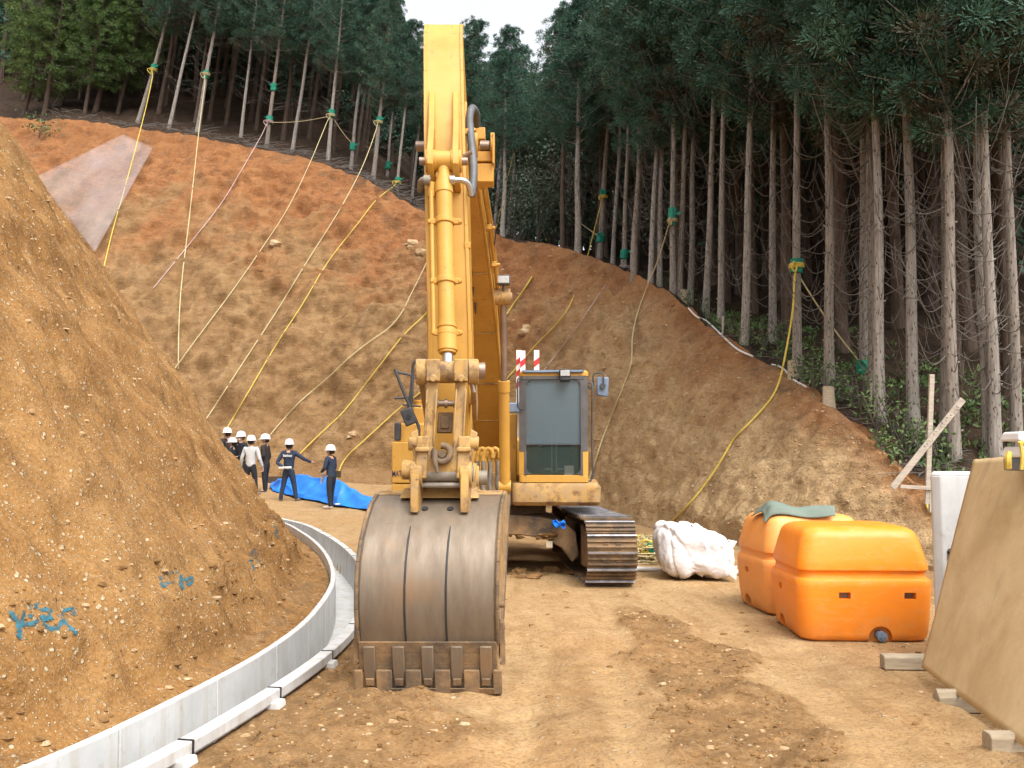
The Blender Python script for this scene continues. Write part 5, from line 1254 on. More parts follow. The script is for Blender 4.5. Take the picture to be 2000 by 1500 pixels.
rail([cw(hw - 0.0, 0.08, z1 - 0.16), cw(hw + 0.05, 0.08, z1 - 0.18), cw(hw + 0.06, 0.06, z1 - 0.30), cw(hw + 0.05, 0.06, z1 - 0.9), cw(hw + 0.055, 0.06, z1 - 1.45), cw(hw, 0.06, z1 - 1.50)], 0.012, 'grab_rail', M['dark'], cab)
# mirror on the cab's outer corner
mq = P(1177, 754, 12.7)
m = MB(); m.hull([mq + Vector((-.085, 0, -.13)), mq + Vector((.075, 0, -.155)), mq + Vector((.075, .05, -.155)), mq + Vector((-.085, .05, -.13))], [mq + Vector((-.08, 0, .13)), mq + Vector((.09, 0, .125)), mq + Vector((.09, .05, .125)), mq + Vector((-.08, .05, .13))]); mir = part(m, 'mirror', M['blue_grey'], cab, bevel=0.02)
m = MB(); m.tube(polyline([cw(hw, 0.1, mq.z - 0.02), mq + Vector((-.13, 0, -.02)), mq + Vector((-.13, 0, .14)), mq + Vector((-.09, 0, .18)), mq + Vector((-.02, 0, .18)), mq + Vector((0.01, -.015, .14)), mq + Vector((0.01, -.02, 0))], 0.03), 0.011, 8); m.cyl(mq + Vector((0, -.035, 0)), mq + Vector((0, .0, 0)), 0.04, 12); part(m, 'mirror_arm', M['dark'], mir)
# tool and tank boxes on the other side of the boom
def slab(x0, x1, y0, y1, z0_, z1_, name, mat, bevel=0.02, top_in=0.0):
    m = MB(); m.hull([(x0, y0, z0_), (x1, y0, z0_), (x1, y1, z0_), (x0, y1, z0_)], [(x0 + top_in, y0 + top_in, z1_), (x1 - top_in, y0 + top_in, z1_), (x1 - top_in, y1, z1_), (x0 + top_in, y1, z1_)]); return part(m, name, mat, bevel=bevel)
Yb = 12.75
bx0, bx1 = P(765, 900, Yb).x, P(832, 900, Yb).x
tool = slab(bx0, bx1, Yb, 14.0, Zp(944, Yb), Zp(863, Yb), 'tool_box', M['yellow'], 0.015)
slab(bx0 + 0.003, bx1, Yb + 0.004, 14.0, Zp(990, Yb), Zp(945.5, Yb), 'lower_box', M['yellow'], 0.015)
text('side_lettering', 'MATSU', 0.112, (bx0 + 0.006, Yb - 0.003, Zp(926, Yb)), (1, 0, 0.03), (-0.03, 0, 1), M['ink'], tool, 0.002, 0.58)
slab(P(774, 850, 13.4).x, P(836, 850, 13.4).x, 13.4, 14.8, Zp(866, 13.4), Zp(826, 13.4), 'tank_housing', M['yellow'], 0.03, 0.03)
slab(P(806, 820, 13.6).x, P(850, 820, 13.6).x, 13.6, 14.8, Zp(830, 13.6), Zp(795, 13.6), 'filler_housing', M['yellow'], 0.02, 0.01)
m = MB(); c = P(818, 793, 13.8); m.cyl(c + Vector((0, 0, -0.05)), c + Vector((0, 0, 0.07)), 0.065, 18); m.cyl(c + Vector((0, 0, 0.06)), c + Vector((0, 0, 0.09)), 0.075, 18); part(m, 'tank_cap', M['yellow'])
m = MB(); c = P(777, 843, 13.3); m.box(c, (0.09, 0.12, 0.26)); part(m, 'side_lamp', M['dark'], bevel=0.02)
# engine hood, counterweight, exhaust behind
slab(-1.55, 1.0, 14.7, 16.3, 1.30, 1.95, 'engine_hood', M['yellow'], 0.06, 0.05); slab(-1.6, 1.05, 16.3, 17.0, 1.0, 1.95, 'counterweight', M['yellow'], 0.12, 0.05)
slab(P(985, 880, 13.2).x, P(1010, 880, 13.2).x, 13.2, 14.6, 1.2, Zp(808, 13.2), 'side_cover', M['yellow'], 0.02)
m = MB(); m.box(P(1003, 797, 14.8), (0.26, 0.3, 0.16)); part(m, 'air_intake', M['blue_grey'], bevel=0.02)
# railings and mirror on the boom's other side
Yr = 13.3
def pr(l, Yq=Yr): return [P(a, b, Yq) for a, b in l]
rail(pr([(842, 705), (818, 703), (808, 709), (806, 725), (804, 780), (800, 800)]), 0.022, 'hand_rail', M['dark'], EX)
rail(pr([(770, 722), (780, 728), (800, 732), (804, 740), (800, 780), (797, 800)]), 0.018, 'hand_rail', M['dark'], EX)
rail(pr([(771, 721), (790, 770), (812, 820), (818, 835), (818, 850), (818, 870)], 13.0), 0.022, 'hand_rail', M['dark'], EX)
rail(pr([(770, 778), (790, 777), (806, 774)]), 0.016, 'hand_rail', M['dark'], EX); rail(pr([(786, 790), (806, 792), (822, 794)]), 0.014, 'hand_rail', M['dark'], EX)
rail(pr([(806, 738), (826, 739)]), 0.014, 'hand_rail', M['dark'], EX)
mq = P(798, 814, 12.9)
m = MB(); rm = Matrix.Rotation(R(-22), 3, 'Y'); m.box(mq, (0.17, 0.05, 0.24), rm); mir = part(m, 'mirror', M['dark'], bevel=0.02)
m = MB(); m.tube([mq + Vector((0.02, 0, 0)), mq + Vector((0.1, 0.05, -0.03))], 0.015, 8); m.cyl(mq + Vector((0, -0.04, 0)), mq + Vector((0, 0, 0)), 0.035, 10); part(m, 'mirror_arm', M['black'], mir)
# hydraulic pipes between boom foot and cab
for k, (px, c) in enumerate(((944, 0), (957, 1), (972, 2), (932, 0))):
    Yq = 12.3 + 0.05 * k
    m = MB(); m.tube(polyline(pr([(px, 945), (px, 905), (px, 893), (px + 4, 880), (px + 10, 876), (px + 17, 882), (px + 18, 895)], Yq), 0.03), 0.030, 10); m.cyl(P(px, 902, Yq), P(px, 896, Yq), 0.045, 12); o = part(m, 'hydraulic_pipe', M['yellow'])
    m = MB(); m.tube(polyline(pr([(px, 900), (px + 1, 925), (px - 1, 945), (px + 2, 962)], Yq - 0.07), 0.04), 0.032, 10); part(m, 'rubber_hose', M['dusty_pipe'], o)
m = MB(); m.box(P(958, 893, 12.5), (0.34, 0.05, 0.05)); m.box(P(962, 950, 12.9), (0.5, 0.5, 0.4)); part(m, 'pipe_bracket', M['yellow_worn'], bevel=0.008)
m = MB(); m.box(P(990, 965, 12.75), (0.12, 0.3, 0.3)); part(m, 'boom_foot_bracket', M['muddy'], bevel=0.01)
# red and white striped marker boards behind the cab
def marker(px, wpx, Yq, ytop, zbot):
    p = P(px, ytop, Yq); wd = wpx / F_PX * Yq; h = p.z - zbot; mb = MB(); n = 40
    mb.box((p.x, Yq, zbot + h / 2), (wd, 0.03, h)); o = part(mb, 'marker_board', M['white'])
    s = MB(); st = wd * 1.25
    k = 0; z = p.z - st * 1.1
    while z > p.z - 0.62:
        a, b = z, z - st
        s.hull([(p.x - wd / 2 - .001, Yq - .017, a - wd * .8), (p.x - wd / 2 - .001, Yq - .017, b - wd * .8), (p.x + wd / 2 + .001, Yq - .017, b), (p.x + wd / 2 + .001, Yq - .017, a)], [(p.x - wd / 2 - .001, Yq - .0145, a - wd * .8), (p.x - wd / 2 - .001, Yq - .0145, b - wd * .8), (p.x + wd / 2 + .001, Yq - .0145, b), (p.x + wd / 2 + .001, Yq - .0145, a)])
        z -= st * 2
    part(s, 'red_band', M['red'], o, smooth=False)
marker(1013, 9, 15.0, 684, 1.9); marker(1021, 10, 14.9, 685, 1.9); marker(1048, 10, 15.0, 684, 1.9)
# clods of mud packed on the undercarriage, blue rag
rnd = random.Random(4); m = MB()
for k in range(26): m.blob((rnd.uniform(-0.25, 0.9), rnd.uniform(12.6, 13.4), 0.02), (rnd.uniform(.03, .12), rnd.uniform(.03, .1), rnd.uniform(.02, .07)), k, 0.3)
for k in range(30): m.blob((rnd.uniform(-0.5, 0.6), 12.74 + rnd.uniform(0, .1), 0.56 + rnd.uniform(-.03, .03)), (rnd.uniform(.03, .08), .05, rnd.uniform(.015, .03)), k, 0.3)
tag(m.build('mud', M['clod'], smooth=False), kind='stuff')
q = P(1091, 1021, 12.62); m = MB(); rings = []
for i in range(7):
    rings.append([q + Vector((-.09 + .03 * i, 0.05 * math.sin(j * 1.9 + i), -0.05 + 0.022 * j + 0.02 * math.sin(i * 2.1 + j) - 0.004 * i)) for j in range(5)])
m.loft(rings, False, False); o = m.build('blue_rag', M['tarp'], smooth=False); sm = o.modifiers.new('s', 'SOLIDIFY'); sm.thickness = 0.012
tag(o, 'small crumpled bright blue rag lying on the excavator undercarriage below the cab', 'rag')
# ------------------------------------------------------------------ orange tanks, sack, rope heap, concrete, plate, timbers
def cut(o, cutters):
    """carve real recesses"""
    mods = []
    for c in cutters:
        md = o.modifiers.new('cut', 'BOOLEAN'); md.operation = 'DIFFERENCE'; md.solver = 'EXACT'; md.object = c; mods.append(md)
    bpy.context.view_layer.update()
    me = bpy.data.meshes.new_from_object(o.evaluated_get(bpy.context.evaluated_depsgraph_get()))
    o.modifiers.clear(); o.data = me
    for c in cutters: bpy.data.objects.remove(c)
    me.polygons.foreach_set('use_smooth', [True] * len(me.polygons)); me.set_sharp_from_angle(angle=R(32)); me.update()
def tank(loc, yaw, mat, label, W=1.24, D=1.12, H=1.04):
    e_loc = Vector(loc); rot = Matrix.Rotation(R(yaw), 3, 'Z')
    lv = [(0.0, 0.13, 0.0), (0.008, 0.085, 0), (0.03, 0.055, 0), (0.07, 0.04, 0), (0.2, 0.022, 0), (0.38, 0.008, 0), (0.50, 0.0, 0), (0.545, 0.004, 0), (0.562, 0.014, 0), (0.572, 0.034, 0), (0.596, 0.044, 0), (0.622, 0.044, 0), (0.638, 0.034, 0), (0.648, 0.020, 0), (0.668, 0.020, 0), (0.74, 0.036, 0), (0.84, 0.066, 0), (0.93, 0.096, 0), (0.965, 0.112, 0), (0.995, 0.14, 0), (1.015, 0.175, 0), (1.027, 0.22, 0), (1.033, 0.27, 0), (1.036, 0.36, 0)]
    mb = MB(); rings = []
    for z, ins, _ in lv:
        w_, d_, r_ = W / 2 - ins * 0.85, D / 2 - ins * 0.85, max(0.05, 0.14 - ins * 0.12); q = []
        for (sx, sy, a0) in ((1, -1, -90), (1, 1, 0), (-1, 1, 90), (-1, -1, 180)):
            for k in range(7):
                a = R(a0 + 15 * k); q.append(Vector((sx * (w_ - r_) + r_ * math.cos(a), sy * (d_ - r_) + r_ * math.sin(a), z * H / 1.036)))
        rings.append([Vector((0.012 * math.sin(p.x * 4 + z * 3) * 0, 0, 0)) + p for p in q])
    mb.loft(rings)
    # raised shoulder on the left part of the top half, as moulded
    o = mb.build('water_tank', mat, sharp=32); o.location = e_loc; o.rotation_euler = (0, 0, R(yaw))
    cs = []
    def cutter(m_):
        c = m_.build('cutter', mat, smooth=False); c.location = e_loc; c.rotation_euler = (0, 0, R(yaw)); cs.append(c)
    yf = -D / 2
    for x in (-0.20, 0.385):
        m_ = MB(); m_.box((x, yf, 0.425), (0.105, 0.16, 0.058)); cutter(m_)
    m_ = MB(); m_.cyl((0.12, yf - 0.1, 0.045), (0.12, yf + 0.10, 0.045), 0.105, 24); cutter(m_)
    m_ = MB(); m_.box((-W / 2, 0.1, 0.425), (0.16, 0.105, 0.058)); cutter(m_)
    m_ = MB(); m_.cyl((-W / 2 - 0.1, 0.15, 0.045), (-W / 2 + 0.1, 0.15, 0.045), 0.105, 24); cutter(m_)
    cut(o, cs)
    pm = MB(); pm.cyl((0.125, yf + 0.095, 0.062), (0.125, yf + 0.0, 0.062), 0.045, 18); pm.box((0.125, yf - 0.0, 0.062), (0.055, 0.02, 0.016)); pm.box((0.125, yf - 0.0, 0.062), (0.016, 0.021, 0.055))
    pm.build('drain_plug', M['blue_grey'], o)
    dm = MB()
    for x in (-0.20, 0.385): dm.box((x, yf + 0.076, 0.425), (0.10, 0.004, 0.052))
    dm.build('slot_back', M['dusty_pipe'], o, smooth=False)
    return tag(o, label, 'water tank', 'orange plastic tanks on the dirt')
tA = tank((3.24, 9.03, -0.015), -2.0, M['orange'], 'bright orange plastic tank with two slots and a drain plug facing the camera')
tB = tank((3.20, 10.36, -0.015), 5.0, M['orange_faded'], 'sun-faded orange plastic tank half hidden behind the bright one, cloth on top', 1.16, 1.05, 1.06)
text('moulded_mark', 'P C', 0.085, Vector((3.24, 9.03, -0.015)) + Vector((0.20, -0.505, 0.76)), (1, -0.035, 0), (0, 0.25, 1), M['orange_faded'], None, 0.002, 0.9, (0, 0, 0)).parent = tA
for ch in tA.children:
    if ch.name.startswith('moulded'): ch.matrix_parent_inverse = (Matrix.Translation(tA.location) @ Matrix.Rotation(R(-2), 4, 'Z')).inverted()
# folded canvas on the faded tank
def sheet(name, mat, fn, nu, nv, label, cat, thick=0.008, smooth=True, group=None):
    vs = [fn(i / (nu - 1), j / (nv - 1)) for i in range(nu) for j in range(nv)]
    fs = [(i * nv + j, (i + 1) * nv + j, (i + 1) * nv + j + 1, i * nv + j + 1) for i in range(nu - 1) for j in range(nv - 1)]
    o = link_mesh(name, vs, fs, mat, smooth=smooth, sharp=None)
    sm = o.modifiers.new('thickness', 'SOLIDIFY'); sm.thickness = thick
    return tag(o, label, cat, group)
def canvas(u, v):
    x = 2.70 + 0.74 * u + 0.03 * math.sin(v * 5); y = 9.98 + 0.42 * v - 0.10 * u
    fold = 0.026 * abs(math.sin(v * 9 + u * 2.2)) + 0.02 * math.sin(u * 7 + v * 3)
    hump = 0.045 * math.exp(-((u - 0.22) / 0.2) ** 2) * math.exp(-((v - 0.5) / 0.4) ** 2) + 0.05 * math.exp(-((v - 0.45) / 0.3) ** 2)
    edge_ = -0.05 * sstep(0.12, 0.0, v) - 0.06 * sstep(0.1, 0.0, u)
    return Vector((x, y, 1.035 + fold * sstep(0, 0.15, u) * 0.9 + hump + float(edge_) + 0.02))
sheet('canvas_cover', M['grey_cloth'], canvas, 40, 26, 'folded grey-green canvas lying on top of the faded orange tank', 'canvas')
# white sack
def sack():
    c = Vector((2.50, 12.75, 0)); n1, n2 = 150, 84; vs, fs = [], []
    rnd = random.Random(17)
    # creases: planes through the cloth along which it folds
    cr_ = [(Vector((rnd.uniform(-1, 1), rnd.uniform(-1, 1), rnd.uniform(-.55, .55))).normalized(), rnd.uniform(-.32, .32), rnd.uniform(.008, .026), rnd.uniform(.035, .12)) for _ in range(46)]
    for j in range(n2):
        th = math.pi * (j + 0.5) / n2
        for i in range(n1):
            ph = 2 * math.pi * i / n1
            cx, sx_ = math.cos(ph), math.sin(ph); st, ct = math.sin(th), math.cos(th)
            pw = lambda a, e: math.copysign(abs(a) ** e, a)
            p = Vector((0.50 * pw(cx, .62) * pw(st, .6), 0.42 * pw(sx_, .62) * pw(st, .6), 0.36 + 0.36 * pw(ct, .62)))
            r1 = float(fbm(np.array([p.x * 2.0]), np.array([p.y * 2.0]), np.array([p.z * 2.0]), 2, 61)[0])
            d = 0.06 * r1; q = p - Vector((0, 0, .36))
            for nn, off_, am, wd in cr_:
                e = abs(q.dot(nn) - off_ + 0.05 * r1) / wd
                if e < 1: d -= am * (1 - e) ** 1.6
            n_ = Vector((p.x, p.y, p.z - 0.36)).normalized(); p = p + n_ * (d + .03)
            top = max(0, (p.z - 0.42) / 0.3); p.x += -0.12 * top * (1 if p.x > 0 else 0.2); p.z *= 1.04 - 0.20 * (p.x + 0.1)
            sag_ = max(0, 0.18 - p.z) / 0.18; p.x *= 1 + .06 * sag_; p.y *= 1 + .06 * sag_
            p.z = max(p.z, 0.004 + 0.008 * r1)
            vs.append(c + p)
    for j in range(n2 - 1):
        for i in range(n1):
            k = (i + 1) % n1; fs.append((j * n1 + i, (j + 1) * n1 + i, (j + 1) * n1 + k, j * n1 + k))
    fs.append(tuple(range(n1))); fs.append(tuple(range(n2 * n1 - 1, (n2 - 1) * n1 - 1, -1)))
    o = link_mesh('white_sack', vs, fs, M['sack'], sharp=50)
    tag(o, 'crumpled white woven sack standing between the track and the orange tanks', 'sack')
    mb = MB()
    for (q0, q1, q2) in (((2.93, 12.6, .52), (3.04, 12.58, .50), (2.98, 12.6, .40)), ((2.85, 12.42, .12), (2.99, 12.38, .20), (2.97, 12.36, .02))):
        a, b, c_ = Vector(q0), Vector(q1), Vector(q2); mb.hull([a, b, c_], [a + Vector((0, .012, .012)), b + Vector((0, .012, .012)), c_ + Vector((0, .012, .012))])
    mb.build('sack_flap', M['sack'], o, smooth=False)
sack()
# heap of rope with green cloth
def rope_heap():
    rnd = random.Random(8); mb = MB(); c = Vector((2.12, 14.3, 0.02))
    for k in range(46):
        a = rnd.uniform(0, 6.28); r_ = rnd.uniform(0.12, 0.34); z = rnd.uniform(0.02, 0.42) * (1.1 - r_ * 1.6); o_ = Vector((rnd.gauss(0, .10), rnd.gauss(0, .08), 0)); pts_ = []
        for i in range(9):
            t = a + i * rnd.uniform(0.35, 0.62); pts_.append(c + o_ + Vector((r_ * 1.15 * math.cos(t), r_ * math.sin(t), max(0.01, z + rnd.uniform(-.05, .09)))))
        mb.tube(polyline(pts_, 0.05), 0.0115, 5)
    o = mb.build('rope_heap', M['rope_pale']); tag(o, 'tangled heap of yellow rope on the dirt beside the white sack', 'rope')
    m2 = MB()
    for k in range(8):
        a = rnd.uniform(0, 6.28); pts_ = [c + Vector((0.34 * math.cos(a + i * .5) + rnd.gauss(0, .04), 0.28 * math.sin(a + i * .5), 0.12 + 0.3 * rnd.random())) for i in range(6)]; m2.tube(polyline(pts_, 0.05), 0.012, 5)
    m2.build('bright_coil', M['rope'], o)
    g = MB(); g.blob(c + Vector((0.10, -0.22, 0.24)), (0.17, 0.1, 0.10), 3, 0.3, 10, 7); g.blob(c + Vector((0.0, -0.22, 0.27)), (0.10, 0.08, 0.06), 5, 0.3, 9, 6)
    tag(g.build('green_cloth', M['green_cloth'], sharp=20), 'dark green cloth bundled on the heap of yellow rope', 'cloth')
    d = MB(); d.blob(c + Vector((0.33, -0.1, 0.06)), (0.18, 0.10, 0.09), 7, 0.3, 9, 6); tag(d.build('black_bundle', M['black'], sharp=20), 'small black bundle between the rope heap and the white sack', 'bundle')
rope_heap()
def pipe(a, b, r, label, mat='hose_white', name='pipe', cat='pipe'):
    mb = MB(); mb.cyl(a, b, r, 14); return tag(mb.build(name, M[mat]), label, cat)
pipe(Vector((1.72, 13.35, 0.05)), Vector((3.35, 12.95, 0.045)), 0.035, 'pale grey pipe lying on the dirt behind the white sack')
# precast concrete blocks at the right
def panel(pts, z1, label, hole=None):
    mb = MB(); mb.hull([Vector((x, y, 0.0)) for x, y in pts], [Vector((x, y, z1 - 0.03)) for x, y in pts])
    cx = sum(p[0] for p in pts) / len(pts); cy = sum(p[1] for p in pts) / len(pts)
    mb.hull([Vector((x, y, z1 - 0.03)) for x, y in pts], [Vector((x + (0.02 if x < cx else -0.02), y + (0.02 if y < cy else -0.02), z1)) for x, y in pts])
    o = mb.build('concrete_block', M['concrete'], smooth=False, bevel=0.012); tag(o, label, 'concrete block', 'precast concrete blocks behind the plate')
    if hole:
        h = MB(); h.cyl(Vector(hole) + Vector((0, -0.006, 0)), Vector(hole) + Vector((0, 0.03, 0)), 0.028, 16); h.box(Vector(hole) + Vector((0, 0.0, -0.03)), (0.05, 0.012, 0.07)); h.build('lifting_hole', M['charcoal'], o)
    return o
pA = P(1823, 925, 7.55)
panel([(pA.x, 7.60), (pA.x + 0.05, 7.54), (5.2, 7.50), (5.2, 7.72), (pA.x + 0.06, 7.74)], Zp(921, 7.6), 'pale upright concrete block whose left edge shows beside the leaning plate', (P(1857, 1078, 7.53).x, 7.534, Zp(1078, 7.53)))
panel([(4.0, 4.9), (5.4, 4.9), (5.4, 7.2), (4.0, 7.2)], 1.58, 'concrete block hidden behind the dusty plate, a wrapped bundle on it')
# dusty plate leaning on the block
def plate():
    f0, f1 = P(1806, 1305, 7.02), P(1906, 897, 7.25)
    f0.z = max(f0.z, 0.10)
    n0, n1 = Vector((2.72, 4.75, 0.11)), Vector((3.62, 4.55, 1.72))
    nu_, nv_ = 60, 40; vs, fs = [], []
    rnd = random.Random(3)
    for i in range(nu_):
        for j in range(nv_):
            u, v = i / (nu_ - 1), j / (nv_ - 1); p = (f0.lerp(n0, u)).lerp(f1.lerp(n1, u), v)
            k = float(fbm(np.array([p.y * 0.9]), np.array([p.z * 0.9]), None, 3, 71)[0]); p = p + Vector((-0.006 * k, 0, 0)); 
            if v == 1: p.z += 0.008 * float(fbm(np.array([p.y * 6]), np.array([1.0]), None, 3, 73)[0])
            vs.append(p)
    for i in range(nu_ - 1):
        for j in range(nv_ - 1): fs.append((i * nv_ + j, i * nv_ + j + 1, (i + 1) * nv_ + j + 1, (i + 1) * nv_ + j))
    o = link_mesh('dusty_plate', vs, fs, M['plate'], sharp=None); sm = o.modifiers.new('t', 'SOLIDIFY'); sm.thickness = 0.022; sm.offset = -1
    tag(o, 'large dust-covered tan plate leaning on concrete at the right edge', 'plate')
plate()
def log(px0, px1, ytop, ybot, label, yaw=0, L=1.0, ch=0.02):
    Yq = None
    for k in range(400):
        y = 4 + k * 0.01
        if P(px0, ybot, y).z <= 0.0: Yq = y; break
    a = P(px0, ybot, Yq); h = P(px0, ytop, Yq).z; r_ = Matrix.Rotation(R(yaw), 3, 'Z')
    mb = MB(); dpt = 0.12
    q = [(0, 0), (dpt, 0), (dpt, h - ch), (dpt - ch, h), (ch, h), (0, h - ch)]
    for s0, s1 in ((0, L),):
        mb.hull([a + r_ @ Vector((s0, y, 0)) + Vector((0, 0, z - 0.006)) for y, z in q], [a + r_ @ Vector((s1, y, 0)) + Vector((0, 0, z - 0.006)) for y, z in q])
    tag(mb.build('timber_block', M['timber'], smooth=False, bevel=0.008), label, 'timber', 'timber bearers under the leaning plate')
log(1728, 1810, 1279, 1307, 'flat timber bearer at the far corner of the leaning plate, farthest of three', -3, 0.75)
log(1836, 1930, 1348, 1391, 'middle rounded timber bearer under the leaning plate', -2, 0.9, 0.045)
log(1938, 2000, 1433, 1487, 'nearest timber bearer under the leaning plate, at the photo corner', -2, 1.0)
# wrapped bundle on the hidden block
b0 = P(1975, 866, 6.3); b0.z = 1.58
mb = MB(); mb.hull([b0 + Vector((x, y, 0)) for x, y in ((-.0, -.12), (.5, -.12), (.5, .12), (0, .12))], [b0 + Vector((x, y, .09)) for x, y in ((-.0, -.12), (.5, -.12), (.5, .12), (0, .12))]); bo = mb.build('wrapped_bundle', M['blue_grey'], smooth=False, bevel=0.015)
tag(bo, 'white wrapped bundle tied with yellow rope on the concrete block at the right edge', 'bundle')
mb = MB(); mb.hull([b0 + Vector((x, y, .09)) for x, y in ((-.01, -.13), (.5, -.13), (.5, .13), (-.01, .13))], [b0 + Vector((x, y, .165)) for x, y in ((.01, -.12), (.5, -.12), (.5, .12), (.01, .12))]); mb.hull([b0 + Vector((x, y, .20)) for x, y in ((-.015, -.13), (.5, -.13), (.5, .13), (-.015, .13))], [b0 + Vector((x, y, .265)) for x, y in ((.0, -.11), (.5, -.11), (.5, .11), (.0, .11))]); mb.build('plastic_wrap', M['white'], bo, smooth=False, bevel=0.015)
mb = MB(); mb.tube(polyline([b0 + Vector((-.03, -.14, .185)), b0 + Vector((.1, -.15, .19)), b0 + Vector((.5, -.15, .185))], .05), 0.014, 6); mb.tube(polyline([b0 + Vector((-.02, -.15, .19)), b0 + Vector((-.015, -.16, .1)), b0 + Vector((-.02, -.15, 0.01))], .05), 0.012, 6); mb.tube(polyline([b0 + Vector((-.07, -.1, .12)), b0 + Vector((-.09, -.12, .08)), b0 + Vector((-.08, -.1, .02))], .03), 0.022, 6); mb.build('tie_rope', M['rope'], bo)
# batter boards at the slope edge
def boards():
    Yq = 12.8; e = empty('batter_board', P(1815, 962, Yq)); O = e.location.copy(); tag(e, 'wooden batter board of post, slanted board and rail on the slope edge', 'batter board')
    def bar(a, b, w_, t, name, mat='stake'):
        a, b = Vector(a), Vector(b); d = (b - a).normalized(); s_ = d.cross(Vector((0, 1, 0))).normalized() * w_ / 2; y_ = Vector((0, t / 2, 0)); mb = MB()
        mb.hull([a + s_ - y_, a - s_ - y_, a - s_ + y_, a + s_ + y_], [b + s_ - y_, b - s_ - y_, b - s_ + y_, b + s_ + y_]); return mb.build(name, M[mat], e, O, smooth=False, bevel=0.003)
    bar(P(1811, 985, Yq), P(1820, 731, Yq), 0.066, 0.04, 'post')
    dg = bar(P(1743, 953, Yq - 0.05), P(1881, 780, Yq - 0.05), 0.088, 0.025, 'slanted_board')
    bar(P(1758, 950, Yq - 0.04), P(1840, 955, Yq - 0.04), 0.05, 0.025, 'rail'); bar(P(1818, 950, Yq), P(1819, 1000, Yq), 0.06, 0.05, 'stake')
    a, b = P(1743, 953, Yq - 0.065), P(1881, 780, Yq - 0.065); d = (b - a).normalized(); n_ = Vector((-d.z, 0, d.x)); mb = MB(); rnd = random.Random(2)
    for k in range(15):    # worn pencil figures
        c = a + d * ((0.46 + 0.033 * k) * (b - a).length)
        for z in range(2):
            p = c + n_ * rnd.uniform(-.02, .02) + d * rnd.uniform(-.01, .01); q = p + n_ * rnd.uniform(-.03, .03) + d * rnd.uniform(-.012, .012); mb.tube([p, q], 0.0035, 4)
    mb.build('worn_figures', M['dark'], e, O)
boards()
for k, (px, py, h, lab) in enumerate([(1411, 652, .45, 'short white survey stake at the forest edge above the cab'), (1213, 520, .55, 'pale leaning survey stake at the edge beside the wrapped trunk'), (1700, 790, .4, 'small pale stake among the plants at the forest edge')]):
    b = hit(px, py)
    if b is None: continue
    mb = MB(); mb.tube([b - Vector((0, 0, .1)), b + Vector((.02, 0, h))], 0.028, 4); tag(mb.build('survey_stake', M['stake'], smooth=False), lab, 'stake')
# window reflection built as a thin translucent sheet on the far slope
def reflection_sheet():
    c00, c10, c01, c11 = (70, 345), (185, 492), (240, 262), (299, 288); n = 26; vs = []
    for i in range(n):
        for j in range(n):
            u, v = i / (n - 1), j / (n - 1)
            a = Vector((*c00, 0)).lerp(Vector((*c10, 0)), u); b = Vector((*c01, 0)).lerp(Vector((*c11, 0)), u); q = a.lerp(b, v)
            vs.append(hit(q.x, q.y, lift=1.3) or P(q.x, q.y, 56))
    from_ = vs
    for _ in range(3):
        new = list(from_)
        for i in range(1, n - 1):
            for j in range(1, n - 1): new[i * n + j] = (from_[(i - 1) * n + j] + from_[(i + 1) * n + j] + from_[i * n + j - 1] + from_[i * n + j + 1]) / 4
        from_ = new
    fs = [(i * n + j, (i + 1) * n + j, (i + 1) * n + j + 1, i * n + j + 1) for i in range(n - 1) for j in range(n - 1)]
    o = link_mesh('window_reflection', from_, fs, M['window_reflection'], sharp=None); tag(o, 'window reflection built as a pale translucent sheet on the upper left cut slope', 'plastic sheet')  # no real plastic sheet here: it stands in for the window reflection
    sm = o.modifiers.new('t', 'SOLIDIFY'); sm.thickness = 0.01
reflection_sheet()
# blue tarpaulin behind the people
def og(px, py, y0=20.0):
    """where a point of the photograph meets the climbing ground"""
    y = y0
    while y < 45:
        p = P(px, py, y)
        if p.z <= float(rise(np.array(p.x), np.array(p.y))): return p
        y += 0.02
    return P(px, py, 30)
A_, B_ = og(530, 962), og(752, 1003)
def tarp(u, v):
    u2 = u; base = A_.lerp(B_, u2); away = Vector((-0.25, 1, 0)).normalized()
    p = base + away * (2.3 * v); x, y = np.array([u * 7.0]), np.array([v * 4.0])
    r1 = float(fbm(x * 0.5, y * 0.5, None, 2, 81)[0]); r2 = 1 - abs(float(fbm(x * 0.75 + y * .5 + 3, y * 0.45 - x * .2, None, 1, 83)[0])) ** .8; r3 = 1 - abs(float(fbm(x * 1.5 - y * .6, y * 1.0, None, 1, 85)[0])) ** .8
    prof = float(sstep(0, 0.42, v) * sstep(1.0, 0.7, v))
    hgt = 0.72 * (0.30 + 0.42 * math.exp(-((u - 0.58) / 0.17) ** 2) + 0.30 * math.exp(-((u - 0.30) / 0.15) ** 2)) * float(sstep(0, 0.1, u)) * (1 - 0.45 * float(sstep(0.7, 0.95, u)))
    z = float(rise(np.array(p.x), np.array(p.y))) + 0.02 + prof * (hgt * (0.62 + 0.7 * r2) + 0.10 * r1) + 0.09 * r3 * float(sstep(0, .06, v) * sstep(1, .9, v)) + 0.05 * r2
    p = p + Vector((0.06 * r1, -0.12 * r3 + 0.1 * r1, 0)); p.z = z; return p
sheet('blue_tarpaulin', M['tarp'], tarp, 110, 50, 'crumpled bright blue tarpaulin spread on the road behind the people', 'tarpaulin', 0.012)
q0, q1 = og(655, 990), og(700, 990); pipe(q0 + Vector((0, -.05, .08)), q1 + Vector((0.1, -.05, .08)), 0.022, 'thin white pole lying along the front of the blue tarpaulin', 'white', 'pole', 'pole')
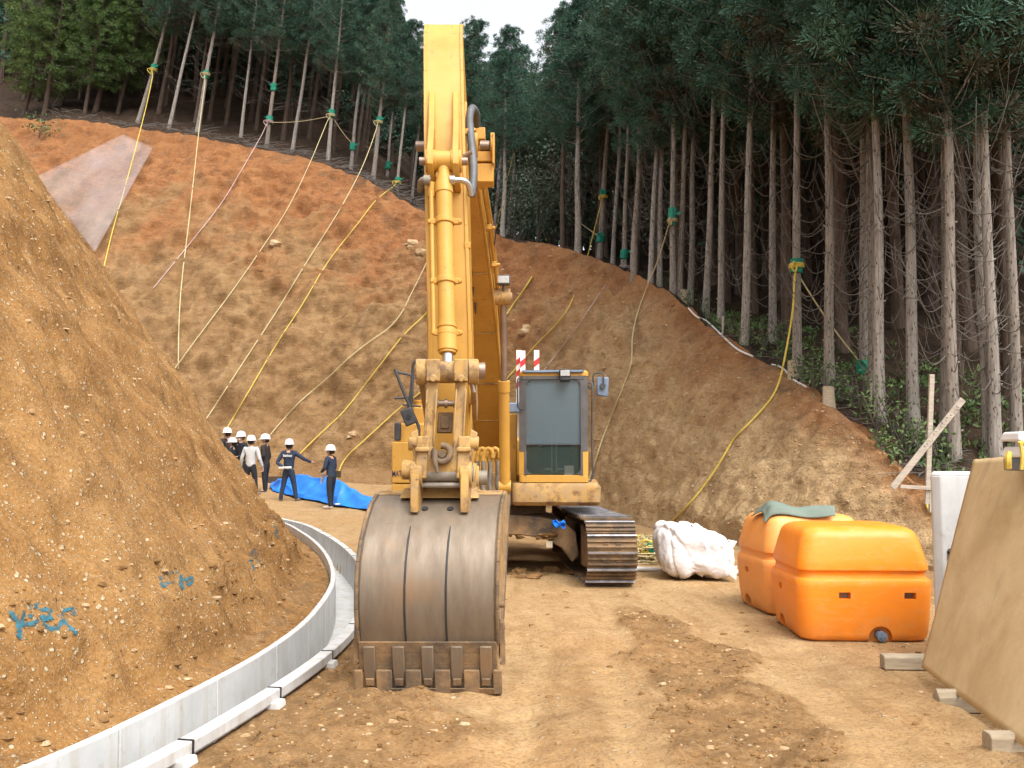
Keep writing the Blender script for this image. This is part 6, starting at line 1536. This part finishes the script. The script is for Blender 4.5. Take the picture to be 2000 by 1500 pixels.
q0 = og(520, 948); mb = MB(); mb.box(q0 + Vector((0.55, 0.5, 0.16)), (1.7, 0.06, 0.26), Matrix.Rotation(R(-12), 3, 'Z')); tag(mb.build('edge_board', M['plank_dark'], smooth=False), 'dark wet board standing on edge behind the people', 'board')
mb = MB(); mb.blob(og(583, 938) + Vector((0, 1.2, .25)), (.13, .1, .14), 4, .2, 9, 7); tag(mb.build('pale_bag', M['sack'], sharp=25), 'small pale bag behind the blue tarpaulin beside the pointing person', 'bag')
# pale rocks standing out of the slope
for k, (px, py, s_, lab) in enumerate([(808, 478, .42, 'pale broken rock block sticking out of the slope left of the boom'), (822, 492, .3, 'smaller pale rock just below the broken block beside the boom'), (1032, 645, .35, 'pale rock slab in the slope above the cab'), (537, 475, .30, 'small bluish stone alone on the red part of the far slope'), (690, 850, .28, 'grey rock at the foot of the slope above the tarpaulin'), (715, 960, .3, 'grey rock beside the right end of the tarpaulin')]):
    b = hit(px, py)
    if b is None: continue
    mb = MB(); mb.blob(b, (s_ * 1.1, s_ * .5, s_ * .62), 40 + k, .32, 8, 6); tag(mb.build('rock', M['stone'], smooth=False), lab, 'rock')
# ------------------------------------------------------------------ ropes, wrapped trunks, hoses, spray marks
def wrap(tree, py, label, h=0.36, flap=True):
    c, r_ = trunk_point(tree, py); up = TREES[tree][1]; rnd = random.Random(int(py * 7 + tree)); mb = MB(); rings = []
    big = max(1.0, c.y / 30)
    u = up.orthogonal().normalized(); v = up.cross(u)
    for k in range(7):
        t = (k / 6 - 0.5) * h * big
        rings.append([c + up * t + (u * math.cos(a) + v * math.sin(a)) * (r_ + 0.03 * big + 0.025 * big * rnd.random()) for a in [2 * math.pi * i / 14 for i in range(14)]])
    mb.loft(rings)
    if flap:
        q = c + Vector((r_ * 0.6, -r_ - 0.03, 0.06)); s_ = rnd.choice((-1, 1))
        mb.hull([q, q + Vector((s_ * .2 * big, -.05, .10)), q + Vector((s_ * .12, -.06, -.05))], [q + Vector((0, .02, .01)), q + Vector((s_ * .2 * big, -.03, .11)), q + Vector((s_ * .12, -.04, -.04))])
    return tag(mb.build('green_wrap', M['green_cloth'], sharp=25), label, 'tree wrap', 'green cloth pads tied round trunks')
def near_tree(bx):
    k = min(KEYI, key=lambda q: abs(q - bx)); return KEYI[k]
def rope(tree_bx, py0, pts, rad, mat, label, free=0, tie=True, cat='rope', lift=0.0, name='rope'):
    """tied to a trunk, then following points of the photograph down the slope"""
    out = []; mb = MB()
    if tree_bx is not None:
        t = near_tree(tree_bx); c, r_ = trunk_point(t, py0); start = c + Vector((-r_ * .3, -r_ - 0.05, 0)); out.append(start)
        if tie:
            up = TREES[t][1]; u = up.orthogonal().normalized(); v = up.cross(u); big = max(1.0, c.y / 30)
            coil = [c + up * (0.10 * big * (i / 40 - 0.5)) + (u * math.cos(i * 0.47) + v * math.sin(i * 0.47)) * (r_ + 0.062 * big) for i in range(41)]
            mb.tube(coil, rad, 5); mb.tube(polyline([start, start + Vector((-.08 * big, -.05, .06)), start + Vector((-.14 * big, -.06, -.05)), start + Vector((-.06, -.05, -.16 * big)), start + Vector((-.02, -.03, -.02))], 0.05), rad, 5)
    dense = polyline([Vector((a, b, 0)) for a, b in pts], 7)
    hits = [hit(q.x, q.y) for q in dense]; hits = [None if h is None else h - (h - Vector((0, 0, EYE))).normalized() * (0.0045 * h.y + rad) for h in hits]
    ok = [(i, h) for i, h in enumerate(hits) if h is not None]
    nfree = free
    path = []
    for n_, (i, h) in enumerate(ok): path.append(h)
    if free and out:      # hangs free between the trunk and the slope
        tx, ty = pts[free]; k = min(range(len(ok)), key=lambda q: (dense[ok[q][0]].x - tx) ** 2 + (dense[ok[q][0]].y - ty) ** 2); a, b = out[0], path[k]
        seg = []
        for i in range(k):
            f = (i + 1) / (k + 1); q = dense[ok[i][0]]; seg.append(P(q.x, q.y, a.y + (b.y - a.y) * f))
        path = seg + path[k:]
    sm = path
    for _ in range(3): sm = [sm[0]] + [(sm[i - 1] + sm[i] * 2 + sm[i + 1]) / 4 for i in range(1, len(sm) - 1)] + [sm[-1]] if len(sm) > 2 else sm
    out += sm; mb.tube(out, rad, 6)
    return tag(mb.build(name, M[mat]), label, cat, 'ropes hanging down the cut slope' if name == 'rope' else None)
WR = [(270, 135, 'green pad on the trunk of the leftmost yellow rope'), (385, 145, 'green pad high on the second roped trunk from the left'), (520, 172, 'upper of two green pads on one left-hand trunk'), (520, 236, 'lower of two green pads on one left-hand trunk'), (640, 222, 'green pad on the trunk of the third long left rope'),
      (685, 286, 'green pad low on a trunk with no slope rope, left of the boom'), (728, 236, 'green pad on the lightest left trunk with a long rope'), (756, 322, 'green pad on a dark trunk set back left of the boom'), (775, 354, 'lowest green pad on the left, nearest the boom'), (992, 285, 'green pad on the trunk just right of the boom top'),
      (1083, 350, 'green pad with a crumpled flap on the trunk by the broadleaf bushes'), (1131, 465, 'green pad near the ground on the twin trunks'), (1170, 382, 'green pad with flaps on the thick twin trunk above the cab'), (1219, 498, 'green pad near the ground beside the leaning stake'), (1314, 424, 'long green pad on the thick reddish trunk above the mirror'),
      (1556, 522, 'green pad on the trunk of the rope nearest the orange tanks'), (1690, 718, 'green pad low on a shaded trunk behind the plants')]
for bx, py, lab in WR: wrap(near_tree(bx), py, lab, 0.56 if bx == 1314 else 0.30 if bx > 900 else 0.25)
Y_, G_ = 'rope', 'rope_pale'
rope(270, 137, [(298, 150), (285, 210), (262, 300), (240, 380), (220, 450), (203, 522), (190, 590)], .026, Y_, 'yellow rope farthest to the left, ending behind the earth slope', 3)
rope(385, 147, [(400, 165), (388, 260), (378, 350), (368, 440), (356, 540), (350, 620), (348, 720)], .026, G_, 'nearly vertical pale yellow rope from the second left trunk', 2)
rope(640, 226, [(638, 240), (600, 330), (560, 410), (520, 472), (470, 545), (430, 600), (385, 660), (350, 708), (330, 735)], .021, G_, 'thin pale rope slanting from the middle left trunk to the foot of the vertical rope', 2)
rope(728, 240, [(735, 252), (722, 290), (700, 342), (660, 415), (600, 510), (540, 608), (480, 700), (415, 800), (395, 830)], .023, G_, 'long straw-coloured rope slanting down left of the brightest rope', 3)
rope(775, 357, [(768, 365), (735, 390), (700, 435), (640, 512), (590, 595), (540, 672), (490, 757), (440, 842)], .023, Y_, 'brightest yellow rope, slanting down to the leftmost white helmets', 1)
rope(520, 240, [(512, 262), (470, 335), (430, 400), (375, 470), (300, 562)], .022, 'rope_lilac', 'thin faded lilac cord crossing the red upper slope', 1)
rope(None, 0, [(850, 470), (832, 515), (800, 580), (785, 610), (760, 640), (720, 668), (680, 700), (640, 738), (580, 790), (520, 858)], .021, G_, 'grey weathered rope curving down left of the boom to the dark-coated person')
rope(None, 0, [(860, 570), (832, 612), (790, 652), (752, 700), (715, 748), (670, 805), (620, 852), (582, 890)], .023, Y_, 'yellow rope coming from behind the arm to the pointing person')
rope(None, 0, [(850, 742), (810, 775), (780, 797), (735, 838), (700, 870), (683, 885), (668, 905), (657, 935)], .023, Y_, 'lowest yellow rope, ending at the person with the papers')
rope(992, 288, [(1003, 300), (985, 375), (968, 450), (950, 500)], .021, Y_, 'yellow rope running down close behind the boom', 3)
rope(1083, 353, [(1085, 370), (1078, 430), (1065, 485), (1045, 530), (1020, 570), (995, 605), (975, 640)], .03, Y_, 'yellow rope from the trunk with the crumpled pad, passing the lamp', 3)
rope(1170, 386, [(1168, 400), (1158, 460), (1140, 525), (1120, 580), (1105, 610), (1075, 645), (1045, 675), (1020, 705), (985, 745)], .023, Y_, 'yellow rope curving down behind the striped boards', 3)
rope(1219, 520, [(1205, 528), (1170, 575), (1130, 635), (1080, 700), (1050, 740)], .018, 'rope_lilac', 'thin pinkish cord running straight down to the cab roof', 1)
rope(1314, 428, [(1306, 440), (1285, 508), (1262, 565), (1245, 612), (1235, 660), (1233, 710), (1215, 760), (1195, 810), (1175, 862), (1158, 915), (1145, 950)], .021, G_, 'straw-coloured rope bending down past the cab mirror', 2)
rope(1556, 525, [(1552, 540), (1549, 600), (1540, 660), (1530, 712), (1522, 745), (1505, 780), (1465, 825), (1435, 855), (1408, 900), (1385, 935), (1350, 980), (1308, 1022)], .021, Y_, 'bright yellow rope nearest the orange tanks, ending at the rope heap', 4)
rope(640, 224, [], .02, G_, '', 0) if False else None
def strung(t1, y1, t2, y2, sagm, rad, mat, label):
    a, _ = trunk_point(near_tree(t1), y1); b, _ = trunk_point(near_tree(t2), y2); mb = MB()
    mb.tube([a.lerp(b, i / 12) - Vector((0, 0, sagm * math.sin(math.pi * i / 12))) for i in range(13)], rad, 5); tag(mb.build('rope', M[mat]), label, 'rope', 'ropes strung between trunks')
strung(520, 240, 640, 224, .15, .02, G_, 'thin rope strung level between two left trunks at pad height')
strung(640, 228, 685, 284, .1, .02, G_, 'thin rope slanting between two left trunks with green pads')
strung(1083, 352, 1131, 466, .1, .02, G_, 'thin rope slanting down to the pad on the twin trunks')
strung(1556, 528, 1690, 716, .1, .018, G_, 'thin rope strung behind the trunks to the low shaded pad')
def laid(pts, rad, mat, label, name='hose', cat='hose'):
    mb = MB(); q = [hit(p.x, p.y, lift=0.05) for p in polyline([Vector((a, b, 0)) for a, b in pts], 8)]; q = [z for z in q if z is not None]
    q2 = [q[0]]
    for z in q[1:]:
        if (z - q2[-1]).length < 2.0: q2.append(z)
    mb.tube(q2, rad, 6); tag(mb.build(name, M[mat]), label, cat)
laid([(1345, 602), (1360, 618), (1380, 627), (1410, 655), (1440, 682), (1470, 696)], .025, 'hose_white', 'pale hose lying along the edge above the cab')
laid([(1508, 712), (1522, 716), (1534, 724), (1545, 738), (1560, 748), (1575, 756)], .022, 'hose_white', 'short white hose on the edge where the long rope crosses')
laid([(1808, 977), (1812, 990), (1818, 1000), (1826, 997)], .02, 'rope', 'loop of yellow rope on the earth beside the concrete block', 'rope', 'rope')
# blue spray letters on the earth slope
def spray(strokes, width, name):
    rnd = random.Random(len(strokes) * 31 + int(strokes[0][0][0])); v, f = [], []
    for st in strokes:
        for q in polyline([Vector((a, b, 0)) for a, b in st], 0.55):
            for _ in range(4):
                if rnd.random() < 0.55: continue
                px, py = q.x + rnd.gauss(0, width * .24), q.y + rnd.gauss(0, width * .24)
                h = mound_bvh.ray_cast(Vector((0, 0, EYE)), ray(px, py).normalized())
                if h[0] is None: continue
                n_ = h[1] if h[1].dot(ray(px, py)) < 0 else -h[1]; c = h[0] + n_ * 0.006; u = n_.orthogonal().normalized(); u = Quaternion(n_, rnd.uniform(0, 6)) @ u; w_ = n_.cross(u); s_ = rnd.uniform(0.004, 0.008); b = len(v)
                v += [c + u * s_, c + w_ * s_ * .8, c - u * s_, c - w_ * s_ * .9]; f.append((b, b + 1, b + 2, b + 3))
    if f: link_mesh(name, v, f, M['blue_paint'], mound, smooth=False)
def lt(x, y, w_, h_, strokes): return [[(x + a * w_, y + b * h_) for a, b in s] for s in strokes]
A = [[(0.0, 1), (0.15, .5), (0.5, 0), (0.62, .45)], [(0.05, .62), (.8, .5)]]
spray([[(22, 1197), (32, 1212), (38, 1235), (36, 1246)], [(38, 1225), (50, 1195), (53, 1186), (58, 1205)], [(36, 1222), (62, 1218), (84, 1208)], [(68, 1183), (80, 1190), (98, 1194), (95, 1205), (80, 1208), (88, 1222), (102, 1231), (116, 1224), (119, 1212), (104, 1208), (84, 1210)], [(122, 1205), (126, 1193), (140, 1190), (146, 1203)], [(122, 1212), (135, 1226), (148, 1236)]], 9, 'spray_letters')
spray([[(326, 1120), (342, 1118), (345, 1124)], [(314, 1138), (318, 1146), (326, 1141), (338, 1137)], [(355, 1120), (352, 1130), (362, 1134), (372, 1128), (374, 1136), (366, 1143)], [(350, 1138), (356, 1146), (352, 1150)], [(312, 1130), (318, 1128)]], 7, 'spray_letters')
spray([[(488, 1082), (496, 1075), (499, 1084), (490, 1092)], [(486, 1096), (500, 1094)], [(492, 1102), (495, 1112)], [(503, 1095), (508, 1100)]], 5, 'spray_letters')
spray([[(534, 1027), (541, 1034), (537, 1042), (543, 1050)]], 5, 'spray_letters')
# ------------------------------------------------------------------ people in white helmets
def skinned(name, chains, mat, parent, sub=2):
    """one continuous surface grown round a branching skeleton; chains: lists of (point, radius or (rx, ry)), first point may repeat an existing one"""
    vs, rad, ed = [], [], []
    def idx(p, r_):
        for i, q in enumerate(vs):
            if (q - p).length < 1e-5: return i
        vs.append(p); rad.append(r_ if isinstance(r_, tuple) else (r_, r_)); return len(vs) - 1
    for ch in chains:
        prev = None
        for p, r_ in ch:
            i = idx(Vector(p), r_)
            if prev is not None and prev != i: ed.append((prev, i))
            prev = i
    me = bpy.data.meshes.new(name); me.from_pydata([tuple(v) for v in vs], ed, []); me.materials.append(mat)
    o = bpy.data.objects.new(name, me); COL.objects.link(o); o.parent = parent
    o.modifiers.new('skin', 'SKIN').use_smooth_shade = True
    for i, r_ in enumerate(rad): me.skin_vertices[0].data[i].radius = r_
    me.skin_vertices[0].data[0].use_root = True
    s_ = o.modifiers.new('sub', 'SUBSURF'); s_.levels = 1; s_.render_levels = sub
    return o
def person(foot, height, heading, label, top, legs, arms, feet_spread=0.12, step=0.0, lean=0.0, head_turn=0.0, shoe='shoe', jacket_long=0.0, strap=True, look_down=0.0):
    e = empty('person', foot); k = height / 1.80; e.scale = (k, k, k); e.rotation_euler = (0, 0, R(heading)); tag(e, label, 'person', 'people in white helmets')
    f = feet_spread; L = lambda z: lean * (z - 0.9)
    pel, sp, ch, nk = Vector((0, 0, .95)), Vector((0, L(1.15), 1.15)), Vector((0, L(1.36), 1.36)), Vector((0, L(1.49), 1.49))
    hd = Matrix.Rotation(R(head_turn), 3, 'Z')
    hb = nk + Vector((0, .015, .06)); hp = lambda x, y, z: nk + hd @ Vector((x, y, z))
    chains = [[(pel, (.135, .10)), (sp, (.125, .09)), (ch, (.145, .10)), (nk, .062), (hb, .056), (hp(0, .035, .105), (.062, .066)), (hp(0, .02, .17), (.078, .092)), (hp(0, .005, .235), (.062, .075))]]
    legj = {}
    for sx in (-1, 1):
        st = step * sx
        hip, kn, an, toe = Vector((sx * .095, 0, .90)), Vector((sx * (.10 + f * .35), st * .45 + .02, .50)), Vector((sx * (.10 + f * .8), st, .09)), Vector((sx * (.12 + f * .95), st + .17, .035))
        legj[sx] = (hip, kn, an, toe); chains.append([(pel, (.135, .10)), (hip, .085), (kn, .056), (an, .042), (toe, .032)])
    armj = {}
    for sx in (-1, 1):
        el, wr, hdv = [Vector(q) for q in arms[sx]]
        sh = Vector((sx * .19, L(1.43), 1.43)); armj[sx] = (sh, el, wr)
        d = Vector(hdv).normalized(); side = d.cross(Vector((0, 0, 1))); side = side.normalized() if side.length > .1 else Vector((1, 0, 0)); nrm = side.cross(d)
        palm = wr + d * .075
        chains.append([(ch, (.145, .10)), (sh, .062), (el, .042), (wr, .028), (palm, (.036, .018))])
        for q, ln in ((-1.5, .065), (-.5, .078), (.5, .082), (1.5, .074)):
            b = palm + side * q * .019 + d * .012; m_ = b + d * ln * .55 - nrm * .008; chains.append([(palm, (.036, .018)), (b, .0095), (m_, .0085), (m_ + d * ln * .4 - nrm * .03, .0068)])
        tb = wr + d * .03 + side * -.032 * sx; chains.append([(wr, .028), (tb, .012), (tb + d * .035 + side * -.02 * sx, .010), (tb + d * .062 + side * -.02 * sx, .008)])
    skinned('body', chains, M['skin'], e)
    jl = jacket_long
    jch = [[(Vector((0, L(.86), .84 - jl)), (.16, .125)), (Vector((0, L(.93), .94 - jl * .5)), (.172, .128)), (sp + Vector((0, 0, .02)), (.158, .115)), (ch, (.175, .12)), (nk - Vector((0, 0, .025)), (.085, .078)), (nk + Vector((0, 0, .05)), (.072, .07))]]
    for sx in (-1, 1):
        sh, el, wr = armj[sx]; jch.append([(ch, (.175, .12)), (sh, .082), (sh.lerp(el, .5), .066), (el, .06), (el.lerp(wr, .5), .052), (wr + (wr - el).normalized() * .02, .044)])
    jk = skinned('jacket', jch, M[top], e)
    tch = [[(Vector((0, 0, 1.06)), (.14, .105)), (Vector((0, 0, .90)), (.15, .12))]]
    for sx in (-1, 1):
        hip, kn, an, toe = legj[sx]; tch.append([(Vector((0, 0, .90)), (.15, .12)), (hip + Vector((0, 0, -.08)), .105), (kn, .08), (kn.lerp(an, .6), .068), (an + Vector((0, 0, -.055)), .062)])
    skinned('trousers', tch, M[legs], e)
    for sx in (-1, 1):
        hip, kn, an, toe = legj[sx]; skinned('shoe', [[(an + Vector((0, -.05, -.04)), (.042, .05)), (an + Vector((0, .05, -.045)), (.047, .045)), (toe + Vector((0, .02, .003)), (.05, .036)), (toe + Vector((0, .07, -.003)), (.036, .028))]], M[shoe], e)
    # helmet: shell, brim, peak
    c = hp(0, 0, .19); prof = [(.012, .155), (.06, .15), (.10, .125), (.128, .085), (.140, .035), (.143, .0), (.158, -.012), (.156, -.020), (.138, -.012)]; mb = MB(); rings = []
    n = 28
    for r_, z in prof:
        ring = []
        for i in range(n):
            a = 2 * math.pi * i / n; fr = max(0, math.sin(a)); pk = (0.05 * fr ** 3 if z < -.005 else 0)
            q = Vector((r_ * .92 * math.cos(a), (r_ + pk) * 1.08 * math.sin(a), z + .02 - (.012 * fr ** 2 if z < -.005 else 0)))
            ring.append(c + hd @ q)
        rings.append(ring)
    mb.loft(rings, True); hl = mb.build('helmet', M['helmet'], e, sharp=45)
    if strap:
        s_ = MB()
        for sx in (-1, 1): s_.tube([hp(sx * .105, .01, .18), hp(sx * .085, .04, .08), hp(0, .055, .035)], .006, 5)
        s_.build('chin_strap', M['dark'], hl)
    hr = MB(); rings = []
    for z, r_ in ((.21, .098), (.16, .101), (.12, .094), (.09, .078)):
        rings.append([hp(.90 * r_ * math.cos(a), r_ * 1.02 * math.sin(a) - .012, z) for a in [math.pi * (1.02 + .96 * i / 14) for i in range(15)]])
    hr.loft(rings, False, False); ho = hr.build('hair', M['hair'], e); sm = ho.modifiers.new('t', 'SOLIDIFY'); sm.thickness = .012
    ft = MB(); ft.blob(hp(0, .115, .135), (.014, .018, .022), 1, .05, 8, 6)
    for sx in (-1, 1): ft.blob(hp(sx * .083, .0, .14), (.012, .022, .032), 2, .05, 8, 6)
    ft.build('nose_and_ears', M['skin'], e)
    ey = MB()
    for sx in (-1, 1): ey.blob(hp(sx * .03, .098, .155), (.011, .007, .006), 3, .02, 8, 5); ey.box(hp(sx * .03, .103, .176), (.032, .006, .006), hd)
    ey.box(hp(0, .096, .090), (.04, .008, .007), hd); ey.build('eyes_and_mouth', M['hair'], e)
    return e, armj, hp
# hanging / bent arms as (elbow, wrist, hand direction)
def hang(sx, out=.06, fwd=.03): return [(sx * (.24 + out * .5), -.02, 1.13), (sx * (.25 + out), fwd + .04, .88), (sx * .05, .15, -1)]
def bent(sx, hx, hy, hz): return [(sx * .26, -.04, 1.14), (hx, hy, hz), (hx * -.3, .6, .1)]
p1 = og(646, 993)
e1, a1, _ = person(p1, 1.76, 68, 'person in navy jacket holding white papers in front of the blue tarpaulin', 'navy', 'black_fabric', {1: [(.25, .03, 1.16), (.12, .22, .99), (-.3, .8, -.5)], -1: [(-.26, .06, 1.15), (-.10, .27, 1.06), (.4, .8, .1)]}, .03, .07, .06, 0, 'shoe_light')
def child(mb, name, mat, par, **kw): return mb.build(name, M[mat], par, **kw)
def held(mb, e, name, mat, label, cat):
    """a thing somebody holds: its own top-level object, placed with the person's own turn and size"""
    mw = Matrix.Translation(e.location) @ Matrix.Rotation(e.rotation_euler.z, 4, 'Z') @ Matrix.Diagonal((*e.scale, 1))
    mb.v = [mw @ v for v in mb.v]; return tag(mb.build(name, M[mat], smooth=False), label, cat)
mb = MB(); mb.hull([(-.06, .30, .98), (.16, .30, 1.02), (.14, .36, .76), (-.02, .34, .70)], [(-.06, .306, .982), (.16, .306, 1.022), (.14, .366, .762), (-.02, .346, .702)]); held(mb, e1, 'papers', 'paper', 'white papers held by the person in front of the tarpaulin', 'papers')
mb = MB(); mb.box((.24, -.06, .98), (.07, .2, .2)); held(mb, e1, 'shoulder_bag', 'plank_dark', 'dark bag at the hip of the person with the papers', 'bag')
p2 = og(563, 979)
e2, a2, _ = person(p2, 1.80, -6, 'person seen from behind in navy jacket with white lettering, pointing to the right', 'navy', 'navy', {1: [(.42, .06, 1.26), (.60, .22, 1.16), (.7, .6, 0)], -1: [(-.33, -.10, 1.14), (-.10, -.20, 1.01), (.8, -.1, -.1)]}, .15, .06, 0, 10)
w0 = MB()
rnd = random.Random(12)
x = -.135
while x < .12:       # the blurred white word across the back
    wd = rnd.uniform(.014, .03); hgt = rnd.choice((.055, .055, .075)); w0.box((x + wd / 2, -.142, 1.315 + hgt / 2), (wd * .62, .012, hgt)); w0.box((x + wd * .7, -.142, 1.315 + rnd.choice((.006, .03, .05))), (wd, .012, .011)); x += wd + .006
w0.build('white_lettering', M['white'], e2, smooth=False)
mb = MB(); mb.cyl((-.22, -.215, .985), (.15, -.215, 1.0), .032, 14); held(mb, e2, 'paper_roll', 'paper', 'roll of white paper held behind the back of the pointing person', 'paper roll')
p3 = og(518, 962)
e3, a3, _ = person(p3, 1.82, 82, 'person in long dark brown jacket facing left at the edge of the group', 'brown_fabric', 'black_fabric', {1: hang(1, .02, .06), -1: bent(-1, -.12, .2, 1.0)}, .05, .05, .05, 10, 'shoe', .08)
p4 = P(491, 853, 28.6); g4 = float(rise(np.array(p4.x), np.array(p4.y)))
person(Vector((p4.x, p4.y, g4)), (p4.z - g4), -8, 'person in light grey jacket with back to the camera', 'grey_fabric', 'black_fabric', {1: hang(1, .10), -1: hang(-1, .10)}, .1, .03, 0, -8)
for (px, py, Yq, hd_, top, lab) in ((471, 845, 29.6, 150, 'black_fabric', 'masked person in dark jacket turned towards the camera, left of the grey jacket'), (444, 838, 31.2, 60, 'brown_fabric', 'person whose white helmet shows highest above the earth slope'), (454, 857, 29.4, 80, 'black_fabric', 'person mostly hidden by the earth slope, lower of the two leftmost helmets')):
    q = P(px, py, Yq); g = float(rise(np.array(q.x), np.array(q.y))); ex, ax_, hpf = person(Vector((q.x, q.y, g)), q.z - g, hd_, lab, top, 'black_fabric', {1: hang(1, .05), -1: bent(-1, -.1, .22, 1.05)}, .08, .04)
    if 'masked' in lab:
        mb = MB(); mb.blob(hpf(0, .085, .10), (.055, .03, .042), 2, .03, 10, 8); mb.build('face_mask', M['white'], ex)
